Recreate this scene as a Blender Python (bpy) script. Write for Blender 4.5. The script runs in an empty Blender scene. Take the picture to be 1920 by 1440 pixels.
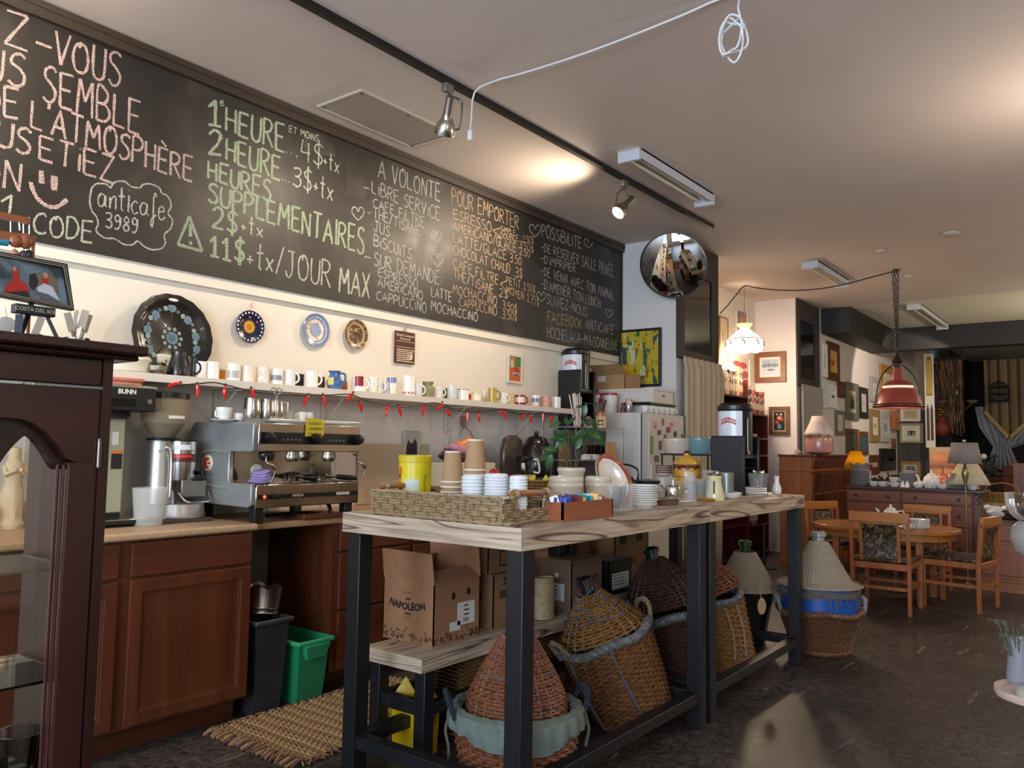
import bpy, math, random
from math import cos, sin, radians
from mathutils import Vector, Matrix
uni, rnd, rseed = random.uniform, random.random, random.seed
rseed(7)
PI = math.pi
S = bpy.context.scene
COL = S.collection
# --- camera
F = 1512.3
YAW, PIT, ROL = 0.65218148,0.07762218,0.015662
CAM = Vector((4.02,0,1.33))
cy, sy, cp, sp = cos(YAW), sin(YAW), cos(PIT), sin(PIT)
FW = Vector((-sy*cp, cy*cp, sp)); R0 = Vector((cy, sy, 0)); U0 = R0.cross(FW)
RR = cos(ROL)*R0 + sin(ROL)*U0
UU = -sin(ROL)*R0 + cos(ROL)*U0
cam = bpy.data.objects.new('camera', bpy.data.cameras.new('camera'))
COL.objects.link(cam)
cam.data.sensor_width = 36; cam.data.sensor_fit = 'HORIZONTAL'; cam.data.lens = F/1920*36
cam.data.clip_start = 0.05; cam.data.clip_end = 100
m = Matrix((RR, UU,-FW)).transposed().to_4x4(); m.translation = CAM
cam.matrix_world = m
S.camera = cam
# --- world, exposure
w = bpy.data.worlds.new('world'); S.world = w; w.use_nodes = True
w.node_tree.nodes['Background'].inputs[0].default_value = (0.45,0.6,0.9,1)
w.node_tree.nodes['Background'].inputs[1].default_value = 0.5
S.view_settings.view_transform = 'Standard'; S.view_settings.look = 'None'
S.view_settings.gamma = 1; S.view_settings.use_curve_mapping = False
S.view_settings.exposure = 0.06
# --- lights
def lamp(name, kind, loc, power, color, **k):
    d = bpy.data.lights.new(name, kind); d.energy = power; d.color = color
    o = bpy.data.objects.new(name, d); COL.objects.link(o); o.location = loc
    if 'aim' in k:
        o.rotation_euler = (Vector(k['aim'])-Vector(loc)).to_track_quat('-Z', 'Y').to_euler()
    if kind == 'AREA':
        d.shape = 'RECTANGLE'; d.size, d.size_y = k['size']
    elif kind == 'SPOT':
        d.spot_size = radians(k.get('cone', 90)); d.spot_blend = k.get('blend', .8); d.shadow_soft_size = k.get('soft', .04)
    elif kind == 'POINT':
        d.shadow_soft_size = k.get('soft', .05)
    return o
WARM = (1.0,0.80,0.58)
# daylight through the street window behind the camera
lamp('window_daylight', 'AREA',(3.6,-3.35,1.9), 460,(0.72,0.84,1.0), size=(5.2,2.4), aim=(3.2,6,2.0))
# unseen lamps added to brighten the room; one makes the right-hand ceiling glow
lamp('unseen_lamp', 'POINT',(5.9,1.0,2.45), 48,(1.0,0.86,0.74), soft=.18)
lamp('unseen_lamp', 'POINT',(4.05,5.3,2.7), 36,(1.0,0.82,0.66), soft=.12)
lamp('unseen_lamp', 'POINT',(5.6,8.5,2.45), 60,(1.0,0.84,0.68), soft=.18)
lamp('unseen_lamp', 'POINT',(4.6,12.8,2.4), 125,(1.0,0.86,0.66), soft=.18)
lamp('gallery_spot', 'SPOT',(2.3,13.4,2.98), 130,(1.0,0.86,0.74), aim=(.58,14.6,2.1), cone=75, blend=.25, soft=.03)
# track spots
lamp('spot_light', 'SPOT',(1.05,1.15,3.12), 125, WARM, aim=(0.0,1.5,2.6), cone=165, blend=1, soft=.06)
lamp('spot_light', 'SPOT',(1.02,3.33,3.08), 62, WARM, aim=(0.1,2.9,2.0), cone=150, blend=1, soft=.06)
lamp('spot_light', 'SPOT',(0.98,5.12,3.12), 85, WARM, aim=(0.0,4.0,2.7), cone=160, blend=1, soft=.06)
# --- pixel rays onto real planes
def ray(x, y): return FW*F + RR*(x-960) - UU*(y-720)
def onx(x, y, X):
    d = ray(x, y); return CAM + d*((X-CAM.x)/d.x)
def ony(x, y, Y):
    d = ray(x, y); return CAM + d*((Y-CAM.y)/d.y)
def onz(x, y, Z):
    d = ray(x, y); return CAM + d*((Z-CAM.z)/d.z)
def dep(P): return (Vector(P)-CAM).dot(FW)
def sc(P): return dep(P)/F                       # metres per pixel at P
# --- materials
def lin(v): v /= 255; return v/12.92 if v <= .04045 else ((v+.055)/1.055)**2.4
def rgb(h):
    h = h.lstrip('#'); return tuple(lin(int(h[i:i+2], 16)) for i in (0,2,4)) + (1,)
MC = {}
def new(name):
    mt = bpy.data.materials.new(name); mt.use_nodes = True
    nt = mt.node_tree; return mt, nt, nt.nodes['Principled BSDF']
def N(nt, t, **k):
    n = nt.nodes.new(t)
    for a, b in k.items():
        if a in n.inputs.keys() if not hasattr(n, a) else False: n.inputs[a].default_value = b
        else: setattr(n, a, b)
    return n
def mat(col, rough=.5, metal=0, ns=0, na=.12, bump=0, coat=0, emit=0, spec=.5, bs=None, trans=0, alpha=1, sheen=0):
    key = (col, rough, metal, ns, na, bump, coat, emit, spec, bs, trans, alpha, sheen)
    if key in MC: return MC[key]
    mt, nt, p = new('m_'+col.lstrip('#'))
    c = rgb(col)
    p.inputs['Base Color'].default_value = c
    p.inputs['Roughness'].default_value = rough; p.inputs['Metallic'].default_value = metal
    p.inputs['Specular IOR Level'].default_value = spec
    p.inputs['Coat Weight'].default_value = coat; p.inputs['Coat Roughness'].default_value = .08
    p.inputs['Transmission Weight'].default_value = trans; p.inputs['Sheen Weight'].default_value = sheen
    p.inputs['Alpha'].default_value = alpha
    if emit:
        p.inputs['Emission Color'].default_value = c; p.inputs['Emission Strength'].default_value = emit
    tc = None
    if ns or bump:
        tc = N(nt, 'ShaderNodeTexCoord'); no = N(nt, 'ShaderNodeTexNoise')
        no.inputs['Scale'].default_value = ns or bs; no.inputs['Detail'].default_value = 5
        nt.links.new(tc.outputs['Object'], no.inputs['Vector'])
        if ns and na:
            r = N(nt, 'ShaderNodeValToRGB')
            r.color_ramp.elements[0].position = .3; r.color_ramp.elements[1].position = .7
            r.color_ramp.elements[0].color = tuple(max(0, v*(1-na)) for v in c[:3])+(1,)
            r.color_ramp.elements[1].color = tuple(min(1, v*(1+na)) for v in c[:3])+(1,)
            nt.links.new(no.outputs['Fac'], r.inputs[0]); nt.links.new(r.outputs[0], p.inputs['Base Color'])
        if bump:
            b = N(nt, 'ShaderNodeBump'); b.inputs['Strength'].default_value = bump; b.inputs['Distance'].default_value = .01
            no2 = N(nt, 'ShaderNodeTexNoise'); no2.inputs['Scale'].default_value = bs or ns; no2.inputs['Detail'].default_value = 4
            nt.links.new(tc.outputs['Object'], no2.inputs['Vector'])
            nt.links.new(no2.outputs['Fac'], b.inputs['Height']); nt.links.new(b.outputs[0], p.inputs['Normal'])
    MC[key] = mt; return mt
def ramp(nt, cols):
    r = N(nt, 'ShaderNodeValToRGB'); e = r.color_ramp.elements
    while len(e) < len(cols): e.new(.5)
    for i,(pos, c) in enumerate(cols):
        e[i].position = pos; e[i].color = rgb(c)
    return r
def wood(c1, c2, axis=2, scale=6, rough=.4, coat=.2, stretch=10, dist=3):
    key = ('wood', c1, c2, axis, scale, rough, coat)
    if key in MC: return MC[key]
    mt, nt, p = new('m_wood')
    tc = N(nt, 'ShaderNodeTexCoord'); mp = N(nt, 'ShaderNodeMapping'); no = N(nt, 'ShaderNodeTexNoise')
    s = [scale*stretch/3]*3; s[axis] = scale/stretch*2
    mp.inputs['Scale'].default_value = s
    no.inputs['Scale'].default_value = 1; no.inputs['Detail'].default_value = 6; no.inputs['Distortion'].default_value = dist*.2
    r = ramp(nt,[(.3, c1),(.7, c2)])
    nt.links.new(tc.outputs['Object'], mp.inputs[0]); nt.links.new(mp.outputs[0], no.inputs['Vector'])
    nt.links.new(no.outputs['Fac'], r.inputs[0]); nt.links.new(r.outputs[0], p.inputs['Base Color'])
    p.inputs['Roughness'].default_value = rough; p.inputs['Coat Weight'].default_value = coat; p.inputs['Coat Roughness'].default_value = .15
    b = N(nt, 'ShaderNodeBump'); b.inputs['Strength'].default_value = .12; b.inputs['Distance'].default_value = .004
    nt.links.new(no.outputs['Fac'], b.inputs['Height']); nt.links.new(b.outputs[0], p.inputs['Normal'])
    MC[key] = mt; return mt
def zebra(axis=1):
    if ('zebra', axis) in MC: return MC[('zebra', axis)]
    mt, nt, p = new('m_zebra_wood'); L = nt.links.new
    tc = N(nt, 'ShaderNodeTexCoord'); mp = N(nt, 'ShaderNodeMapping'); mp.inputs['Scale'].default_value = (3.4,.5,9) if axis == 1 else (.7,3.4,9)
    no = N(nt, 'ShaderNodeTexNoise'); no.inputs['Scale'].default_value = 1; no.inputs['Detail'].default_value = 1.5; no.inputs['Distortion'].default_value = .6
    mu = N(nt, 'ShaderNodeMath'); mu.operation = 'MULTIPLY'; mu.inputs[1].default_value = 11
    fr = N(nt, 'ShaderNodeMath'); fr.operation = 'FRACT'
    r = ramp(nt,[(0, '54403a'),(.05, '7d675c'),(.11, 'c4b29c'),(.5, 'cbbaa2'),(.75, 'b9a68f'),(.93, 'c9b8a2'),(1, '8a7466')])
    n2 = N(nt, 'ShaderNodeTexNoise'); n2.inputs['Scale'].default_value = 1; n2.inputs['Detail'].default_value = 6
    mp2 = N(nt, 'ShaderNodeMapping'); mp2.inputs['Scale'].default_value = (30,2.2,60) if axis == 1 else (2.2,30,60)
    r2 = ramp(nt,[(.3, 'a8968a'),(.6, 'ffffff')])
    mx = N(nt, 'ShaderNodeMix'); mx.data_type = 'RGBA'; mx.blend_type = 'MULTIPLY'; mx.inputs[0].default_value = .7
    L(tc.outputs['Object'], mp.inputs[0]); L(mp.outputs[0], no.inputs['Vector']); L(no.outputs['Fac'], mu.inputs[0]); L(mu.outputs[0], fr.inputs[0]); L(fr.outputs[0], r.inputs[0])
    L(tc.outputs['Object'], mp2.inputs[0]); L(mp2.outputs[0], n2.inputs['Vector']); L(n2.outputs['Fac'], r2.inputs[0])
    L(r.outputs[0], mx.inputs[6]); L(r2.outputs[0], mx.inputs[7]); L(mx.outputs[2], p.inputs['Base Color'])
    p.inputs['Roughness'].default_value = .5
    MC[('zebra', axis)] = mt; return mt
def glassm(tint='ffffff', refl=1.0):
    key = ('glass', tint, refl)
    if key in MC: return MC[key]
    mt, nt, p = new('m_thin_glass'); nt.nodes.remove(p)
    tr = N(nt, 'ShaderNodeBsdfTransparent'); tr.inputs[0].default_value = rgb(tint)
    gl = N(nt, 'ShaderNodeBsdfGlossy'); gl.inputs['Roughness'].default_value = .03
    fr = N(nt, 'ShaderNodeFresnel'); fr.inputs[0].default_value = 1.5
    mx = N(nt, 'ShaderNodeMixShader'); mm = N(nt, 'ShaderNodeMath'); mm.operation = 'MULTIPLY'; mm.inputs[1].default_value = refl; mm.use_clamp = True
    L = nt.links.new
    L(fr.outputs[0], mm.inputs[0]); L(mm.outputs[0], mx.inputs[0]); L(tr.outputs[0], mx.inputs[1]); L(gl.outputs[0], mx.inputs[2])
    L(mx.outputs[0], nt.nodes['Material Output'].inputs[0])
    MC[key] = mt; return mt
def milky(col, t=.5):
    key = ('milky', col, t)
    if key in MC: return MC[key]
    mt, nt, p = new('m_plastic_clear')
    p.inputs['Base Color'].default_value = rgb(col); p.inputs['Roughness'].default_value = .25
    p.inputs['Alpha'].default_value = t
    MC[key] = mt; return mt
def chalkm(col):
    key = ('chalk', col)
    if key in MC: return MC[key]
    mt, nt, p = new('m_chalk')
    p.inputs['Base Color'].default_value = rgb(col); p.inputs['Roughness'].default_value = 1; p.inputs['Specular IOR Level'].default_value = 0
    tc = N(nt, 'ShaderNodeTexCoord'); no = N(nt, 'ShaderNodeTexNoise'); no.inputs['Scale'].default_value = 260; no.inputs['Detail'].default_value = 3
    r = ramp(nt,[(.38, '000000'),(.62, 'ffffff')]); r.color_ramp.elements[0].color = (.12,.12,.12,1); r.color_ramp.elements[1].color = (.85,.85,.85,1)
    L = nt.links.new
    L(tc.outputs['Object'], no.inputs['Vector']); L(no.outputs['Fac'], r.inputs[0]); L(r.outputs[0], p.inputs['Alpha'])
    MC[key] = mt; return mt
def art(seed, cols, scale=4, dist=2, vor=False, str_=(1,1,1)):
    key = ('art', seed, tuple(cols))
    if key in MC: return MC[key]
    mt, nt, p = new('m_artwork')
    tc = N(nt, 'ShaderNodeTexCoord'); mp = N(nt, 'ShaderNodeMapping'); mp.inputs['Location'].default_value = (seed*3.1, seed*1.7, seed*.9)
    mp.inputs['Scale'].default_value = str_
    no = N(nt, 'ShaderNodeTexNoise'); no.inputs['Scale'].default_value = scale; no.inputs['Detail'].default_value = 4; no.inputs['Distortion'].default_value = dist
    n = len(cols); r = ramp(nt,[(.28+.44*i/(n-1), c) for i, c in enumerate(cols)])
    L = nt.links.new
    L(tc.outputs['Object'], mp.inputs[0]); L(mp.outputs[0], no.inputs['Vector']); L(no.outputs['Fac'], r.inputs[0]); L(r.outputs[0], p.inputs['Base Color'])
    p.inputs['Roughness'].default_value = .45
    MC[key] = mt; return mt
WHITE = lambda: mat('e9e6de', .25, coat=.3)
CHINA = lambda: mat('e8e6e2', .18, coat=.5)
BLACKM = lambda: mat('100f10', .45)
BLACKP = lambda: mat('151517', .3)
STEEL = lambda: mat('c8c4bd', .18,1)
BRUSH = lambda: mat('a8a6a0', .38,.9)
CARD = lambda: mat('a07a55', .85, ns=30, na=.06)
DARKWOOD = lambda ax=2: wood('2a1210', '45201a', ax, 5,.33,.35)
CABWOOD = lambda ax=2: wood('4a2210', '60301a', ax, 4,.38,.25)
# --- mesh builder
def catmull(P, n=4, closed=False):
    if len(P) < 3: return [Vector(p) for p in P]
    P = [Vector(p) for p in P]; out = []
    m_ = len(P); rng = range(m_ if closed else m_-1)
    for i in rng:
        if closed: a, b, c, d = P[(i-1) % m_], P[i], P[(i+1) % m_], P[(i+2) % m_]
        else: a, b, c, d = P[max(i-1,0)], P[i], P[i+1], P[min(i+2, m_-1)]
        for k in range(n):
            t = k/n
            out.append(.5*((2*b)+(c-a)*t+(2*a-5*b+4*c-d)*t*t+(3*b-a-3*c+d)*t**3))
    if not closed: out.append(P[-1])
    return out
class MB:
    def __init__(s): s.v = []; s.f = []; s.m = []; s.T = None
    def add(s, vs, fs, m=0):
        o = len(s.v)
        s.v += [tuple(s.T @ Vector(q)) for q in vs] if s.T else [tuple(q) for q in vs]
        for f in fs: s.f.append([o+i for i in f]); s.m.append(m)
        return s
    def bb(s, a, b, m=0):
        (x0, y0, z0),(x1, y1, z1) = a, b
        return s.add([(x0, y0, z0),(x1, y0, z0),(x1, y1, z0),(x0, y1, z0),(x0, y0, z1),(x1, y0, z1),(x1, y1, z1),(x0, y1, z1)],
                     [(0,3,2,1),(4,5,6,7),(0,1,5,4),(1,2,6,5),(2,3,7,6),(3,0,4,7)], m)
    def box(s, c, d, m=0): return s.bb([c[i]-d[i]/2 for i in range(3)],[c[i]+d[i]/2 for i in range(3)], m)
    def taper(s, c, d0, d1, h, m=0, sh=(0,0)):     # frustum from z=c.z, base d0, top d1
        x, y, z = c; a, b = d0[0]/2, d0[1]/2; e, g = d1[0]/2, d1[1]/2; u, v = sh
        return s.add([(x-a, y-b, z),(x+a, y-b, z),(x+a, y+b, z),(x-a, y+b, z),(x+u-e, y+v-g, z+h),(x+u+e, y+v-g, z+h),(x+u+e, y+v+g, z+h),(x+u-e, y+v+g, z+h)],
                     [(0,3,2,1),(4,5,6,7),(0,1,5,4),(1,2,6,5),(2,3,7,6),(3,0,4,7)], m)
    def lathe(s, prof, n=24, m=0, o=(0,0,0), ax=2, sx=1, sy=1, fn=None, a0=0, a1=2*PI):
        full = abs(a1-a0-2*PI) < 1e-6; k = n if full else n+1
        vs = []; fs = []
        for (r, z) in prof:
            for i in range(k):
                a = a0+(a1-a0)*i/n
                q = fn(a, r, z) if fn else (r, z)
                x, y, zz = q[0]*cos(a)*sx, q[0]*sin(a)*sy, q[1]
                if ax == 0: x, y, zz = zz, x, y
                elif ax == 1: x, y, zz = y, zz, x
                vs.append((o[0]+x, o[1]+y, o[2]+zz))
        for j in range(len(prof)-1):
            for i in range(n):
                i2 = (i+1) % k
                a, b = j*k+i, j*k+i2
                fs.append((a, b, b+k, a+k))
        return s.add(vs, fs, m)
    def cyl(s, o, r, h, m=0, n=20, ax=2, r2=None):
        r2 = r if r2 is None else r2
        return s.lathe([(0,0),(r, 0),(r2, h),(0, h)], n, m, o, ax)
    def tube(s, P, r, n=6, m=0, closed=False):
        P = [Vector(p) for p in P]; k = len(P); vs = []; fs = []
        up = Vector((0,0,1)); prev = None
        for i, p in enumerate(P):
            a = P[(i-1) % k] if (closed or i) else P[0]; b = P[(i+1) % k] if (closed or i < k-1) else P[-1]
            t = (b-a).normalized() if (b-a).length > 1e-9 else Vector((0,0,1))
            if prev is None:
                u = t.cross(up); u = u.normalized() if u.length > 1e-3 else Vector((1,0,0))
            else:
                u = prev-t*prev.dot(t); u = u.normalized() if u.length > 1e-6 else t.orthogonal().normalized()
            prev = u; w_ = t.cross(u); rr = r[i] if isinstance(r,(list, tuple)) else r
            for j in range(n):
                c = 2*PI*j/n; vs.append(p+(u*cos(c)+w_*sin(c))*rr)
        for i in range(k if closed else k-1):
            for j in range(n):
                a = i*n+j; b = i*n+(j+1) % n; c = ((i+1) % k)*n+(j+1) % n; d = ((i+1) % k)*n+j
                fs.append((a, b, c, d))
        if not closed: fs.append(list(range(n))[::-1]); fs.append([(k-1)*n+j for j in range(n)])
        return s.add(vs, fs, m)
    def bar(s, a, b, w, d=None, m=0):        # square bar between two points
        a, b = Vector(a), Vector(b); d = d or w; t = (b-a).normalized()
        u = t.cross(Vector((0,0,1))); u = u.normalized() if u.length > 1e-3 else Vector((1,0,0)); v = t.cross(u)
        q = [(-1,-1),(1,-1),(1,1),(-1,1)]
        vs = [p+u*(i*w/2)+v*(j*d/2) for p in (a, b) for i, j in q]
        return s.add(vs,[(0,1,2,3),(7,6,5,4),(0,4,5,1),(1,5,6,2),(2,6,7,3),(3,7,4,0)], m)
    def prism(s, poly, h, m=0, ax=2, o=0):   # polygon (2D) extruded along axis from o to o+h
        def q(a, b, c): return {2: (a, b, c), 0: (c, a, b), 1: (a, c, b)}[ax]
        n = len(poly); vs = [q(a, b, o) for a, b in poly]+[q(a, b, o+h) for a, b in poly]
        fs = [list(range(n))[::-1], list(range(n, 2*n))]+[(i,(i+1) % n, n+(i+1) % n, n+i) for i in range(n)]
        return s.add(vs, fs, m)
    def ball(s, c, r, m=0, n=12):
        rx, ry, rz = r if isinstance(r,(tuple, list)) else (r, r, r)
        pr = [(sin(PI*i/(n//2+1)),-cos(PI*i/(n//2+1))) for i in range(n//2+2)]
        vs = []; fs = []
        for (a, z) in pr:
            for i in range(n): vs.append((c[0]+a*rx*cos(2*PI*i/n), c[1]+a*ry*sin(2*PI*i/n), c[2]+z*rz))
        for j in range(len(pr)-1):
            for i in range(n): fs.append((j*n+i, j*n+(i+1) % n,(j+1)*n+(i+1) % n,(j+1)*n+i))
        return s.add(vs, fs, m)
    def quad(s, a, b, c, d, m=0): return s.add([a, b, c, d],[(0,1,2,3)], m)
    def build(s, name, mats, parent=None, bevel=0, smooth=True, ang=40, loc=None, rot=None, label=None, seg=2):
        me = bpy.data.meshes.new(name)
        off = Vector((0,0,0))
        me.from_pydata(s.v,[], s.f)
        if not isinstance(mats,(list, tuple)): mats = [mats]
        for x in mats: me.materials.append(x)
        me.polygons.foreach_set('material_index',[min(i, len(mats)-1) for i in s.m])
        import bmesh
        b = bmesh.new(); b.from_mesh(me); bmesh.ops.remove_doubles(b, verts=b.verts, dist=1e-5)
        bmesh.ops.dissolve_degenerate(b, edges=b.edges, dist=1e-6)
        bmesh.ops.recalc_face_normals(b, faces=b.faces); b.to_mesh(me); b.free()
        if smooth:
            me.polygons.foreach_set('use_smooth',[True]*len(me.polygons)); me.set_sharp_from_angle(angle=radians(ang))
        o = bpy.data.objects.new(name, me); COL.objects.link(o)
        if parent: o.parent = parent
        if loc is not None: o.location = loc
        if rot is not None: o.rotation_euler = rot
        if bevel:
            md = o.modifiers.new('bevel', 'BEVEL'); md.width = bevel; md.segments = seg; md.limit_method = 'ANGLE'; md.angle_limit = radians(50)
            md.harden_normals = False
        if label: o['label'] = label
        return o
def thing(name, label, cat, loc=(0,0,0), rz=0, group=None, rot=None):
    o = bpy.data.objects.new(name, None); COL.objects.link(o); o.empty_display_size = .05
    o.location = loc; o.rotation_euler = rot or (0,0, rz); o['label'] = label; o['category'] = cat
    if group: o['group'] = group
    return o
def tag(o, label, cat, group=None):
    o['label'] = label; o['category'] = cat
    if group: o['group'] = group
    return o
def struct(o): o['kind'] = 'structure'; return o
def dup(root, loc, rz=0, label=None, group=None, scale=None, rot=None):
    r = root.copy(); COL.objects.link(r); r.location = loc; r.rotation_euler = rot or (0,0, rz)
    if scale: r.scale = scale if isinstance(scale, tuple) else (scale,)*3
    if label: r['label'] = label
    if group: r['group'] = group
    for ch in list(root.children):
        c = ch.copy(); COL.objects.link(c); c.parent = r
        for g in ch.children:
            d = g.copy(); COL.objects.link(d); d.parent = c
    return r
def text(body, size, m, parent, loc, rot, name='lettering', arch=0, align='CENTER', ext=.0004, bold=0):
    cu = bpy.data.curves.new('t', 'FONT'); cu.body = body; cu.size = size; cu.extrude = ext; cu.align_x = align; cu.align_y = 'CENTER'; cu.offset = bold; cu.resolution_u = 3
    t = bpy.data.objects.new('t', cu); COL.objects.link(t)
    dg = bpy.context.evaluated_depsgraph_get()
    me = bpy.data.meshes.new_from_object(t.evaluated_get(dg)); bpy.data.objects.remove(t)
    me.materials.clear(); me.materials.append(m)
    if arch:
        for v in me.vertices:
            x, y = v.co.x, v.co.y; v.co.x = (1/arch+y)*sin(x*arch); v.co.y = (1/arch+y)*cos(x*arch)-1/arch
    o = bpy.data.objects.new(name, me); COL.objects.link(o); o.parent = parent; o.location = loc; o.rotation_euler = rot
    return o
ORD = ['topmost', 'second from the top', 'third from the top', 'fourth from the top', 'fifth from the top', 'sixth from the top', 'seventh from the top', 'eighth from the top', 'ninth from the top', 'tenth from the top', 'eleventh from the top', 'twelfth from the top', 'thirteenth from the top', 'fourteenth from the top', 'fifteenth from the top']
RXP = (PI/2,0, PI/2)     # lettering on a face looking along +x
RYN = (PI/2,0,0)        # lettering on a face looking along -y
def frame_poly(M, outer, inner, ax, o, h, m=0):
    """ring between two polygons with the same number of points, extruded"""
    def q(a, b, c): return {2: (a, b, c), 0: (c, a, b), 1: (a, c, b)}[ax]
    n = len(outer); vs = []
    for z in (o, o+h):
        vs += [q(a, b, z) for a, b in outer]+[q(a, b, z) for a, b in inner]
    fs = []
    for i in range(n):
        j = (i+1) % n
        fs += [(i, j, n+j, n+i),(2*n+i, 3*n+i, 3*n+j, 2*n+j),(i, 2*n+i, 2*n+j, j),(n+i, n+j, 3*n+j, 3*n+i)]
    return M.add(vs, fs, m)
# ====== THE SETTING
H = 3.37
def wallbox(name, a, b, m, kind=True, bevel=0):
    M = MB().bb(a, b); o = M.build(name, m, smooth=0, bevel=bevel); struct(o); return o
# floor: dark worn concrete, glossy, with scuffs
mt, nt, p = new('m_floor')
tc = N(nt, 'ShaderNodeTexCoord'); n1 = N(nt, 'ShaderNodeTexNoise'); n1.inputs['Scale'].default_value = 1.6; n1.inputs['Detail'].default_value = 8
n2 = N(nt, 'ShaderNodeTexNoise'); n2.inputs['Scale'].default_value = 28; n2.inputs['Detail'].default_value = 6; n2.inputs['Distortion'].default_value = 1.2
mp = N(nt, 'ShaderNodeMapping'); mp.inputs['Scale'].default_value = (1,.13,1); mp.inputs['Rotation'].default_value = (0,0,.5)
n3 = N(nt, 'ShaderNodeTexNoise'); n3.inputs['Scale'].default_value = 7; n3.inputs['Detail'].default_value = 9; n3.inputs['Distortion'].default_value = 2.5
r1 = ramp(nt,[(.3, '393330'),(.52, '4a423e'),(.75, '625a54')]); r2 = ramp(nt,[(.35, '8a8a8a'),(.7, 'ffffff')])
r3 = ramp(nt,[(.655, '000000'),(.7, 'ffffff')])
mx = N(nt, 'ShaderNodeMix'); mx.data_type = 'RGBA'; mx.blend_type = 'MULTIPLY'; mx.inputs[0].default_value = 1
mx2 = N(nt, 'ShaderNodeMix'); mx2.data_type = 'RGBA'; mx2.inputs[7].default_value = rgb('8a8078')
L = nt.links.new
for q in (n1, n2): L(tc.outputs['Object'], q.inputs['Vector'])
L(tc.outputs['Object'], mp.inputs[0]); L(mp.outputs[0], n3.inputs['Vector'])
L(n1.outputs['Fac'], r1.inputs[0]); L(n2.outputs['Fac'], r2.inputs[0]); L(n3.outputs['Fac'], r3.inputs[0])
L(r1.outputs[0], mx.inputs[6]); L(r2.outputs[0], mx.inputs[7])
mf = N(nt, 'ShaderNodeMath'); mf.operation = 'MULTIPLY'; mf.inputs[1].default_value = .55
L(r3.outputs[0], mf.inputs[0]); L(mf.outputs[0], mx2.inputs[0]); L(mx.outputs[2], mx2.inputs[6]); L(mx2.outputs[2], p.inputs['Base Color'])
rr_ = N(nt, 'ShaderNodeMapRange'); rr_.inputs[3].default_value = .3; rr_.inputs[4].default_value = .62
L(n2.outputs['Fac'], rr_.inputs[0]); L(rr_.outputs[0], p.inputs['Roughness'])
bp = N(nt, 'ShaderNodeBump'); bp.inputs['Strength'].default_value = .15; bp.inputs['Distance'].default_value = .004
L(n2.outputs['Fac'], bp.inputs['Height']); L(bp.outputs[0], p.inputs['Normal'])
FLOORM = mt
wallbox('floor',(-1,-3.5,-.1),(7.5,20.5,0), FLOORM)
CREAM = mat('e4ddcf', .7, ns=2, na=.03, bump=.05, bs=60)
PANEL = mat('d3d1cd', .45, ns=3, na=.05)
COOL = mat('d9d8d6', .7, ns=2, na=.02)
LILAC = mat('ddd5d3', .7, ns=2, na=.02)
DARKP = mat('2e2622', .6, ns=4, na=.06)
CEILM = mat('d0c4bc', .85, ns=1.5, na=.02, bump=.03, bs=40)
CEIL2 = mat('ded8c4', .85, ns=1.5, na=.02)
wallbox('ceiling',(-1,-3.5, H),(7.5,11.75, H+.1), CEILM)
o = wallbox('ceiling',(-1,11.75, H),(7.5,20.5, H+.1), CEIL2)
wallbox('wall_left',(-.12,-3.5,0),(0,10.75, H), CREAM)
wallbox('wall_right',(7.4,-3.5,0),(7.5,20.5, H), mat('b9ab98', .8))
wallbox('wall_back',(-1,20.3,0),(7.5,20.5, H), mat('2a2422', .8))
# street front behind the camera: wall with a wide shop window
M = MB().bb((-.1,-3.5,0),(7.5,-3.4,.6)); M.bb((-.1,-3.5,3.15),(7.5,-3.4, H)); M.bb((-.1,-3.5,.6),(.9,-3.4,3.15)); M.bb((6.4,-3.5,.6),(7.5,-3.4,3.15))
struct(M.build('wall_front', mat('a89c8c', .8), smooth=0))
M = MB()
for x in (.9,2.7,4.5,6.34): M.bb((x,-3.48,.6),(x+.06,-3.42,3.15))
struct(M.build('window_1', mat('3a3532', .5), smooth=0))
# pier beside the mirror, with its dark fascia, and the second pier
wallbox('wall_pier',(0,7.0,0),(.63,7.97, H), COOL)
def fascia(name, X, y0, y1, oy0, oy1, oz0, oz1, zb):
    M = MB()
    frame_poly(M,[(y0, zb),(y1, zb),(y1, H),(y0, H)],[(oy0, oz0),(oy1, oz0),(oy1, oz1),(oy0, oz1)], 0, X-.012,.014)
    f = struct(M.build(name, DARKP, smooth=0))
    M = MB().bb((X-.013, oy0, oz0),(X-.009, oy1, oz1)); g = M.build('dark_pane', mat('07080a', .08, coat=1), f, smooth=0)
    return f
fascia('trim_1', .644,7.0,7.97,7.16,7.80,2.29,3.06,2.2)
wallbox('wall_alcove',(-.1,10.75,0),(.55,11.72, H), LILAC)
fascia('trim_2', .57,10.75,11.72,10.88,11.5,2.31,3.09,2.2)
GAL = mat('8f8a8d', .75, ns=2, na=.02)
wallbox('wall_gallery',(.40,11.72,0),(.58,16.4, H), mat('bdb4ac', .75, ns=2, na=.03))
TAUPE = mat('54483f', .75)
M = MB().bb((.4,16.4,0),(1.12,16.6,2.12), 0); M.bb((.4,16.4,2.12),(1.12,16.6, H), 1)
struct(M.build('wall_end',[mat('3d3835', .7), mat('8c7f70', .75)], smooth=0))
# dark soffit and beam around the raised bay
BEAM = mat('1f1b18', .6)
M = MB().bb((.58,11.78,3.01),(.98,14.3, H-.002)); M.bb((.58,14.3,3.01),(7.4,14.62, H-.002)); struct(M.build('trim_3', BEAM, smooth=0))
wallbox('baseboard_left',(0,7.97,0),(.015,10.75,.09), LILAC)
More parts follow.
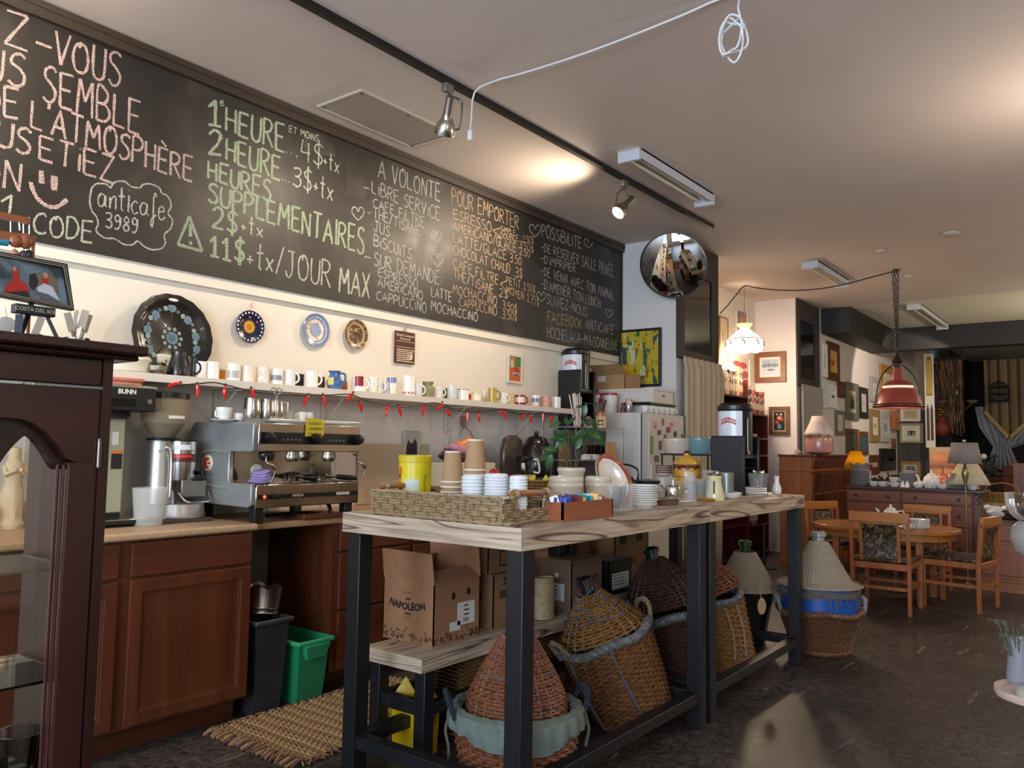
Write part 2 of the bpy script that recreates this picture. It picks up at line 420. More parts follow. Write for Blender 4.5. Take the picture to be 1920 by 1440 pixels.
# upper cream panel that carries the chalkboard, seams of the panelling below the shelf
wallbox('trim_4',(0,-3.4,2.18),(.03,7.0, H-.001), CREAM)
M = MB().bb((0,-3.4,.93),(.006,7.0,1.66)); o = struct(M.build('trim_5', PANEL, smooth=0))
M = MB()
for y in (1.6,2.93,3.32,4.49,4.6,5.7): M.bb((.006, y-.012,.93),(.012, y+.012,1.6))
struct(M.build('trim_6', mat('c9c6be', .4), smooth=0, bevel=.003))

# ------- chalkboard
BX = .046
board = thing('chalkboard', 'long black chalkboard covered in coloured chalk writing, high on the left wall', 'chalkboard',(0,0,0))
mt, nt, p = new('m_slate')
tc = N(nt, 'ShaderNodeTexCoord'); n1 = N(nt, 'ShaderNodeTexNoise'); n1.inputs['Scale'].default_value = 1.7; n1.inputs['Detail'].default_value = 7; n1.inputs['Distortion'].default_value = 1.5
r1 = ramp(nt,[(.35, '1e1b1a'),(.55, '292623'),(.72, '3d3935')])
n1b = N(nt, 'ShaderNodeTexNoise'); n1b.inputs['Scale'].default_value = 9
rg = N(nt, 'ShaderNodeMapRange'); rg.inputs[3].default_value = .38; rg.inputs[4].default_value = .6
L = nt.links.new
L(tc.outputs['Object'], n1.inputs['Vector']); L(tc.outputs['Object'], n1b.inputs['Vector']); L(n1.outputs['Fac'], r1.inputs[0]); L(r1.outputs[0], p.inputs['Base Color'])
L(n1b.outputs['Fac'], rg.inputs[0]); L(rg.outputs[0], p.inputs['Roughness'])
M = MB().bb((.03,-1.5,2.24),(BX-.001,6.99,3.30)); M.build('slate', mt, board, smooth=0)
M = MB().bb((.03,-1.5,3.285),(.075,6.99,3.362)); M.bb((.075,-1.5,3.33),(.082,6.99,3.362)); M.bb((.03,6.97,2.24),(.055,6.99,3.285))
M.build('frame', wood('2a221c', '3b3129', 1,5,.5,.1), board, smooth=0)
G = {
 'A': [[(0,0),(.3,1),(.6,0)],[(.12,.36),(.48,.36)]], 'B': [[(0,0),(0,1),(.3,.97),(.45,.78),(.32,.57),(.02,.52)],[(.02,.52),(.38,.48),(.54,.26),(.38,.04),(0,0)]],
 'C': [[(.52,.86),(.38,.99),(.15,.9),(.0,.5),(.12,.1),(.36,0),(.56,.12)]], 'D': [[(0,0),(0,1)],[(-.03,1),(.3,.95),(.52,.55),(.36,.1),(0,0)]],
 'E': [[(.48,1),(0,1)],[(0,1),(.02,0)],[(.02,0),(.5,.01)],[(.02,.53),(.42,.53)]], 'F': [[(.5,1),(0,1)],[(0,1),(.02,0)],[(.02,.54),(.4,.54)]],
 'G': [[(.52,.88),(.35,1),(.1,.85),(0,.45),(.14,.06),(.4,0),(.54,.2),(.54,.45)],[(.54,.45),(.32,.45)]], 'H': [[(0,1),(.02,0)],[(.48,1),(.48,0)],[(0,.52),(.48,.52)]],
 'I': [[(.08,1),(.08,0)]], 'i': [[(.08,.72),(.08,0)],[(.07,.93),(.11,.96)]], 'J': [[(.1,1),(.5,1)],[(.34,1),(.34,.3),(.25,.04),(.1,.02),(0,.2)]],
 'K': [[(0,1),(0,0)],[(.48,1),(.03,.48)],[(.03,.5),(.5,0)]], 'L': [[(0,1),(.02,.02)],[(.02,.02),(.48,0)]], 'M': [[(0,0),(.06,1)],[(.06,1),(.32,.4)],[(.32,.4),(.56,1)],[(.56,1),(.64,0)]],
 'N': [[(0,0),(.02,1)],[(.02,1),(.48,0)],[(.48,0),(.5,1)]], 'O': [[(.3,1),(.08,.86),(0,.5),(.1,.1),(.3,0),(.5,.14),(.58,.5),(.48,.88),(.3,1),(.22,.8)]],
 'P': [[(0,0),(0,1)],[(0,1),(.32,.98),(.48,.76),(.34,.52),(.02,.46)]], 'Q': [[(.3,1),(0,.5),(.3,0),(.58,.5),(.3,1)],[(.36,.2),(.6,-.05)]],
 'R': [[(0,0),(0,1)],[(0,1),(.34,.97),(.45,.76),(.3,.55),(.02,.5)],[(.16,.5),(.52,0)]], 'S': [[(.46,.88),(.3,1),(.08,.9),(.06,.68),(.3,.52),(.46,.3),(.38,.06),(.16,0),(0,.12)]],
 'T': [[(0,1),(.56,1)],[(.28,1),(.28,0)]], 'U': [[(0,1),(.0,.3),(.1,.04),(.3,0),(.46,.2),(.48,1)]], 'V': [[(0,1),(.26,0)],[(.26,0),(.52,1)]],
 'X': [[(0,1),(.5,0)],[(.5,1),(0,0)]], 'Y': [[(0,1),(.26,.5)],[(.52,1),(.2,0)]], 'Z': [[(0,1),(.5,1)],[(.5,1),(0,0)],[(0,0),(.54,0)]],
 '0': [[(.26,1),(.04,.8),(0,.4),(.2,0),(.42,.2),(.46,.7),(.26,1)]], '1': [[(0,.72),(.2,1)],[(.2,1),(.2,0)],[(.02,0),(.38,0)]], '2': [[(.02,.8),(.2,1),(.42,.85),(.36,.5),(0,0)],[(0,0),(.46,.02)]],
 '3': [[(.02,.95),(.3,1),(.42,.8),(.28,.56),(.12,.54)],[(.12,.54),(.36,.48),(.44,.22),(.26,0),(0,.08)]], '4': [[(.06,1),(0,.42)],[(0,.42),(.42,.42)],[(.34,.9),(.34,0)]],
 '5': [[(.4,1),(.06,1)],[(.06,1),(.04,.58)],[(.04,.58),(.3,.6),(.42,.3),(.26,.02),(0,.06)]], '7': [[(0,1),(.42,1)],[(.42,1),(.14,0)],[(.1,.5),(.4,.5)]],
 '8': [[(.24,.54),(.06,.76),(.24,1),(.4,.78),(.24,.54),(.04,.26),(.24,0),(.44,.26),(.24,.54)]], '9': [[(.4,.74),(.22,1),(.04,.8),(.14,.52),(.36,.62),(.42,.9),(.38,.3),(.22,0),(.04,.06)]],
 '$': [[(.44,.84),(.26,.96),(.06,.82),(.1,.62),(.34,.46),(.42,.24),(.24,.04),(0,.16)],[(.25,1.12),(.24,-.14)]],
 '+': [[(.0,.3),(.3,.3)],[(.15,.46),(.15,.14)]], '.': [[(.02,.03),(.07,.05)]], ',': [[(.06,.08),(.0,-.1)]], ':': [[(.04,.25),(.08,.25)],[(.04,.6),(.08,.6)]],
 '-': [[(0,.48),(.36,.48)]], "'": [[(.06,1.02),(.03,.8)]], '/': [[(0,-.05),(.36,1.05)]], '<': [[(.4,.95),(0,.5)],[(0,.5),(.4,.02)]], '*': [[(.02,.5),(.07,.52)]], '!': [[(.06,1),(.06,.35)],[(.05,.08),(.08,.1)]],
 't': [[(.16,1),(.16,.05)],[(.16,.05),(.26,0)],[(.0,.62),(.34,.66)]], 'x': [[(0,.52),(.34,0)],[(.36,.52),(0,0)]],
 'a': [[(.36,.5),(.14,.54),(0,.28),(.12,.02),(.3,.12),(.38,.5)],[(.38,.5),(.38,.1),(.48,.04)]], 'n': [[(0,.5),(.03,0)],[(.03,.1),(.12,.45),(.3,.5),(.34,0)]],
 'c': [[(.36,.46),(.2,.54),(.02,.3),(.14,.02),(.38,.1)]], 'f': [[(.3,.85),(.2,1),(.14,.7),(.16,-.2),(.06,-.4),(.02,-.15),(.3,.12)]], 'e': [[(0,.28),(.32,.36),(.24,.54),(.06,.46),(.04,.12),(.22,0),(.4,.12)]],
 'É': 'E', 'È': 'E', ' ': []}
def stroke(M, pts, w_, jit=.25):
    """flat chalk stroke on the board from (y,z) points"""
    P = catmull([(0, a, b) for a, b in pts], 4) if len(pts) > 3 else [Vector((0, a, b)) for a, b in pts]
    Q = [P[0]]
    for a, b in zip(P, P[1:]):
        n = max(1, int((b-a).length/.03)); Q += [a+(b-a)*(k+1)/n for k in range(n)]
    vs = []; fs = []
    for i, q in enumerate(Q):
        t = (Q[min(i+1, len(Q)-1)]-Q[max(i-1,0)])
        t = t.normalized() if t.length > 1e-9 else Vector((0,1,0))
        nn = Vector((0,-t.z, t.y)); ww = w_*.37*(1+uni(-jit, jit))
        x = BX+.0006+rnd()*.0003
        vs += [(x, q.y+nn.y*ww, q.z+nn.z*ww),(x, q.y-nn.y*ww, q.z-nn.z*ww)]
    for i in range(len(Q)-1): fs.append((2*i, 2*i+2,2*i+3,2*i+1))
    M.add(vs, fs)
def write(M, s, a, b, h0, h1, w_=None, gap=.17, bold=0):
    A = onx(a[0], a[1], BX); B = onx(b[0], b[1], BX)
    HA = onx(a[0], a[1]-h0, BX).z-A.z; HB = onx(b[0], b[1]-h1, BX).z-B.z
    w_ = w_ or max(.008,.09*(HA+HB)/2)
    W = []
    for ch in s:
        g = G.get(ch,[]); g = G[g] if isinstance(g, str) else g
        mxx = max([p_[0] for st in g for p_ in st], default=.28); W.append(mxx)
    tot = sum(W)+gap*(len(s)-1); u = 0
    for ch, wd in zip(s, W):
        g = G.get(ch,[]); acc = isinstance(g, str); g = list(G[g]) if acc else g
        if acc: g = g+([[(.18,1.08),(.36,1.26)]] if ch == 'É' else [[(.1,1.3),(.36,1.12)]])
        dz, dh, ro = uni(-.03,.03), uni(.94,1.06), uni(-.05,.05)
        for st in g:
            for rep in range(1+bold):
                P = []
                for (x, z) in st:
                    jx, jz = uni(-.012,.012)+rep*.035, uni(-.015,.015)+rep*.01
                    t = (u+x+jx+z*ro*.5)/tot; hh = HA+(HB-HA)*t
                    P.append((A.y+(B.y-A.y)*t, A.z+(B.z-A.z)*t+(z*dh+dz+jz)*hh))
                stroke(M, P, w_)
        u += wd+gap
def pts(M, P, w_, closed=False):
    Q = [(onx(x, y, BX).y, onx(x, y, BX).z) for x, y in P]
    if closed: Q.append(Q[0])
    stroke(M, Q, w_)
def heart(M, x, y, s, w_=.011):
    P = [(x, y+s*.5),(x-s*.42, y-s*.02),(x-s*.36, y-s*.42),(x-s*.12, y-s*.4),(x, y-s*.12),(x+s*.16, y-s*.42),(x+s*.42, y-s*.28),(x+s*.38, y+s*.1),(x, y+s*.52)]
    h = MB(); pts(h, P, w_); h.build('chalk_heart', chalkm('dcdad2'), board, smooth=0)
PINK, PALE, GREEN, CHW, ORG = chalkm('e8cbc4'), chalkm('d9dfca'), chalkm('bccdae'), chalkm('dcdad2'), chalkm('dbbd98')
M = MB(); W1 = .017
write(M, 'EZ',(-48,62),(52,97), 62,62, W1); pts(M,[(67,79),(97,90)], W1); write(M, 'VOUS',(101,116),(224,166), 58,62, W1)
write(M, 'US',(-28,148),(45,163), 62,66, W1); write(M, 'SEMBLE',(80,190),(261,252), 65,62, W1)
write(M, 'DE',(-32,210),(33,224), 56,56, W1); write(M, "L'ATMOSPHÈRE",(57,238),(360,341), 52,46, W1)
write(M, 'US',(-6,272),(55,290), 48,52, W1); write(M, 'ETiEZ',(73,297),(213,343), 46,48, W1)
write(M, 'ON',(-40,342),(36,360), 50,50, W1); write(M, 'SI',(-130,95),(-70,110), 60,60, W1)
pts(M,[(77,320),(78,344)], .035); pts(M,[(102,330),(101,357)], .035); pts(M,[(57,341),(66,366),(84,384),(106,388),(126,374)], .024)
M.build('chalk_writing', PINK, board, smooth=0, label='pink chalk writing with a smiley')
M = MB()
pts(M,[(2,378),(22,366)], .014); pts(M,[(22,366),(17,402)], .014)
write(M, 'CODE',(62,437),(172,455), 40,40,.014)
mb2 = MB()
c_ = [(172,352),(180,345),(190,344),(200,346),(207,352),(212,344),(222,340),(235,341),(246,350),(262,352),(268,346),(282,345),(298,352),(303,362),(314,368),(321,385),(315,400),(323,412),(320,428),(308,440),(310,455),(302,466),(285,468),(270,462),(258,452),(248,459),(232,458),(222,452),(212,447),(196,446),(180,433),(184,420),(180,405),(172,395),(168,375)]
pts(mb2, c_, .011, True); write(mb2, 'anticafe',(183,386),(309,413), 44,44,.011, gap=.12); write(mb2, '3989',(197,426),(257,438), 28,28,.011)
mb2.build('chalk_writing', CHW, board, smooth=0, label='white chalk cloud around a pass code')
M.build('chalk_writing', PALE, board, smooth=0, label='pale green chalk word')
M = MB()
pts(M,[(355,406),(333,458)], .022); pts(M,[(333,458),(379,471)], .022); pts(M,[(379,471),(355,406)], .022); pts(M,[(357,420),(357,444)], .024); pts(M,[(357,452),(357,459)], .024)
write(M, '1',(390,234),(413,238), 46,46,.018, bold=1); write(M, 'e',(412,197),(420,199), 16,16,.01)
write(M, 'HEURE',(423,244),(532,286), 44,50,.017, bold=1); write(M, '...',(535,287),(557,294), 40,40,.02)
write(M, '2',(390,288),(413,292), 44,44,.018, bold=1); write(M, 'e',(410,259),(418,261), 16,16,.01)
write(M, 'HEURE',(423,299),(524,338), 40,46,.017, bold=1); write(M, '...',(528,339),(542,344), 40,40,.018)
write(M, 'HEURES',(389,333),(506,377), 33,40,.017, bold=1); write(M, 'SUPPLEMENTAiRES'.replace('i', 'I'),(390,378),(681,477), 36,48,.017, bold=1)
write(M, '2$',(397,427),(443,439), 40,42,.016, bold=1); write(M, '11$',(393,479),(456,494), 38,44,.018, bold=1)
M.build('chalk_writing', GREEN, board, smooth=0, label='bold green chalk prices')
M = MB()
write(M, 'ET MOiNS',(542,247),(597,266), 12,12,.009); write(M, '4$',(564,301),(604,314), 40,44,.013); write(M, '+tx',(606,311),(635,326), 32,32,.013)
write(M, '3$',(549,348),(583,360), 36,42,.015); write(M, '+tx',(587,362),(623,378), 46,40,.014); write(M, '+tx',(451,434),(492,446), 32,30,.013)
write(M, '+tx/JOUR',(463,498),(619,538), 46,48,.015); write(M, 'MAX',(636,547),(692,559), 44,46,.02)
M.build('chalk_writing', PALE, board, smooth=0, label='pale chalk prices with tax')
M = MB(); w2 = .0115
heart(M, 671,400,26); write(M, 'A VOLONTE',(709,333),(825,378), 34,31,.013); pts(M,[(682,351),(692,354)], w2)
write(M, 'LiBRE SERViCE:',(697,361),(828,416), 22,26, w2); write(M, '*CAFE FiLTRE',(696,386),(795,427), 17,20, w2); pts(M,[(689,398),(694,400)], w2)
write(M, '*THE/TiSANE',(696,406),(787,443), 19,18, w2); write(M, '*JUS',(697,430),(730,445), 19,20, w2); write(M, '*BiSCUiTS',(697,459),(771,487), 20,20, w2)
pts(M,[(683,481),(695,484)], w2); write(M, 'SUR DEMANDE:',(701,497),(827,535), 24,26, w2)
write(M, '*ESPRESSO',(705,516),(783,542), 15,18,.01); write(M, '*AMERiCANO',(705,535),(792,563), 16,18,.01); write(M, '*CAPPUCCiNO',(702,560),(799,587), 16,20,.01)
write(M, '*LATTE',(806,555),(846,566), 18,18,.011); write(M, '*MOCHACCiNO',(805,581),(895,603), 18,17,.011)
heart(M, 818,443,22); heart(M, 820,487,26)
M.build('chalk_writing', CHW, board, smooth=0, label='white chalk list of unlimited drinks with hearts')
M = MB(); w3 = .0098
write(M, 'POUR EMPORTER',(847,381),(972,430), 30,25,.0115); write(M, '*ESRESSO',(846,407),(921,437), 18,20, w3); write(M, '<',(924,441),(938,446), 20,20, w3)
write(M, 'SiMPLE',(939,433),(966,442), 10,10,.008); write(M, 'DOUBLE...2.50$',(938,446),(1000,458), 10,14,.008); write(M, '..3.50$',(968,462),(1000,474), 13,13,.009)
write(M, '*AMERiCANO/GLACÉ',(846,429),(967,473), 16,17, w3); write(M, '..2.50',(969,475),(993,483), 13,13, w3); write(M, '*LATTE/GLACÉ',(846,452),(949,488), 17,17, w3)
write(M, '3.50',(956,491),(977,497), 15,15, w3); write(M, '*CHOCOLAT CHAUD',(847,475),(956,514), 17,18, w3); write(M, '..3$',(960,516),(979,523), 18,18, w3)
write(M, '*CAFE FiLTRE',(847,500),(934,534), 18,18, w3); write(M, '<',(938,543),(949,547), 22,22, w3); write(M, 'PETiT..1,50$',(949,531),(1003,551), 13,15,.0085)
write(M, 'MOYEN..1,75$',(949,549),(1010,574), 13,15,.0085); write(M, '*THE/TiSANE',(847,520),(925,553), 18,18, w3); write(M, '..2$',(928,553),(952,560), 15,15, w3)
write(M, '*MOCHACCiNO',(846,549),(931,573), 17,17, w3); write(M, '...3,50$',(934,576),(969,587), 14,15, w3)
write(M, '*CAPPUCCiNO',(858,573),(931,592), 17,17, w3); write(M, '...3,50$',(934,595),(969,602), 14,15, w3)
M.build('chalk_writing', ORG, board, smooth=0, label='orange chalk take-away price list')
M = MB(); w4 = .0105
heart(M, 1003,432,24); write(M, 'POSSiBiLiTÉ',(1016,443),(1090,466), 24,20,.013); heart(M, 1103,456,18)
write(M, '-DE RÉSERVER SALLE PRiVÉE',(1015,470),(1150,520), 15,22, w4); write(M, "-D'iMPRiMER",(1015,492),(1079,511), 15,15, w4)
write(M, '-DE VENiR AVEC TON ANiMAL',(1015,515),(1151,563), 16,18, w4); write(M, "-D'AMENER TON LUNCH",(1015,540),(1125,578), 17,18, w4)
heart(M, 1015,556,19); write(M, 'SUiVEZ-NOUS',(1025,569),(1100,593), 18,17, w4); write(M, 'ANTiCAFÉ',(1098,617),(1150,627), 18,17, w4); heart(M, 1142,587,16)
write(M, 'HOCHELAGA-MAiSONNEUVE',(1026,633),(1158,658), 21,18, w4)
M.build('chalk_writing', CHW, board, smooth=0, label='white chalk list of possibilities')
M = MB(); write(M, 'FACEBOOK:',(1026,603),(1094,617), 20,18, w4)
M.build('chalk_writing', chalkm('e0d88a'), board, smooth=0, label='yellow chalk word')
# swipes of wiped chalk dust
DUST = []
for (x, y, w_, h_) in ((668,330,36,70),(600,268,60,30),(470,480,60,26),(1130,480,26,50),(940,440,26,20),(960,462,60,18)):
    a = onx(x-w_/2, y+h_/2, BX); b = onx(x+w_/2, y+h_/2+w_*.2, BX); c = onx(x+w_/2, y-h_/2, BX); d = onx(x-w_/2, y-h_/2-w_*.1, BX)
    M = MB().quad(*[(BX+.0002, q.y, q.z) for q in (a, b, c, d)]); DUST.append(M)
mt, nt, p = new('m_chalk_dust'); p.inputs['Base Color'].default_value = rgb('8a857c'); p.inputs['Roughness'].default_value = 1
tc = N(nt, 'ShaderNodeTexCoord'); no = N(nt, 'ShaderNodeTexNoise'); no.inputs['Scale'].default_value = 6; no.inputs['Detail'].default_value = 6
r = ramp(nt,[(.4, '000000'),(.8, '909090')]); L = nt.links.new; L(tc.outputs['Object'], no.inputs['Vector']); L(no.outputs['Fac'], r.inputs[0]); L(r.outputs[0], p.inputs['Alpha'])
for M in DUST: M.build('chalk_dust', mt, board, smooth=0)

# ------- ceiling things
def fixture(x0, x1, y0, y1, label):
    t = thing('fluorescent_fixture', label, 'ceiling light',((x0+x1)/2,(y0+y1)/2, H)); w_, l_ = (x1-x0),(y1-y0); ym = l_/2
    m_ = mat('c6ccd6', .4); M = MB()
    M.bb((-w_/2,-ym,-.012),(w_/2, ym, 0));
    M.build('housing', mat('b8b2a8', .5), t, smooth=0)
    for s in (-1,1):
        M = MB().bb((-w_/2, s*ym-(0 if s < 0 else .035),-.085),(w_/2, s*ym+(.035 if s < 0 else 0),-.005)); M.build('end_cap', m_, t, bevel=.006)
    M = MB().bb((-w_/2,-ym+.035,-.02),(-w_/2+.008, ym-.035,-.0)); M.bb((w_/2-.008,-ym+.035,-.07),(w_/2, ym-.035,-.0)); M.build('side_rail', m_, t, smooth=0)
    for s in (-1,1):
        M = MB().cyl((s*w_*.22,-ym+.035,-.045), .016, l_-.07, ax=1, n=12); M.build('tube', mat('d8d2c2', .3), t)
    return t
fixture(1.29,1.457,4.73,6.0, 'unlit white fluorescent fixture on the ceiling nearest the track lights')
fixture(1.285,1.45,8.69,9.95, 'unlit white fluorescent fixture on the ceiling beyond the convex mirror')
fixture(1.66,1.83,12.0,14.2, 'long unlit fluorescent fixture on the cream ceiling bay before the dark beam')
M = MB().bb((1.06,-1, H-.035),(1.095,6.82, H)); tr = M.build('track_rail', mat('14110f', .5), smooth=0); tag(tr, 'long black lighting track running along the ceiling', 'light track')
# ceiling access panel
t = thing('ceiling_panel', 'flat rectangular access panel screwed to the ceiling above the chalkboard', 'ceiling panel',(.384,3.44, H))
M = MB().bb((-.19,-.40,-.008),(.19,.40,0)); M.build('plate', mat('a59c90', .6), t, smooth=0)
M = MB(); frame_poly(M,[(-.2,-.41),(.2,-.41),(.2,.41),(-.2,.41)],[(-.185,-.395),(.185,-.395),(.185,.395),(-.185,.395)], 2,-.012,.012); M.build('trim_frame', mat('c2b9ab', .6), t, smooth=0)
for x in (-.18,.18):
    for y in (-.38,0,.38): M = MB().cyl((x*.93, y,-.014), .006,.004, n=8); M.build('screw', mat('3a342e', .5), t)
def spot(y, aimv, label, lit):
    t = thing('track_spotlight', label, 'spotlight',(1.078, y, H-.035))
    M = MB().bb((-.018,-.035,-.05),(.018,.035,0)); M.build('adapter', mat('9a958c', .35,.8), t, bevel=.004)
    d = Vector(aimv).normalized(); head = Vector((0,0,-.2))
    side = d.cross(Vector((0,0,1))).normalized()
    M = MB(); P = [(0,0,-.05),(0,0,-.06), tuple(side*.075+Vector((0,0,-.08))), tuple(side*.085+head*.6), tuple(side*.08+head+d*.03), tuple(side*.058+head+d*.05)]
    M.tube(catmull(P, 4), .006,6); M.build('bracket_arm', mat('6b665e', .35,.8), t)
    q = d.to_track_quat('Z', 'Y')
    rot = q.to_euler()
    M = MB().lathe([(0,-.12),(.026,-.12),(.027,-.03),(.03,-.01),(.034,0)], 20); M.build('socket', mat('9b9185', .3,.9), t, loc=head, rot=rot)
    M = MB().lathe([(.034,0),(.05,.025),(.057,.06),(.058,.085),(.05,.085)], 24); M.build('shade', STEEL(), t, loc=head, rot=rot)
    M = MB().lathe([(.05,.083),(.03,.09),(0,.092)], 20)
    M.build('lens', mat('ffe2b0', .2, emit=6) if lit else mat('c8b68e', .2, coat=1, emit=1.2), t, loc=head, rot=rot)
    M = MB().tube([(0,0,-.05),(.02,.02,-.11), tuple(head-d*.11)], .003,5); M.build('cable', BLACKM(), t)
    return t
spot(3.22,(-.55,.35,-.95), 'chrome track spotlight nearest the access panel, aimed down at the counter', False)
spot(5.2,(-.25,-.75,-.75), 'chrome track spotlight with a bright face near the far end of the track', True)
spot(1.2,(-1,.3,-.6), 'chrome track spotlight above the left end of the chalkboard', True)
# white extension cord across the ceiling
A = onz(890,168, H-.03); B = onz(1345,0, H-.01); B2 = onz(1384,-6, H-.01)
M = MB(); P = [(A.x-.01, A.y-.02, H-.27),(A.x-.02, A.y, H-.2),(A.x, A.y, H-.045)]
n = 10
for i in range(1, n): q = A.lerp(B, i/n); P.append((q.x, q.y, H-.012-.03*sin(PI*i/n)))
P += [tuple(B),(B2.x, B2.y, H-.012)]
C_ = onz(1384,0, H-.06); P += [(C_.x, C_.y, H-.1)]
base = ony(1372,70, C_.y)
for k in range(28):
    a = k/28*2*PI*3.5; P.append((base.x+.055*cos(a)*(1+.15*sin(k)), base.y+.03*sin(a*1.3), base.z+.0+.085*sin(a)+.02*cos(k*2)))
M.tube(catmull(P, 3), .005,6)
cord = M.build('cord', mat('dcdde0', .4)); tcord = thing('extension_cord', 'white extension cord stretched across the ceiling and hanging in a coil', 'cord',(0,0,0)); cord.parent = tcord
M = MB().box((A.x-.01, A.y-.02, H-.3),(.03,.02,.06)); M.build('socket_block', mat('dcdde0', .4), tcord, bevel=.006)
# small discs on the ceiling
for (x, y, r_, lab) in ((1783,437,.07, 'white round smoke detector on the ceiling nearest the right edge'),(1650,470,.05, 'small faint round cover plate on the ceiling above the red pendant'),(1704,517,.05, 'small round cover plate on the ceiling beside the chain of the red pendant')):
    q = onz(x, y, H); M = MB().lathe([(0,-.025),(r_*.7,-.022),(r_,-.008),(r_, 0)], 24); o = M.build('ceiling_disc', mat('cbc5bd', .5), loc=q); tag(o, lab, 'smoke detector' if r_ > .06 else 'cover plate')
# ====== LEFT WALL THINGS
SZ = 1.657
M = MB().bb((.0,.9, SZ-.04),(.28,5.84, SZ)); sh = M.build('wall_shelf', mat('dcd6ca', .5, ns=5, na=.03), smooth=0)
tag(sh, 'long white wall shelf under the chalkboard that carries the mugs', 'shelf')
for y in (1.55,2.55,3.3,4.45,5.3):
    M = MB().bb((0.012, y-.012, SZ-.24),(.018, y+.012, SZ-.042)); M.bb((.012, y-.012, SZ-.05),(.24, y+.012, SZ-.042)); M.bar((.02, y, SZ-.22),(.2, y, SZ-.05), .008)
    o = M.build('bracket', mat('cfc9bd', .5), sh)
# ---- mugs
def mug_mesh(t, r, h, ext, inn=None, handle=1, hcol=None, prof=None, band=None, flip=False):
    """handle: angle in degrees in the plane, None = no handle"""
    inn = inn or ext
    pr = prof or [(r*.9,0),(r, .004),(r, h*.5),(r, h)]
    M = MB().lathe([(0,0)]+pr+[(pr[-1][0]-.004, h),(pr[-1][0]-.005, h*.6),(r*.8,.008),(0,.006)], 24)
    if flip: M.v = [(x, y, h-z) for x, y, z in M.v]
    b = M.build('cup_body', ext, t)
    if band:
        bm_, z0, z1, a0, a1 = band
        M = MB(); rr = lambda z: max([p_ for p_ in [r]])
        def rad(z):
            for (ra, za),(rb, zb) in zip(pr, pr[1:]):
                if za <= z <= zb: return ra+(rb-ra)*(z-za)/max(1e-6, zb-za)
            return pr[-1][0]
        M.lathe([(rad(z0*h)+.0004, z0*h),(rad((z0+z1)/2*h)+.0004,(z0+z1)/2*h),(rad(z1*h)+.0004, z1*h)], 16, a0=radians(a0), a1=radians(a1))
        M.build('decoration', bm_, t)
    if handle is not None:
        a = radians(handle); ca, sa = cos(a), sin(a)
        R_ = h*.3; P = []
        for k in range(9):
            q = -PI/2+PI*k/8; P.append(((r*.93+R_*.85*cos(q))*ca,(r*.93+R_*.85*cos(q))*sa, h*.52+R_*sin(q)))
        M = MB().tube(P, .0055,6); M.build('handle', hcol or ext, t)
    return t
FLOR = lambda s, c: art(s, c, 60,1)
KX = .17
MW = lambda: mat('efece4', .2, coat=.4)
def camdir(y, x=KX): return math.degrees(math.atan2(-y, 4.02-x))  # direction from the mug to the camera
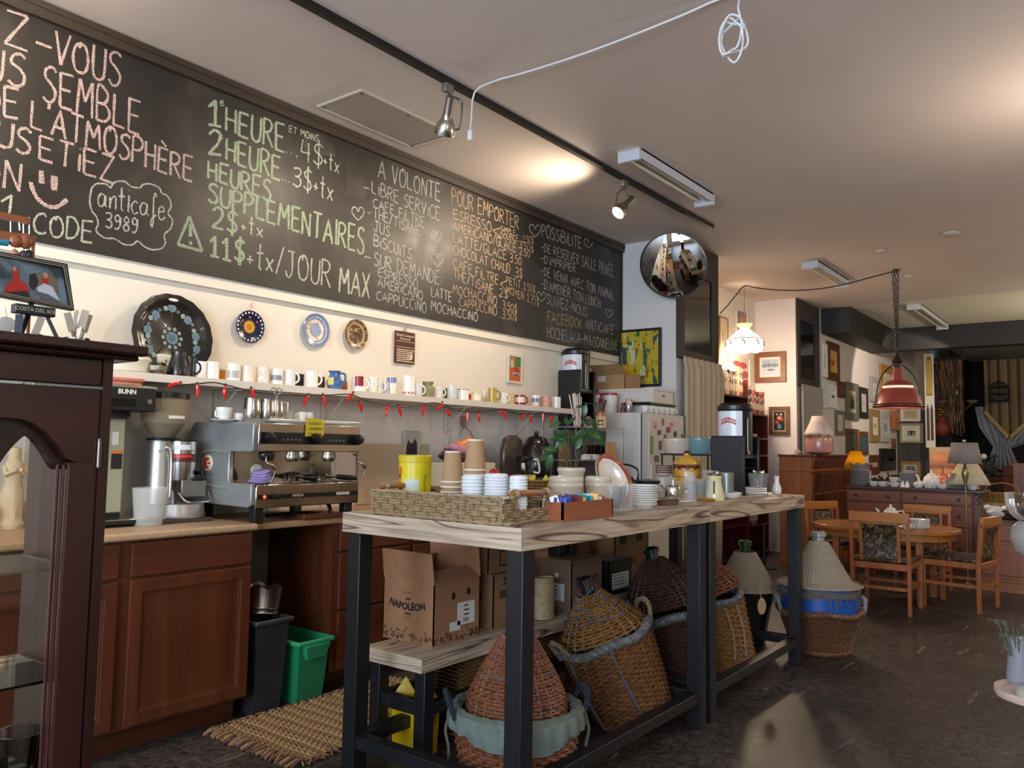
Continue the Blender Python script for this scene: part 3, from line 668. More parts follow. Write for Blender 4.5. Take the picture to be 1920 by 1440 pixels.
mugs = [ # px, width px, height px, body, handle(relative to view: R right, L left, N none, F), label, decoration
 (376,21,33, 'W', 'L', 'white mug with left handle beside the navy mug', None),
 (397,27,34, 'W', 'N', 'tall plain white mug right of the white mug with the left handle', None),
 (418,15,26, 'W', 'N', 'small white mug with orange pattern behind the tall white mugs',('d88a2a', .1,.9)),
 (437,27,34, 'W', 'N', 'tall white mug with faint grey print on its right side',('b9b4ac', .2,.6)),
 (463,25,32, 'e8e0d2', 'N', 'off-white mug left of the speckled mug', None),
 (492,24,32, 'SPK', 'N', 'cream mug speckled with dark dots and green sprigs', None),
 (518,25,31, 'W', 'L', 'white mug with left handle right of the speckled mug',('8a8f95', .3,.6)),
 (541,25,31, 'FLW', 'R', 'white mug with pale flower print and red bloom', None),
 (562,17,28, '121212', 'N', 'black mug half hidden behind the flower-print mug', None),
 (583,26,32, 'W', 'R', 'glossy white mug just left of the blue pitcher', None),
 (602,14,26, '5a3626', 'N', 'dark brown mug peeking out behind the glossy white mug', None),
 (645,12,22, '8c5a3c', 'N', 'small brown cup just right of the blue pitcher', None),
 (672,26,30, 'W', 'R', 'white mug with a large dark red trapezoid',('8e1f28', .02,.98)),
 (698,19,30, 'W', 'N', 'plain white mug right of the red trapezoid mug', None),
 (710,16,27, 'DGR', 'R', 'white mug with dark green pattern and round handle', None),
 (722,15,24, 'b3bccb', 'N', 'pale blue patterned mug behind the blue-topped cup', None),
 (734,18,33, 'W', 'N', 'white cup with a bright blue top band',('2a55a8', .68,.99)),
 (766,24,38, 'W', 'L', 'tall white mug with red foot and red figure',('a02a2e', .02,.22)),
 (783,18,26, 'd9dce0', 'R', 'greyish white mug right of the tall red-footed mug', None),
 (821,20,23, 'FL2', 'R', 'white mug with a dense small floral print and dark rim', None),
 (834,14,23, '3c4a3c', 'N', 'dark green mug behind the floral print mug', None),
 (847,17,27, 'cfdcd8', 'N', 'pale sea-green mug left of the dark rimmed mug', None),
 (868,22,23, 'W', 'L', 'short white mug with a dark rim line',('3c3532', .88,.97)),
 (880,13,20, 'W', 'N', 'white cup with a red patch right of the dark rimmed mug',('c83c34', .3,.8)),
 (893,20,17, 'e2cf9a', 'N', 'low cream-yellow cup with a pale print',('efe6c8', .2,.8)),
 (908,15,25, 'dcd7d2', 'N', 'off-white mug left of the mustard mug', None),
 (923,18,29, 'b09a3e', 'R', 'mustard yellow mug with olive handle', None),
 (943,15,22, 'W', 'R', 'small white cup right of the mustard mug', None),
 (958,14,22, 'PAT', 'N', 'narrow cream cup with dark and gold checks', None),
 (975,21,20, '93232a', 'R', 'dark red mug with a small white figure on it',('e8dcd6', .3,.8)),
 (1004,15,22, 'W', 'N', 'white cup with a blue band',('3d5592', .4,.75)),
 (1023,18,22, 'BRK', 'L', 'mug with a pink brick pattern', None),
 (1043,17,22, 'W', 'L', 'plain white mug at the right end of the shelf', None),
]
def mcol(k):
    if k=='W': return MW()
    if k=='SPK': return art(3,['2d3b2a', 'e9e2cf', 'efe8d8', 'f0eadc'], 90,.5)
    if k=='FLW': return art(5,['c9cfda', 'ebe7e4', 'efe9e6', 'd5c4c9'], 50,1)
    if k=='DGR': return art(6,['2f4a3c', 'e4e4de', 'e9e8e2', '7d8f86'], 70,2)
    if k=='FL2': return art(8,['5e7a5a', 'e6e0d6', 'e8e2da', 'b86a62'], 110,1)
    if k=='PAT': return art(9,['33281c', 'e9dcb6', 'c39a3a', 'e9e0c8'], 80,0)
    if k=='BRK': return art(11,['c4786a', 'e2b5a6', 'c97f70', 'eadcd2'], 90,0)
    return mat(k, .25, coat=.3)
for (px, wpx, hpx, body, hd, lab, dec) in mugs:
    yb = 697+(px-405)*.095+2
    q = onx(px, yb, KX); s = sc((KX, q.y, SZ))
    r = wpx*s/2; h = hpx*s
    if body in ('5a3626', '8c5a3c', '3c4a3c') or px in (418,562,880,908): x = KX-.095
    else: x = KX
    q = onx(px, yb, x); vd = camdir(q.y, x)
    t = thing('mug', lab+', on the shelf', 'mug',(x, q.y, SZ), 0, 'mugs on the wall shelf')
    ha = {'R': vd+75, 'L': vd-85, 'N': vd+180}[hd]
    if hd=='N': ha = vd+150
    band = (mat(dec[0], .3), dec[1], dec[2], vd-55, vd+55) if dec else None
    if dec and dec[2]-dec[1] > .9: band = (mat(dec[0], .3), dec[1], dec[2], vd-30, vd+45)
    if dec and dec[0] in ('2a55a8', '3d5592', '3c3532', 'a02a2e'): band = (mat(dec[0], .3), dec[1], dec[2], 0,359)
    mug_mesh(t, r, h, mcol(body), MW(), ha, band=band, hcol=mat('7f7a3a', .3) if body=='b09a3e' else None, prof=[(r*1.0,0),(r*1.0, h*.05),(r*.82, h)] if body=='zz' else None)
# black milk pitcher, navy mug, dotted box, glass jar
def shelf_at(px, py, x=KX): q = onx(px, py, x); return q.y, sc((x, q.y, SZ))
y_, s = shelf_at(334,692); vd = camdir(y_)
t = thing('pitcher', 'black pitcher with wide foot and narrow rim near the painted tray', 'pitcher',(KX, y_, SZ)); M = MB()
M.lathe([(0,0),(.052,0),(.056,.02),(.046,.07),(.034,.115),(.036,.13),(.031,.128),(.03,.11),(.04,.06),(.045,.01),(0,.008)], 28); M.build('body', mat('1a1a1c', .3, coat=.4), t)
a = radians(vd+180); M = MB().tube(catmull([(.034*cos(a), .034*sin(a), .115),(.075*cos(a), .075*sin(a), .1),(.075*cos(a), .075*sin(a), .05),(.05*cos(a), .05*sin(a), .03)], 5), .006); M.build('handle', mat('1a1a1c', .3, coat=.4), t)
y_, s = shelf_at(355,693); t = thing('mug', 'dark navy mug right of the black pitcher', 'mug',(KX-.02, y_+.01, SZ), 0, 'mugs on the wall shelf'); mug_mesh(t, .034,.108, mat('161a2c', .25, coat=.4), None, camdir(y_)+70)
y_, s = shelf_at(309,690,.11); t = thing('card_box', 'small cream dotted box standing behind the glass sugar bowl', 'box',(.09, y_, SZ)); M = MB().bb((-.02,-.03,0),(.02,.03,.115)); M.build('box_body', art(21,['5a4a3a', 'eae0c8', 'eae0c8', 'efe6d2'], 45,0), t, bevel=.003)
M = MB().bb((-.021,-.031,.1),(.021,.031,.118)); M.build('lid', mat('e6dcc4', .6), t, bevel=.002)
y_, s = shelf_at(293,690,.19); t = thing('glass_bowl', 'round faceted glass sugar bowl with small ear handles', 'bowl',(.2, y_, SZ)); M = MB()
M.lathe([(0,0),(.02,0),(.03,.006),(.045,.025),(.047,.04),(.038,.06),(.034,.062),(.042,.04),(.04,.025),(.025,.01),(0,.008)], 16); M.build('bowl_body', glassm('e6e8e2', 1.3), t, ang=10)
for k in (-1,1): M = MB().tube([(0, k*.045,.045),(0, k*.062,.05),(0, k*.06,.03),(0, k*.047,.028)], .004); M.build('handle', glassm('e9e6da', 1.3), t)
M = MB().lathe([(.0405,.02),(.0435,.032),(.0415,.045)], 16); M.build('print', art(22,['5a6a4a', 'e6e0d0', 'e6e0d0', 'a05048'], 90,1), t)
# white covered dish
y_, s = shelf_at(238,688,.14); t = thing('covered_dish', 'white casserole dish with glass knob lid, left of the painted tray', 'dish',(.13,1.965, SZ)); M = MB()
M.lathe([(0,0),(.1,0),(.115,.01),(.12,.06),(.125,.068),(.11,.066),(.1,.015),(0,.01)], 32, sx=.85, sy=1.08); M.build('dish', mat('ddd8c8', .2, coat=.4), t)
M = MB().lathe([(.124,.068),(.115,.085),(.07,.1),(0,.105)], 32, sx=.85, sy=1.08); M.build('lid', mat('e2ded2', .15, coat=.5), t)
M = MB().lathe([(0,.105),(.012,.106),(.01,.118),(.028,.135),(.024,.142),(0,.142)], 14); M.build('knob', glassm('f0f0ee', 1.5), t)
# blue pitcher
y_, s = shelf_at(627,716); vd = camdir(y_); t = thing('pitcher', 'blue glazed pitcher with flared rim and a yellow price tag', 'pitcher',(KX, y_, SZ)); B_ = mat('3f6aa0', .2, coat=.5, ns=40, na=.2)
M = MB().lathe([(0,0),(.035,0),(.046,.03),(.048,.05),(.036,.085),(.028,.1),(.04,.118),(.035,.117),(.024,.1),(.03,.08),(.04,.05),(0,.01)], 26); M.build('body', B_, t)
a = radians(vd+65); c_, s_ = cos(a), sin(a); M = MB().tube(catmull([(.03*c_, .03*s_, .1),(.065*c_, .065*s_, .1),(.07*c_, .07*s_, .06),(.045*c_, .045*s_, .03)], 5), .007); M.build('handle', B_, t)
a = radians(vd-25); c_, s_ = cos(a), sin(a); M = MB(); u = Vector((-s_, c_, 0)); o_ = Vector((.052*c_, .052*s_, .03)); M.quad(o_-u*.02, o_+u*.02, o_+u*.02+Vector((0,0,.045)), o_-u*.02+Vector((0,0,.045))); M.build('price_tag', mat('d8cf7a', .7), t, smooth=0)
y_, s = shelf_at(802,742); vd = camdir(y_); t = thing('pitcher', 'small olive green stoneware jug with flared rim', 'jug',(KX, y_, SZ)); O_ = mat('8a8660', .5, ns=60, na=.2)
M = MB().lathe([(0,0),(.036,0),(.044,.03),(.038,.07),(.03,.088),(.042,.112),(.037,.112),(.026,.088),(.03,.06),(0,.01)], 26); M.build('body', O_, t)
M = MB(); a = radians(vd-80); c_, s_ = cos(a), sin(a); M.tube(catmull([(.03*c_, .03*s_, .095),(.06*c_, .06*s_, .09),(.06*c_, .06*s_, .05),(.042*c_, .042*s_, .04)], 5), .005); M.build('handle', O_, t)
# clear utensil holders on the shelf
def holder(y0, lab, tall, n, seed, w_=.055):
    rseed(seed); t = thing('utensil_holder', lab, 'container',(.14, y0, SZ))
    M = MB().lathe([(0,.0),(w_*.85,0),(w_, tall),(w_-.003, tall),(w_*.85-.003,.004),(0,.004)], 20); M.build('clear_cup', glassm('eceeec', 1.2), t)
    return t
def utensil(kind, P, d, lab, L_):
    t = thing(kind, lab, 'utensil', P); d = Vector(d).normalized(); e = d*L_
    hm = {'spatula': mat('6c4a2c', .5)}.get(kind, BRUSH())
    M = MB().tube([(0,0,0), tuple(e*.75)], .006 if kind != 'whisk' else .004,6); M.build('shaft', hm if kind != 'peeler' else mat('e08020', .4), t)
    rot = d.to_track_quat('Z', 'Y').to_euler(); M = MB()
    if kind=='slotted_spoon': M.lathe([(0,0),(.02,.015),(.027,.05),(.022,.085),(0,.1)], 16, sx=.25, sy=1)
    elif kind=='whisk': M.tube([(0,.012*cos(a_), .012*sin(a_)+.02) for a_ in [k*PI/6 for k in range(12)]], .003,5, closed=True)
    else: M.bb((-.002,-.016,0),(.002,.016,.09))
    M.build('head', BRUSH() if kind != 'spatula' else mat('8b8781', .4), t, loc=tuple(e*.72), rot=rot)
    return t
q1 = onx(143,650,.14); holder(q1.y, 'clear plastic cup of cooking utensils on the shelf beside the framed photo', .145,5,1,.056)
holder(q1.y-.2, 'clear printed cup with a grey handle, behind the easel legs', .14,5,2,.05)
utensil('slotted_spoon',(.14, q1.y-.01, SZ+.012),(.02,.0,1), 'slotted steel spoon standing tallest in the clear cup', .235)
utensil('tongs',(.15, q1.y-.02, SZ+.012),(.05,.16,1), 'long steel tongs leaning right in the clear cup', .25)
utensil('tongs',(.13, q1.y-.01, SZ+.012),(0,.26,1), 'narrow steel tongs at the right rim of the clear cup', .24)
utensil('whisk',(.14, q1.y+.01, SZ+.012),(.05,-.2,1), 'thin steel rod with a ring end in the clear cup', .21)
utensil('spatula',(.16, q1.y+.02, SZ+.012),(0,-.32,1), 'wooden handled spatula leaning left in the clear cup', .23)
utensil('spatula',(.14, q1.y-.22, SZ+.012),(0,.3,1), 'grey spatula leaning right in the printed cup', .18)
# ---- big painted tray leaning on the wall
t = thing('painted_tray', 'large black painted tin tray with blue flowers leaning on the wall above the shelf', 'tray',(.065,2.245, SZ+.22), rot=(0,-.12,0))
def scal(a, r, z): return (r*(1+.009*cos(18*a)*(r > .17)), z)
M = MB().lathe([(0,.0),(.165,0),(.18,.012),(.2,.018),(.222,.022),(.224,.018),(.2,.012),(.18,.004),(.165,-.006),(0,-.006)], 80, ax=0, fn=scal)
M.build('tray_body', mat('1c1917', .25, coat=.5, ns=6, na=.3), t)
M = MB();
def petals(M, cy_, cz, r, n, m=0, x=.002):
    for k in range(n):
        a = 2*PI*k/n; M.lathe([(0, x+.001),(r*.34, x), ], 8, m,(0, cy_+r*.55*cos(a), cz+r*.55*sin(a)), 0)
    M.lathe([(0, x+.002),(r*.25, x+.001)], 8, m,(0, cy_, cz), 0)
rseed(4)
for k in range(26):
    a = 2*PI*k/26+.1; rr = .142+uni(-.012,.012); petals(M, rr*cos(a), rr*sin(a),(.028,.016,.012)[k%3], 7, k%3, x=.0025)
petals(M, 0,-.01,.04,9,0); petals(M, 0,-.01,.022,6,2,.0035)
for k in range(10): a = k*.63; petals(M, .05*cos(a),-.01+.05*sin(a), .013,5,1)
M.build('painted_flowers',[mat('5f7885', .3), mat('85968c', .3), mat('48636f', .3)], t, smooth=0)
M = MB().lathe([(0,.021),(.028,.022)], 16,0,(0,0,.192), 0, sx=1, sy=1); M.v = [(x, y*1.0,.192+(z-.192)*.3) for x, y, z in M.v]; M.build('hand_hole', CREAM, t)
# ---- wall plates
def plate(name, px, py, r, lab, mats_, build):
    q = onx(px, py, .012); t = thing(name, lab, 'plate',(0.002, q.y, q.z))
    M = MB().lathe([(0,.012),(r*.62,.012),(r*.7,.016),(r, .024),(r, .021),(r*.7,.01),(r*.6,.0),(0,.0)], 48, ax=0, fn=(lambda a, rr, z: (rr*(1+.02*cos(18*a)*(rr > r*.8)), z)) if 'sun' in lab else None)
    M.build('plate_body', mats_[0], t); build(t, r); return t
def sunp(t, r):
    M = MB()
    n = 18; vs = [(0.0135,0,0)]
    for k in range(2*n): a = PI*k/n; rr = r*(.46 if k%2==0 else .3); vs.append((.0135, rr*cos(a), rr*sin(a)))
    M.add(vs,[(0, k+1,(k+1) % (2*n)+1) for k in range(2*n)]); M.build('sun_rays', mat('d9a322', .4), t, smooth=0)
    M = MB().lathe([(0,.0155),(r*.22,.0145)], 24,0, ax=0); M.build('sun_face', mat('b87818', .4), t)
    M = MB()
    for k in range(22): a = 2*PI*k/22; M.ball((.0225, r*.86*cos(a), r*.86*sin(a)),(.002,.006,.006), 0,8)
    M.build('white_dots', mat('e6e3da', .4), t)
    M = MB()
    for (y, z) in ((-.05,.03),(.05,.035),(-.045,-.035),(0,.055)): M.ball((.015, y, z),(.001,.008,.008), 0,8)
    M.build('painted_planets', mat('a8502c', .4), t)
    M = MB().tube([(.02,-.004, r),(.022,.012, r+.03),(.022,-.012, r+.02),(.022,.01, r+.045)], .002); M.build('hanging_string', mat('c43a3a', .7), t)
plate('wall_plate', 467,613,.094, 'dark blue wall plate with a golden sun, leftmost of the wall plates',[mat('151a3e', .2, coat=.5)], sunp)
def blup(t, r):
    M = MB().lathe([(r*.42,.0125),(r*.66,.0135),(r*.8,.0195)], 40, ax=0); M.build('floral_ring', art(31,['3a3f36', 'd9d6cc', 'e2ded4', 'c78f6c', '49504a'], 45,1), t)
    M = MB().lathe([(0,.0135),(r*.4,.013)], 32, ax=0); M.build('centre', art(32,['4d658f', 'aebccf', '5f78a3', 'd6dbe2'], 60,2), t)
plate('wall_plate', 591,619,.104, 'blue and white flowered wall plate in the middle of the three',[mat('7689b0', .2, coat=.5, ns=30, na=.15)], blup)
def picp(t, r):
    M = MB().lathe([(0,.0135),(r*.66,.0135),(r*.8,.019),(r*.96,.0255)], 40, ax=0); M.build('painted_scene', art(34,['2c1a10', '4a2d18', '6b4a2c', 'a88c66', 'b7bcb8'], 14,2), t)
plate('wall_plate', 666,627,.1, 'brown picture plate with a rustic scene, rightmost of the three wall plates',[mat('b9a27a', .2, coat=.5)], picp)
# ---- brown sign
A = onx(741,619,.012); B = onx(776,684,.012); yc, zc = (A.y+B.y)/2,(A.z+B.z)/2; W_, H_ = (B.y-A.y), A.z-B.z
t = thing('hanging_sign', 'narrow brown wooden sign with cream lettering on the wall', 'sign',(.006, yc, zc)); M = MB().bb((0,-W_/2,-H_/2),(.012, W_/2, H_/2)); M.build('sign_board', mat('4a1f17', .5, ns=12, na=.1), t, bevel=.002)
M = MB().tube([(.006,.0+.014*cos(k*PI/6), H_/2+.012+.012*sin(k*PI/6)) for k in range(12)], .0025,5, closed=True); M.build('hanger', mat('9a7a3a', .4,.7), t)
CRL = mat('e2cfae', .7)
text('Grand Comptoir', .026, CRL, t,(.0125,0, H_/2-.028), RXP); text('Restaurants', .022, CRL, t,(.0125,0, H_/2-.052), RXP)
M = MB().bb((.012,-W_/2+.012, H_/2-.072),(.0128, W_/2-.012, H_/2-.069)); M.bb((.012,-W_/2+.012,.0),(.0128, W_/2-.012,.003))
for k in range(7):
    rseed(k); y = -W_/2+.016
    while y < (W_/2-.05 if 1 < k < 6 else W_/2-.02): l_ = uni(.006,.016); M.bb((.012, y,-.02-k*.0135),(.0128, y+l_,-.013-k*.0135)); y += l_+.004
M.prism([(.03,-.045),(.06,-.03),(.075,-.05),(.07,-.08),(.04,-.085),(.02,-.075)], .0008,0,0,.012)
M.build('lettering', CRL, t, smooth=0)
# ---- small framed still life
def picture(name, lab, normal, P, W_, H_, fw, fcol, artm, mount=None, depth=.02, extra=None, group=None, tilt=0, fmat=None):
    """picture on a wall; normal 'x' (faces +x) or 'y' (faces -y); P = centre on the wall"""
    rot = {'x': (0,0, PI/2), 'y': (0,0,0)}[normal]
    t = thing(name, lab, 'picture', P, rot=(0, tilt, rot[2]));
    if group: t['group'] = group
    a, b = W_/2, H_/2
    M = MB(); frame_poly(M,[(-a,-b),(a,-b),(a, b),(-a, b)],[(-a+fw,-b+fw),(a-fw,-b+fw),(a-fw, b-fw),(-a+fw, b-fw)], 1,-depth, depth-.001)
    M.build('frame', fmat or fcol if not isinstance(fcol, str) else mat(fcol, .4, ns=20, na=.1), t, smooth=0, bevel=min(.004, fw*.2))
    ia, ib = a-fw, b-fw
    if mount:
        M = MB().bb((-ia,-depth*.55,-ib),(ia,-depth*.2, ib)); M.build('mount', mat(mount[0], .8), t, smooth=0)
        mw = mount[1]; mh = mount[2] if len(mount) > 2 else mw
        M = MB().bb((-ia+mw,-depth*.6,-ib+mh),(ia-mw,-depth*.5, ib-mh)); M.build('artwork', artm, t, smooth=0)
        ia, ib = ia-mw, ib-mh
    else: M = MB().bb((-ia,-depth*.6,-ib),(ia,-depth*.2, ib)); M.build('artwork', artm, t, smooth=0)
    if extra: extra(t, ia, ib,-depth*.62)
    return t
def flat(t, polys, mats_, y, name='painted_shapes'):
    M = MB()
    for i,(poly, m_) in enumerate(polys): M.add([(a, y-.0003*(i+1)*.3, b) for a, b in poly],[list(range(len(poly)))], m_)
    return M.build(name, mats_, t, smooth=0)
def disc(cx, cz, rx, rz=None, n=14): rz = rz or rx; return [(cx+rx*cos(2*PI*k/n), cz+rz*sin(2*PI*k/n)) for k in range(n)]
A = onx(953,662,.02); B = onx(980,721,.02)
def still(t, a, b, y):
    flat(t,[([(-a,-b),(a,-b),(a, b*.1),(-a, b*.1)], 0),([(0, b*.2),(a, b*.2),(a, b),(0, b)], 2),([(-a*.7, b*.1),(-a*.3, b*.1),(-a*.3, b*.7),(-a*.7, b*.7)], 3),(disc(a*.3,-b*.1, a*.4, b*.3), 1),(disc(a*.2,-b*.42, a*.6, b*.14), 3),(disc(a*.2,-b*.46, a*.45, b*.09), 4)],
         [mat('c6602a', .6), mat('b8231f', .5), mat('4f7a3e', .6), mat('cfc9b2', .6), mat('3a4a78', .6)], y)
picture('framed_picture', 'small white framed still life with a red fruit on the left wall', 'x',(.001,(A.y+B.y)/2,(A.z+B.z)/2), B.y-A.y, A.z-B.z, .022, 'd8cfc0', mat('b78a3a', .6), extra=still)
# ---- chili string lights
SX = .288
pp = [(207,727),(262,727),(325,723),(375,719),(400,717),(425,722),(470,733),(520,740),(565,741),(610,741),(650,739),(668,743),(684,750),(726,760),(760,763),(795,757),(815,755),(836,760),(850,768),(880,772),(905,772),(930,768),(948,768),(962,774),(985,776),(1010,775),(1030,777),(1055,780),(1085,786)]
t = thing('string_lights', 'string of red chili pepper lights hanging along the front of the wall shelf', 'string lights',(0,0,0))
W_P = [onx(x, y, SX) for x, y in pp]; M = MB().tube(catmull(W_P, 4), .0035,5); M.build('cord', mat('1c2018', .5), t)
chili = [(325,722,-75),(370,735,5),(422,737,0),(473,742,12),(574,752,-25),(607,753,12),(656,746,-40),(677,764,32),(724.5,771,-20),(750,772,30),(794,770,-18),(825,763,-38),(840,774,40),(876,782,0),(899,783,8),(936,774,-55),(948,779,12),(980,781,-35),(995,785,15),(1018,783,4),(1034,787,10)]
cm = []
for bend in (0,1):
    M = MB().tube([(0,0,0),(.0,.003,-.012),(0,.004,-.03),(0,.003,-.048),(0,-.002,-.064),(0,-.008,-.076)],[.004,.0085,.0098,.0085,.0055,.001], 8)
    M.v = [(x, y*(1 if bend else -1), z) for x, y, z in M.v]
    o = M.build('chili_light', mat('d0170f', .2, coat=.5, trans=0, emit=.12), t); cm.append(o)
for i,(x, y, a) in enumerate(chili):
    q = onx(x, y, SX); o = cm[i%2] if i < 2 else cm[i%2].copy()
    if i >= 2: COL.objects.link(o); o.parent = t
    s = sc(q)*21/.076; s = min(1.25, s); an = radians(a)
    o.rotation_euler = (an, 0,.3*sin(i)); o.scale = (1,1,1); o.location = (SX, q.y-sin(an)*.038, q.z+cos(an)*.038)
    mbk = MB(); mbk.tube([(SX, o.location.y, o.location.z),(SX, o.location.y, o.location.z+.012)], .0055,6); k = mbk.build('socket', mat('1d2a18', .5), t)
# ====== COUNTERS AND MACHINES
CZ = .94
LAM = mat('b79a78', .45, ns=35, na=.10)
def slabtop(name, x0, x1, y0, y1, z0, z1, m_, lab, cat):
    M = MB().bb((x0, y0, z0),(x1, y1, z1)); o = M.build(name, m_, bevel=.012, seg=3); return tag(o, lab, cat)
slabtop('countertop', 0.012,.645,.4,2.412,.905, CZ, LAM, 'beige laminate countertop on the cherry cabinet that carries the coffee brewer and grinder', 'countertop')
slabtop('countertop', 0.012,.60,2.42,6.25,.90,.935, mat('a8845c', .5, ns=30, na=.1), 'lower tan worktop behind the island that carries the espresso machine', 'countertop')
M = MB().bb((.0125,.4, CZ),(.03,1.7,1.05)); tag(M.build('backsplash_strip', LAM, bevel=.003), 'low beige upstand behind the beige countertop at the left', 'backsplash')
def cab(y0, y1, lab, X=.62, z0=.11, z1=.905, cols=None, drawers=None, endpanel=True):
    t = thing('base_cabinet', lab, 'cabinet',(.3,(y0+y1)/2,0)); yc = (y0+y1)/2; cw = CABWOOD(2); cwy = CABWOOD(1)
    M = MB().bb((-.285, y0-yc, z0),(X-.322, y1-yc, z1)); M.build('carcass', cw, t, smooth=0)
    M = MB().bb((-.285, y0-yc, 0.001),(X-.39, y1-yc-.02, z0)); M.build('kick_plate', wood('3a1b0f', '46210f', 1,4), t, smooth=0)
    for (a, b, kind) in cols:
        a -= yc; b -= yc
        if kind=='dd': fr = [(.75,.893, 'drawer'),(.125,.735, 'door')]
        elif kind=='ddd': fr = [(.75,.893, 'drawer'),(.44,.735, 'drawer'),(.125,.425, 'drawer')]
        for (c, d, nm) in fr:
            M = MB(); x = X-.32
            if nm=='door':
                w_ = .055
                M.bb((x, a, c),(x+.012, b, d)); frame_poly(M,[(a, c),(b, c),(b, d),(a, d)],[(a+w_, c+w_),(b-w_, c+w_),(b-w_, d-w_),(a+w_, d-w_)], 0, x+.008,.014)
                frame_poly(M,[(a+w_-.004, c+w_-.004),(b-w_+.004, c+w_-.004),(b-w_+.004, d-w_+.004),(a+w_-.004, d-w_+.004)],[(a+w_+.009, c+w_+.009),(b-w_-.009, c+w_+.009),(b-w_-.009, d-w_-.009),(a+w_+.009, d-w_-.009)], 0, x+.008,.008)
            else: M.bb((x, a, c),(x+.02, b, d))
            M.build(nm, cw if nm=='door' else cwy, t, smooth=0, bevel=.003)
    return t
cab(.4,2.405, 'cherry brown base cabinet with drawers and panel doors under the beige countertop', cols=[(1.80,2.395, 'dd'),(1.15,1.745, 'dd'),(.5,1.1, 'dd')])
cab(2.93,5.2, 'dark cherry base cabinet behind the island, with drawers half hidden by cartons', X=.6, z1=.9, cols=[(2.97,3.5, 'ddd'),(3.54,4.1, 'ddd'),(4.14,4.7, 'dd'),(4.74,5.18, 'dd')])
M = MB().bb((.012,2.42,0.001),(.03,2.92,.9)); o = M.build('wall_liner', mat('77736b', .5)); tag(o, 'grey white panel on the wall in the gap between the two base cabinets', 'panel')
# ---- coffee brewer
t = thing('coffee_brewer', 'tall coffee brewer with black top box and pale green column on the beige countertop', 'coffee machine',(.22,1.84, CZ))
M = MB().bb((-.17,-.15,.012),(.185,.15,.032)); M.build('base_plate', mat('1b1b1c', .4), t, bevel=.004)
M = MB().bb((-.17,-.152,.03),(.186,.152,.036)); M.build('warmer_rim', STEEL(), t, bevel=.002)
for a in (-.13,.13):
    for b in (-.12,.12): M = MB().cyl((a, b, 0), .012,.013, n=10); M.build('foot', BLACKM(), t)
M = MB().bb((-.17,-.13,.06),(.09,.06,.525)); M.build('column', mat('a0a184', .35,.1), t, bevel=.006)
M = MB()
for z in (.12,.26,.4): M.cyl((.02,.061, z), .005,.004, ax=1, n=8)
M.build('rivet', STEEL(), t)
M = MB().bb((-.17,-.12,.034),(.085,.055,.062)); M.build('column_foot', BLACKM(), t)
M = MB().bb((-.19,-.15,.525),(.185,.15,.635)); M.build('top_box', mat('19191b', .4), t, bevel=.006)
M = MB().bb((-.19,-.153,.63),(.188,.153,.642)); M.build('top_rim', mat('a19f90', .3,.6), t, bevel=.003)
M = MB().lathe([(0,0),(.06,.0),(.07,-.02),(.05,-.035),(0,-.035)], 20,0,(.1,0,.525)); M.build('spray_head', BLACKM(), t)
M = MB()
for k in range(5): M.bb((.186,-.14+k*.04,.545),(.188,-.108+k*.04,.58))
M.build('control_window', mat('0a0c0c', .15), t, smooth=0)
M = MB().cyl((.185,.115,.572), .012,.008, ax=0, n=16); M.build('indicator_knob', STEEL(), t)
text('BUNN', .03, mat('dedad2', .5), t,(.1865,.01,.612), RXP, bold=.0012)
M = MB().bb((.0905,.0,.26),(.0915,.05,.33), 0); M.bb((.0905,0,.33),(.0915,.05,.345), 1); M.bb((.0905,0,.37),(.0915,.03,.43), 2); M.build('warning_label',[mat('26221f', .5), mat('c9752a', .5), mat('cfccc0', .5)], t, smooth=0)
M = MB().bb((-.06,-.1,0),(.06,.08,.02)); M.bb((-.05,-.09,.02),(.065,.09,.038)); o = M.build('folded_cloth', mat('c07a66', .9, ns=30, na=.15, bump=.4, bs=30), bevel=.008, loc=(.29,1.87, CZ+.6425)); tag(o, 'salmon pink folded cloths on top of the coffee brewer', 'cloth')
# ---- milky measuring pitcher
P = onz(262,985, CZ); t = thing('measuring_pitcher', 'milky plastic pitcher between the brewer and the grinder', 'pitcher',(.40, P.y+.02, CZ)); ML = milky('dcdcd6', .25)
M = MB().lathe([(0,.001),(.06,.001),(.076,.175),(.073,.175),(.058,.004),(0,.004)], 28, fn=lambda a, r, z: (r*(1+.12*(cos(a-1.5) > .93)*(z > .15)), z)); M.build('body', ML, t)
M = MB().tube(catmull([(.02,.064,.15),(.02,.1,.15),(.02,.1,.06),(.02,.06,.03)], 5), .006); M.build('handle', ML, t)
# ---- grinder
gy = onx(312,900,.25).y; t = thing('coffee_grinder', 'coffee grinder with large bean hopper and chrome doser on the beige countertop', 'coffee grinder',(.24, gy, CZ))
M = MB().bb((-.13,-.1,0.001),(.15,.18,.018)); M.build('board', mat('4a4640', .6), t, bevel=.003)
M = MB().lathe([(0,.02),(.118,.02),(.12,.03),(.116,.05),(.112,.085),(.0,.09)], 32,0,(.03,.065,0)); M.build('base', mat('b9b6b0', .35,.5), t)
M = MB().lathe([(0,.088),(.08,.088),(.075,.1),(.07,.38),(.066,.395),(0,.397)], 28,0,(0,-.03,0)); M.build('body', BRUSH(), t)
M = MB().tube(catmull([(.06,-.075,.34),(.085,-.04,.36),(.08,-.02,.3),(.08,-.02,.12)], 5), .005); M.build('side_rib', mat('d8d6d0', .3,.5), t)
M = MB().lathe([(0,.2),(.068,.2),(.07,.21),(.07,.39),(.0,.392)], 28,0,(.03,.062,0)); M.build('doser', STEEL(), t)
M = MB().lathe([(.0706,.29),(.0708,.33)], 28,0,(.03,.062,0)); M.build('doser_band', mat('5a2416', .3), t)
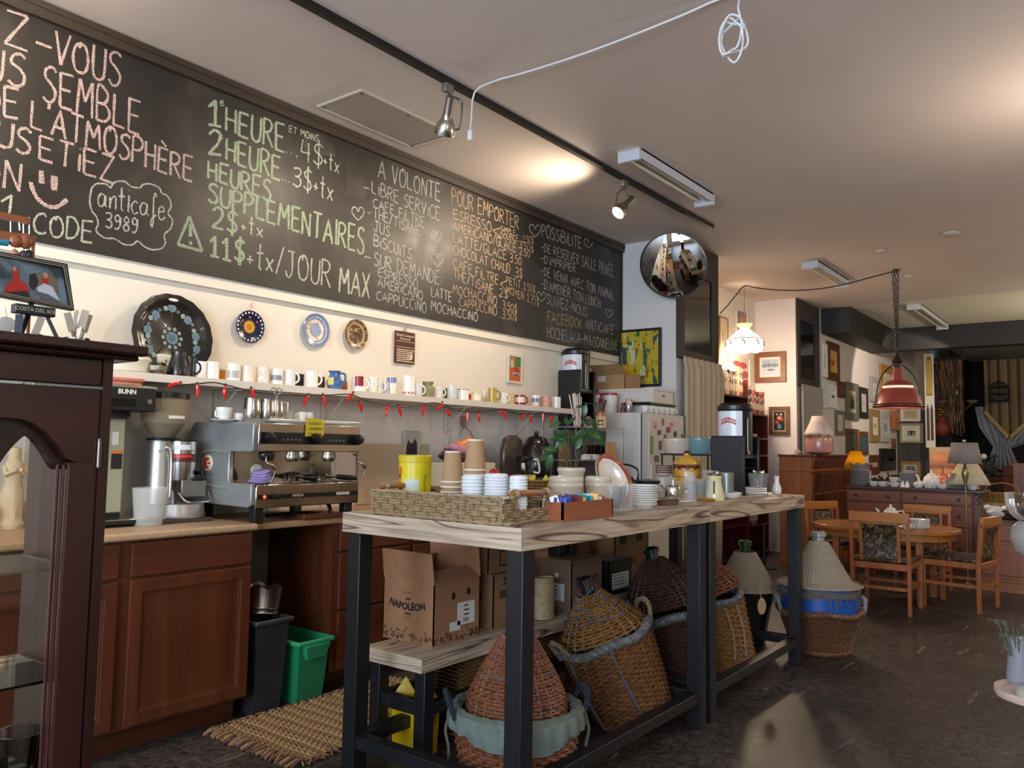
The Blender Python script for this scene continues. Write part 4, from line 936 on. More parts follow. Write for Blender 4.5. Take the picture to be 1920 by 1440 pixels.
M = MB().lathe([(.0715,.312),(.0715,.325)], 8,0,(.03,.062,0), a0=radians(-60), a1=radians(10)); M.build('red_nameplate', mat('d8392e', .4), t)
M = MB().lathe([(.0715,.35),(.0715,.375)], 8,0,(.03,.062,0), a0=radians(-80), a1=radians(5)); M.build('paper_label', mat('dfe0e0', .6), t)
M = MB().lathe([(0,.39),(.082,.392),(.08,.4),(0,.402)], 28,0,(.03,.06,0)); M.build('doser_lid', BLACKP(), t)
M = MB().bb((.06,.09,.2),(.12,.155,.208)); M.bb((.03,.13,.225),(.11,.15,.245)); M.build('dosing_lever', BLACKP(), t, bevel=.003)
M = MB().tube(catmull([(.09,.02,.14),(.13,.04,.1),(.14,.1,.095),(.12,.17,.1),(.09,.18,.14)], 5), .005); M.build('fork_rest', STEEL(), t)
M = MB().bb((.09,.03,.12),(.1,.16,.2)); M.build('front_plate', BRUSH(), t, bevel=.003)
M = MB().lathe([(0,.395),(.08,.395),(.082,.405),(.05,.41)], 28,0,(0,-.02,0)); M.build('hopper_collar', BLACKP(), t)
M = MB().lathe([(.05,.408),(.06,.42),(.108,.49),(.112,.51),(.112,.62),(.109,.62),(.108,.51),(.05,.42)], 32,0,(0,-.02,0)); M.build('bean_hopper', milky('b5a684', .42), t)
M = MB().lathe([(0,.412),(.048,.412),(.07,.44),(.095,.476),(.06,.482),(0,.47)], 28,0,(0,-.02,0)); M.build('coffee_beans', mat('1f120b', .5, bump=1, bs=90, ns=60, na=.5), t)
M = MB().lathe([(0,.628),(.1,.63),(.116,.625),(.116,.6),(.112,.6)], 32,0,(0,-.02,0)); M.build('hopper_lid', BLACKP(), t)
M = MB().lathe([(.1128,.5),(.1128,.515)], 6,0,(0,-.02,0), a0=radians(-20), a1=radians(25)); M.build('hopper_label', mat('e0ddd0', .6), t)
# ---- statue
P = onz(20,985, CZ); sx_, sy_ = .12, onx(20,985,.12).y
t = thing('statuette', 'small cream standing figure with folded hands, seen through the cabinet glass', 'statue',(.12, sy_, CZ)); ST = mat('cdbfa0', .6, bump=.3, bs=40)
M = MB().lathe([(0,0),(.05,0),(.055,.02),(.045,.035),(.042,.05),(.046,.1),(.043,.16),(.034,.2),(.04,.235),(.042,.27),(.03,.292),(.014,.3),(.012,.31)], 20, fn=lambda a, r, z: (r*(1+.07*cos(7*a+z*8)*(.02 < z < .22)), z), sx=.85); M.build('robed_body', ST, t)
M = MB().ball((0,0,.33),(.02,.019,.025)); M.build('head', ST, t)
M = MB().lathe([(.023,.3),(.026,.325),(.022,.35),(0,.36)], 16,0,(-.003,0,0)); M.lathe([(.036,.22),(.034,.28),(.024,.31)], 16,0,(-.004,0,0)); M.build('veil', ST, t)
M = MB()
for k in (-1,1): M.tube([(0, k*.036,.27),(.025, k*.04,.235),(.045, k*.008,.255)],[.013,.013,.009], 8)
M.build('arms', ST, t)
M = MB().lathe([(0,.0),(.035,0),(.035,.09),(.03,.1),(0,.1)], 20); o = M.build('yellow_jar', mat('c9b25a', .4), loc=(.14, sy_-.12, CZ)); tag(o, 'pale yellow jar left of the statuette', 'jar')
# ---- espresso machine
EX0, EX1, EY0, EY1, EZ0, EZ1 = .1,.65,2.355,3.035,1.02,1.432
t = thing('espresso_machine', 'grey two-group espresso machine with chrome front on the tan worktop', 'espresso machine',(.375,2.695,.935)); ox, oy, oz = .375,2.695,.935
E_ = lambda x, y, z: (x-ox, y-oy, z-oz)
GREYP = mat('8f9291', .32,.35); GREYD = mat('6d706f', .4,.3)
prof = [(EX0, EZ0),(EX1-.03, EZ0-.005),(EX1, EZ0+.01),(EX1,1.13),(.47,1.13),(.455,1.15),(.455,1.285),(EX1-.01,1.285),(EX1,1.30),(EX1, EZ1-.012),(EX1-.02, EZ1),(EX0+.03, EZ1),(EX0, EZ1-.03)]
pl = [(x-ox, z-oz) for x, z in prof]
for a, nm in ((EY0, 'side_panel'),(EY1-.03, 'side_panel')):
    M = MB().prism(pl, .03,0,1, a-oy); M.build(nm, GREYP, t, bevel=.006)
M = MB().bb(E_(EX0+.01, EY0+.03, EZ0+.01), E_(.45, EY1-.03, EZ1-.01)); M.bb(E_(.4, EY0+.03,1.29), E_(EX1-.012, EY1-.03, EZ1-.006)); M.build('housing', GREYD, t, smooth=0)
M = MB().bb(E_(.449, EY0+.03,1.11), E_(.456, EY1-.03,1.29)); M.build('back_splash', mat('b8b0a4', .12,1), t, smooth=0)
M = MB().bb(E_(EX1-.012, EY0+.028,1.288), E_(EX1+.004, EY1-.002, EZ1-.004)); M.build('upper_front', mat('c9bfb2', .16,1), t, bevel=.004)
M = MB().bb(E_(EX1+.004, EY0+.035,1.325), E_(EX1+.009, EY1-.005,1.385)); M.build('control_strip', BLACKP(), t, bevel=.002)
for y in (EY0+.07, EY0+.36, EY1-.035):
    M = MB().lathe([(0,0),(.026,0),(.028,.02),(.022,.045),(0,.048)], 16,0, E_(EX1+.008, y, 1.355), 0, fn=lambda a, r, z: (r*(1+.1*cos(6*a)), z)); M.build('steam_knob', mat('0d0d0e', .25), t)
M = MB()
for y0 in (EY0+.17, EY0+.46):
    for k in range(5): M.cyl(E_(EX1+.009, y0+k*.025,1.348), .0035,.003, ax=0, n=8)
M.build('button_icons', mat('9a9488', .5), t)
M = MB().bb(E_(.455, EY0+.02,1.115), E_(EX1+.004, EY1-.002,1.128)); M.build('drip_grid', mat('2b2826', .35,.6), t, smooth=0)
M = MB().bb(E_(EX1-.012, EY0+.025,1.012), E_(EX1+.006, EY1,1.126)); M.build('lower_front', mat('b9ab9b', .18,1), t, bevel=.005)
M = MB().bb(E_(EX1+.006, EY0+.03,1.055), E_(EX1+.01, EY1-.01,1.078)); M.build('lower_strip', BLACKP(), t, smooth=0)
M = MB().cyl(E_(EX1+.009, EY0+.07,1.067), .008,.004, ax=0, n=12); M.build('power_lamp', mat('ff5030', .3, emit=3), t)
M = MB().lathe([(0,0),(.016,0),(.014,.022),(0,.024)], 14,0, E_(EX1+.009, EY0+.13,1.067), 0); M.build('power_knob', BLACKP(), t)
text('VENEZIA', .018, mat('c9c4b8', .5), t, E_(EX1+.0105, EY0+.27,1.067), RXP)
M = MB().bb(E_(EX1+.0105, EY1-.16,1.06), E_(EX1+.0115, EY1-.07,1.075)); M.build('maker_plate', mat('bdb7a6', .5), t, smooth=0)
# badge
bx_, bz_ = ony(390,868, EY0).x, ony(390,868, EY0).z
M = MB().lathe([(0,-.008),(.036,-.007),(.042,0)], 28,0, E_(bx_, EY0, bz_), 1); bd = M.build('round_badge', mat('d6c9a6', .35), t)
M = MB(); bxx, bzz = bx_-ox, bz_-oz; yb_ = EY0-oy-.0095
poly = [(-.024,-.028),(.02,-.028),(.02,-.016),(.008,-.016),(.0,-.008),(.0,.008),(.008,.016),(.02,.016),(.02,.028),(-.024,.028)]
M.prism([(bxx+a, bzz+b) for a, b in poly], .001,0,1, yb_); M.bb((bxx+.008, yb_, bzz-.004),(bxx+.036, yb_+.001, bzz+.004)); M.build('logo', mat('c02818', .4), bd, smooth=0)
bd.children[0].parent = t
M = MB(); P = [E_(.45, EY0-.003,1.28), E_(.28, EY0-.003,1.285), E_(.2, EY0-.003,1.25), E_(.19, EY0-.003,1.17), E_(.24, EY0-.003,1.12), E_(.45, EY0-.003,1.105)]; M.tube(catmull(P, 5), .006,6); M.build('side_emboss', mat('a6a9a8', .3,.4), t)
for y in (2.66,2.90):
    M = MB().lathe([(0,0),(.034,0),(.036,-.04),(.03,-.055),(0,-.055)], 24,0, E_(.56, y, 1.29)); M.lathe([(.04,-.02),(.04,-.035),(.036,-.035)], 24,0, E_(.56, y, 1.29)); M.build('group_head', STEEL(), t)
def portafilter(y, dirv, z=1.13):
    M = MB(); q = t
    M.lathe([(.0,0),(.03,0),(.034,.035),(.036,.038)], 18,0, E_(.57, y, z)); P0 = Vector(E_(.57, y, z+.025)); d = Vector(dirv).normalized()
    M.tube([tuple(P0+d*.03), tuple(P0+d*.1)], .008,8,0); M.tube([tuple(P0+d*.09), tuple(P0+d*.11), tuple(P0+d*.17), tuple(P0+d*.215)],[.01,.015,.016,.012], 10,1)
    M.build('portafilter',[STEEL(), mat('141414', .3)], t)
portafilter(2.64,(-.1,1,-.12), 1.14); portafilter(2.84,(.25,1,-.08), 1.135)
for (y, k) in ((EY0+.08,1),(EY1-.01,1)):
    M = MB(); yy = y-oy
    P = [(.24, yy, .34),(.27, yy, .33),(.3, yy-.02,.3),(.31, yy+.03,.27),(.3, yy+.01,.2)]
    M.tube(catmull(P, 4), .005,8,0); M.tube([(.30, yy+.02,.285),(.31, yy+.03,.265)], .009,8,1); M.build('steam_wand',[STEEL(), BLACKP()], t)
M = MB().ball(E_(EX1-.03, EY0+.09,1.27),(.03,.03,.03)); M.build('wand_joint', BLACKP(), t)
M = MB().lathe([(0,0),(.03,0),(.032,.004),(.03,.008),(0,.008)], 20,0, E_(.457, EY0+.16,1.19), 0); M.build('pressure_gauge', mat('d6d2c8', .3), t)
for a in (EX0+.05, EX1-.07):
    for b in (EY0+.04, EY1-.07): M = MB().bb(E_(a, b, .9355), E_(a+.05, b+.05,1.02)); M.build('foot', BLACKM(), t, bevel=.003)
M = MB().tube(catmull([E_(.5,2.55,.96), E_(.55,2.75,.965), E_(.52,2.95,.955), E_(.4,3.02,1.02)], 6), .012); M.build('drain_hose', BLACKP(), t)
# yellow note
A = onx(590,806, EX1+.012); M = MB();
t2 = thing('paper_note', 'yellow handwritten paper note stuck on the upper front of the espresso machine', 'note',(EX1+.012, A.y, A.z+.01)); M.add([(0,-.06,-.045),(0.006,.055,-.04),(0.002,.062,.045),(-.0,-.055,.05)],[(0,1,2,3)]); M.v += [(x-.001, y, z) for x, y, z in M.v]; M.f.append([7,6,5,4]); M.m.append(0); M.build('paper', mat('c9b428', .8), t2, smooth=0)
M = MB(); rseed(2)
for r_ in range(3):
    y = -.045
    while y < .035:
        l_ = uni(.006,.012); M.tube([(.008, y, .022-r_*.027-.006),(.008, y+l_*.5,.022-r_*.027+.008),(.008, y+l_, .022-r_*.027-.006)], .0012,4); y += l_+.004
M.build('handwriting', mat('1c1a14', .8), t2)
# purple cloth
M = MB();
for k in range(4): M.ball((0,0,.014+k*.014),(.055,.06-.006*k, .016), 0,16)
for i,(x, y, z) in enumerate(M.v): M.v[i] = (x+.006*sin(40*y+z*90), y+.005*sin(50*x), z+.004*sin(60*y))
o = M.build('cloth', mat('8d7cab', .95, ns=40, na=.15), loc=(.6, EY0+.09,1.128)); tag(o, 'crumpled lilac cloth on the drip tray of the espresso machine', 'cloth')
# on top of the machine
def tray_(name, lab, x, y, w_, l_, rz=0):
    t = thing(name, lab, 'tray',(x, y, EZ1+.002), rz); M = MB().taper((0,0,.006),(w_*.8, l_*.86),(w_*.82, l_*.88), .004)
    frame_poly(M,[(-w_/2,-l_/2),(w_/2,-l_/2),(w_/2, l_/2),(-w_/2, l_/2)],[(-w_*.41,-l_*.43),(w_*.41,-l_*.43),(w_*.41, l_*.43),(-w_*.41, l_*.43)], 2,.012,.008)
    M.taper((0,0,.0),(w_*.7, l_*.76),(w_*.78, l_*.84), .008); M.build('tray_body', CHINA(), t, bevel=.003)
    return t
TZ = EZ1+.022
tray_('serving_tray', 'white ceramic tray under the steel milk pitchers on the espresso machine', .5, onx(550,783,.5).y-.0,.17,.34)
tray_('serving_tray', 'white ceramic tray behind the yellow note on the espresso machine', .52, onx(618,788,.52).y+.0,.15,.32)
def pitcher_(px, s_=1, lab='', hd=60):
    y = onx(px, 780,.5).y; t = thing('milk_pitcher', lab, 'pitcher',(.5, y, TZ), 0, None); M = MB()
    M.lathe([(0,.0),(.04,0),(.043,.01),(.042,.05),(.038,.09),(.039,.1),(.036,.1),(.035,.09),(.039,.04),(0,.008)], 26, fn=lambda a, r, z: (r*(1+.1*(z > .095)*(cos(a+2.5) > .9)), z)); M.build('body', STEEL(), t)
    a = radians(hd); c_, s2 = cos(a), sin(a); M = MB().tube([(.038*c_, .038*s2,.09),(.066*c_, .066*s2,.09),(.068*c_, .068*s2,.03)], .004); M.build('handle', STEEL(), t)
    return t
pitcher_(472,1, 'small steel milk pitcher leftmost on the white tray atop the machine', 65); pitcher_(500,1, 'steel milk pitcher in the middle of the white tray atop the machine', 100); pitcher_(517,1, 'steel milk pitcher holding the scissors atop the machine', 80)
y = onx(517,780,.5).y; t = thing('scissors', 'pair of scissors with loop handles standing in a steel pitcher', 'scissors',(.5, y, TZ+.01)); M = MB().tube([(0,-.01,0),(0,.006,.12)], .003,5); M.tube([(0,.01,0),(0,-.01,.12)], .003,5); M.build('blades', STEEL(), t)
M = MB()
for k in (-1,1): M.tube([(0, k*.018+.014*cos(a*PI/6), .138+.016*sin(a*PI/6)) for a in range(12)], .0035,6, closed=True)
M.build('finger_loops', mat('a9a49a', .3,.8), t)
def cup(name, lab, P, r, h, ha, saucer=False, group=None, m_=None):
    t = thing(name, lab, 'cup', P); m_ = m_ or CHINA()
    if group: t['group'] = group
    mug_mesh(t, r, h, m_, None, ha, prof=[(r*.6,0),(r*.62,.004),(r*.85, h*.3),(r*.97, h*.7),(r, h)]); return t
for (px, py, r, h, ha, lab) in ((420,785,.04,.06,200, 'white cup on a saucer at the left of the espresso machine top'),(448,784,.032,.045,100, 'small white cup left of the steel pitchers')):
    y = onx(px, py, .42).y; cup('espresso_cup', lab,(.42, y, EZ1+.012 if px==420 else EZ1+.001), r, h, ha)
y = onx(420,788,.42).y; M = MB().lathe([(0,0),(.04,0),(.07,.009),(.068,.011),(.04,.004),(0,.004)], 28); o = M.build('saucer', CHINA(), loc=(.42, y, EZ1+.001)); tag(o, 'white saucer under the leftmost cup on the espresso machine', 'saucer')
for (px, lab) in ((567, 'small white cup upside down on the tray by the yellow note'),(578, 'tiny white lidded jug on the tray by the yellow note'),(538, 'glass-handled cup right of the milk pitchers')):
    y = onx(px, 782,.47).y; cup('espresso_cup', lab,(.47, y, TZ), .026,.045,100 if px != 567 else 220, m_=CHINA() if px != 538 else mat('b9b8a8', .2))
# under the machine
M = MB().bb((-.1,-.14,0),(.1,.14,.028)); o = M.build('binder', wood('4a2416', '63301c', 1,5), bevel=.004, loc=(.52,2.84,.9355)); tag(o, 'flat reddish brown wooden board lying under the espresso machine', 'board')
# tan splash sheet behind
A = onx(676,900,.05); B = onx(808,900,.05); M = MB().bb((.014, A.y, .94),(.022, B.y, onx(740,832,.02).z)); o = M.build('splash_sheet', mat('b3a68e', .3, coat=.3), smooth=0); tag(o, 'tan translucent splash sheet on the wall right of the espresso machine', 'panel')
A = onx(773,838,.03)
def catpic(t, a, b, y): flat(t,[([(-a*.8,-b),(a*.8,-b),(a*.75, b*.1),(a*.4, b*.45),(a*.15, b*.1),(-a*.25, b*.05),(-a*.45, b*.35),(-a*.7,0)], 0)],[mat('1a1e30', .6)], y)
picture('framed_picture', 'small dark blue on grey canvas above the yellow canister', 'x',(.013, A.y, A.z+.02), .15,.19,.006, 'b9b8ac', mat('a9aaa0', .6), extra=catpic)
# bins in the gap
def binx(name, lab, m_, x, y, w_, l_, h, rim, extra=None):
    t = thing(name, lab, 'bin',(x, y, 0)); M = MB(); a = .8
    M.taper((0,0,0.001),(w_*a, l_*a),(w_, l_), h)
    M.f.pop(1); M.m.pop(); M.v = list(M.v)
    k = len(M.v); M.taper((0,0,.008),(w_*a-.008, l_*a-.008),(w_-.008, l_-.008), h-.008); M.f.pop(7-1+1-1 if 0 else len(M.f)-5); M.m.pop()
    M.build('bin_body', m_, t, smooth=0)
    M = MB(); frame_poly(M,[(-w_/2-.018,-l_/2-.018),(w_/2+.018,-l_/2-.018),(w_/2+.018, l_/2+.018),(-w_/2-.018, l_/2+.018)],[(-w_/2+.004,-l_/2+.004),(w_/2-.004,-l_/2+.004),(w_/2-.004, l_/2-.004),(-w_/2+.004, l_/2-.004)], 2, h-.02,.022)
    M.build('rim', rim, t, bevel=.006)
    return t
binx('waste_bin', 'tall dark grey waste bin beside the cherry cabinet end', mat('2c2d31', .5), .44,2.545,.34,.19,.455, mat('34353a', .5))
t = binx('recycling_bin', 'open green plastic recycling bin in the gap beside the dark grey bin', mat('1f7a50', .35), .46,2.785,.36,.2,.32, mat('2f9465', .35))
M = MB().taper((.185,0,.225),(.02,.12),(.05,.16), .075); M.build('lift_handle', mat('2a8a5c', .35), t, bevel=.004)
# steel canister leaning in the grey bin
t = thing('steel_canister', 'shiny dented steel bucket standing in the dark grey bin', 'bucket',(.47,2.545,.27), rot=(-.1,.0,0)); M = MB().lathe([(0,0),(.075,0),(.08,.02),(.088,.2),(.091,.205),(.088,.21),(.09,.225),(.092,.23),(.09,.235),(.095,.33),(.088,.335),(.085,.23),(.07,.02),(0,.01)], 28, fn=lambda a, r, z: (r*(1+.03*sin(3*a+z*30)*(z > .25)), z+.01*sin(5*a)*(z > .3))); M.build('body', mat('b9b5b0', .25,1), t)
# ====== ISLAND
IZ = 1.052
IX0, IX1, IY0, IYM, IY1 = 1.45,2.362,2.237,3.80,5.27
IRON = mat('121318', .42, ns=10, na=.15)
for (y0, y1, lab) in ((IY0, IYM-.001, 'black steel framed island table with zebra wood top, nearer half carrying the woven tray'),(IYM+.001, IY1, 'black steel framed island table with zebra wood top, farther half carrying the coffee urn')):
    t = thing('island_table', lab, 'table',((IX0+IX1)/2,(y0+y1)/2,0)); xc, yc = (IX0+IX1)/2,(y0+y1)/2
    M = MB().bb((IX0-xc, y0-yc, IZ-.078),(IX1-xc, y1-yc, IZ)); M.m[2] = 1; M.build('table_top',[zebra(), zebra(0)], t, smooth=0)
    a, b = (IX1-IX0)/2-.045,(y1-y0)/2-.06
    for x in (-a, a):
        for y in (-b, b): M = MB().bb((x-.036, y-.036,0.001),(x+.036, y+.036, IZ-.08)); M.build('leg', IRON, t, bevel=.003)
    for x in (-a, a): M = MB().bb((x-.03,-b+.03,.12),(x+.03, b-.03,.17)); M.build('lower_rail', IRON, t, bevel=.003)
    for y in (-b, b): M = MB().bb((-a+.03, y-.03,.12),(a-.03, y+.03,.17)); M.build('lower_rail', IRON, t, bevel=.003)
# bench under the island
t = thing('low_bench', 'low zebra wood bench with black legs under the island, carrying the cartons', 'bench',(1.50,3.45,0))
M = MB().bb((-.18,-.965,.393),(.178,.965,.45)); M.m[2] = 1; M.build('bench_top',[zebra(), zebra(0)], t, smooth=0)
for x in (-.135,.135):
    for y in (-.9,.9): M = MB().bb((x-.03, y-.03,.001),(x+.03, y+.03,.392)); M.build('leg', IRON, t, bevel=.003)
M = MB()
for y in (-.9,.9): M.bb((-.12, y-.02,.2),(.12, y+.02,.26))
for x in (-.135,.135): M.bb((x-.02,-.88,.2),(x+.02,.88,.25))
M.build('brace', IRON, t, bevel=.003)
# cartons
CB1, CB2, CB3 = mat('8f6748', .85, ns=25, na=.07), mat('7d5e42', .85, ns=25, na=.07), mat('6b5645', .85, ns=25, na=.07)
def carton(lab, x0, x1, y0, y1, z0, h, m_, flaps=(), open_=True, tape=None):
    t = thing('cardboard_box', lab, 'box',((x0+x1)/2,(y0+y1)/2, z0)); a, b = (x1-x0)/2,(y1-y0)/2; th = .005
    M = MB().bb((-a,-b, 0.001),(a, b, th)); M.bb((-a,-b, th),(-a+th, b, h)); M.bb((a-th,-b, th),(a, b, h)); M.bb((-a,-b, th),(a,-b+th, h)); M.bb((-a, b-th, th),(a, b, h))
    if not open_: M.bb((-a,-b, h),(a, b, h+th))
    M.build('box_body', m_, t, smooth=0)
    for (side, ln, ang) in flaps:
        an = radians(ang); c, s = cos(an), sin(an)
        M = MB()
        if side in 'xX': k = 1 if side=='X' else -1; P = [(k*a,-b),(k*a, b)]; q = [(k*a,-b, h),(k*a, b, h),(k*(a+ln*c), b*.98, h+ln*s),(k*(a+ln*c),-b*.98, h+ln*s)]
        else: k = 1 if side=='Y' else -1; q = [(-a, k*b, h),(a, k*b, h),(a*.98, k*(b+ln*c), h+ln*s),(-a*.98, k*(b+ln*c), h+ln*s)]
        M.add(q+[(v[0], v[1], v[2]-.0) for v in [(w_[0]+(.004 if side in 'xX' else 0), w_[1]+(.004 if side in 'yY' else 0), w_[2]+.001) for w_ in q]],[(0,1,2,3),(7,6,5,4),(0,4,5,1),(1,5,6,2),(2,6,7,3),(3,7,4,0)]); M.build('flap', m_, t, smooth=0)
    return t
def band_print(t, a, b, face='y', seed=3, col='1d120c', hgt=.06):
    """coffee-bean border printed round the foot of a box"""
    rseed(seed); M = MB()
    L_ = 2*(a if face=='y' else b)
    n = int(L_*150)
    for k in range(n):
        u = -L_/2+.006+(L_-.012)*rnd(); z = .012+abs(random.gauss(0,.4))*hgt*.8; z = min(z, hgt); r_ = uni(.004,.009); an = rnd()*3
        P = [(u+r_*cos(q)*cos(an)-.5*r_*sin(q)*sin(an), z+r_*cos(q)*sin(an)+.5*r_*sin(q)*cos(an)) for q in [i*PI/4 for i in range(8)]]
        if face=='y': M.tube([(x,-b-.0008, zz) for x, zz in P], .0011,3, closed=True)
        else: M.tube([(a+.0008, x, zz) for x, zz in P], .0011,3, closed=True)
    M.build('printed_border', mat(col, .8), t, smooth=0)
INK = mat('1c110b', .8)
t = carton('open cardboard coffee carton with raised flaps and coffee logo, nearest on the bench', 1.262,1.578,2.66,2.975,.45,.27, CB1, flaps=(('y', .135,82),('X', .09,150),('Y', .14,95),('x', .1,120)))
a, b = .158,.1575
text('NAPOLÉON', .042, INK, t,(-.005,-b-.001,.155), RYN, arch=-2.2, bold=.0015); text('CAFÉ', .014, INK, t,(0,-b-.001,.19), RYN, bold=.0005); text('COFFEE', .012, INK, t,(0,-b-.001,.125), RYN, bold=.0005)
M = MB()
for k in range(5):
    an = (k-2)*.3; cx, cz = .055*sin(an), .165+.055*cos(an)
    P = [(cx+(.006 if k==2 else .004)*(1 if i%2==0 else .4)*sin(i*PI/5), cz+(.006 if k==2 else .004)*(1 if i%2==0 else .4)*cos(i*PI/5)) for i in range(10)]; M.prism(P, .0008,0,1,-b-.0012)
M.bb((-.02,-b-.0012,.108),(.02,-b-.0004,.1095)); M.bb((-.01,-b-.0012,.1),(.01,-b-.0004,.1015)); M.build('logo_stars', INK, t, smooth=0)
band_print(t, a, b, 'y', 3); band_print(t, a, b, 'x', 5)
M = MB().bb((a, .0,.07),(a+.001,.12,.17)); M.bb((a,-.05,.05),(a+.001,.02,.09)); M.build('shipping_label', mat('c9c7c2', .7), t, smooth=0)
M = MB()
for k,(w_, z_) in enumerate(((.03,.15),(.035,.13),(.035,.11))): M.bb((a+.0012,.045, z_),(a+.0016,.045+w_, z_+.006))
for k in range(8): M.bb((a+.0012,.04+k*.005,.08),(a+.0016,.042+k*.005,.098))
M.build('label_print', INK, t, smooth=0)
for (y, z) in ((-.03,.205),(.075,.215)): M = MB().prism(disc(y, z, .012,.017), .002,0,0, a-.0005); M.build('hand_hole', mat('070504', .9), t, smooth=0)
t = carton('carton printed with a round badge and the number 20, behind the open coffee carton', 1.26,1.56,3.10,3.40,.45,.255, CB2, open_=False); a, b = .15,.15
M = MB().prism(disc(-.02,.15,.095,.1,28), .0008,0,1,-b-.0010, ); M.prism(disc(-.02,.17,.075,.07,24), .0008,1,1,-b-.0014); M.build('printed_badge',[mat('3f322a', .8), mat('7b6049', .85)], t, smooth=0)
text('20', .05, INK, t,(a+.0012,-.05,.22), RXP, bold=.001)
M = MB()
for k in range(9): M.bb((a+.0004,-.1+k*.009,.14),(a+.001,-.095+k*.009,.18))
M.build('barcode', INK, t, smooth=0)
t = carton('plain closed carton with a square print lying on top of the number 20 carton', 1.25,1.54,3.08,3.38,.712,.15, CB2, open_=False)
M = MB(); frame_poly(M,[(-.06,.03),(.02,.03),(.02,.11),(-.06,.11)],[(-.052,.038),(.012,.038),(.012,.102),(-.052,.102)], 0,.1452,.0006); M.build('print', INK, t, smooth=0)
t = thing('wicker_tray', 'stack edge of a pale flat wicker tray between two cartons', 'tray',(1.60,3.47,.451)); M = MB()
for k in range(16): M.tube([(.04*cos(q)*1.0,.06*sin(q), .01+k*.013) for q in [i*PI/8 for i in range(16)]], .0065,5, closed=True)
M.build('woven_body', mat('a89a78', .8, ns=40, na=.2), t)
t = carton('coffee carton with the same logo and a white label, behind the tilted demijohn', 1.34,1.67,3.62,3.93,.45,.28, CB3, flaps=(), open_=False); a, b = .165,.155
text('NAPOLÉON', .042, INK, t,(a+.0012,.0,.17), RXP, arch=-2.2, bold=.0015); band_print(t, a, b, 'y', 8)
M = MB().bb((-.0,-b-.001,.07),(.12,-b, .16)); M.build('shipping_label', mat('aeb4bb', .7), t, smooth=0)
M = MB()
for k in range(3): M.bb((.01,-b-.0014,.14-k*.02),(.07,-b-.0009,.147-k*.02))
M.build('label_print', INK, t, smooth=0)
M = MB().prism(disc(.07,.2,.014,.014), .001,0,1,-b-.001); M.build('round_sticker', mat('b9b4aa', .7), t, smooth=0)
t = carton('small black carton with a white label, right of the second coffee carton', 1.45,1.67,4.0,4.26,.50,.19, mat('151416', .5), open_=False); a, b = .11,.13
M = MB().bb((a,-.09,.03),(a+.001,.1,.12)); M.build('shipping_label', mat('b9b6b0', .7), t, smooth=0)
M = MB()
for k in range(4): M.bb((a+.0012,-.08,.105-k*.017),(a+.0016,.03+.01*k, .109-k*.017))
M.build('label_print', INK, t, smooth=0)
M = MB().bb((-.1,-.14,0),(.13,.14,.048)); o = M.build('paper_stack', mat('8d877a', .8), bevel=.002, loc=(1.54,4.12,.451)); tag(o, 'flat stack of pale paper under the small black carton', 'paper')
t = carton('tall brown carton with printed handling marks, standing against the far end of the bench', 1.12,1.42,4.5,4.95,.002,.86, mat('7a5a3c', .85, ns=20, na=.06), open_=False)
M = MB()
for (y, z) in ((-.12,.76),(.1,.76),(-.12,.4),(.1,.4)): M.bb((.1502, y-.045, z-.04),(.151, y+.045, z+.04))
text('BIL2', .06, INK, t,(.1512,0,.6), RXP); M.build('handling_marks', INK, t, smooth=0)
carton('brown carton behind the second coffee carton, higher than it', 1.0,1.30,3.95,4.42,.48,.36, CB2, open_=False)
carton('brown carton on the floor carrying another carton behind the bench', 1.0,1.30,3.95,4.42,.002,.47, CB3, open_=False)
# plastic bag behind the open carton
M = MB().lathe([(0,0),(.05,.02),(.06,.1),(.03,.18),(.015,.22),(.03,.26)], 14, fn=lambda a, r, z: (r*(1+.25*sin(5*a+z*20)), z)); o = M.build('plastic_bag', mat('4a4a50', .3), loc=(1.33,3.03,.72), parent=None); o.location = (1.30,3.035,.452); tag(o, 'crumpled grey plastic bag sticking up behind the open coffee carton', 'bag'); o.scale = (.8,.8,1.9)
# yellow bag under the bench
t = thing('detergent_bottle', 'bright yellow pointed carton standing under the near end of the bench', 'carton',(1.50,2.64,0)); M = MB().taper((0,0,.002),(.17,.1),(.19,.11), .22); M.add([(-.095,-.055,.222),(.095,-.055,.222),(.095,.055,.222),(-.095,.055,.222),(-.06,0,.31),(.0,0,.25),(.06,0,.31)],[(0,5,4),(0,1,5),(1,6,5),(2,5,6),(3,5,2),(3,4,5),(0,4,3),(1,2,6)]); M.build('carton_body', mat('c7a80d', .35), t, smooth=0)
# rolled straw mat behind the bench leg
t = thing('woven_hamper', 'large flat woven straw hamper under the bench', 'basket',(1.50,3.4,0)); M = MB()
for k in range(20): M.tube([(-.09,-.55,.012+k*.0185),(.09,-.55,.012+k*.0185),(.095,0,.012+k*.0185),(.09,.4,.012+k*.0185),(-.09,.4,.012+k*.0185)], .0105,5, closed=True)
M.bb((-.085,-.54,.005),(.085,.39,.02)); M.build('woven_body', art(41,['4a3320', '7a5a38', '5e4228', '8a6a44'], 30,1, str_=(1,1,8)), t)
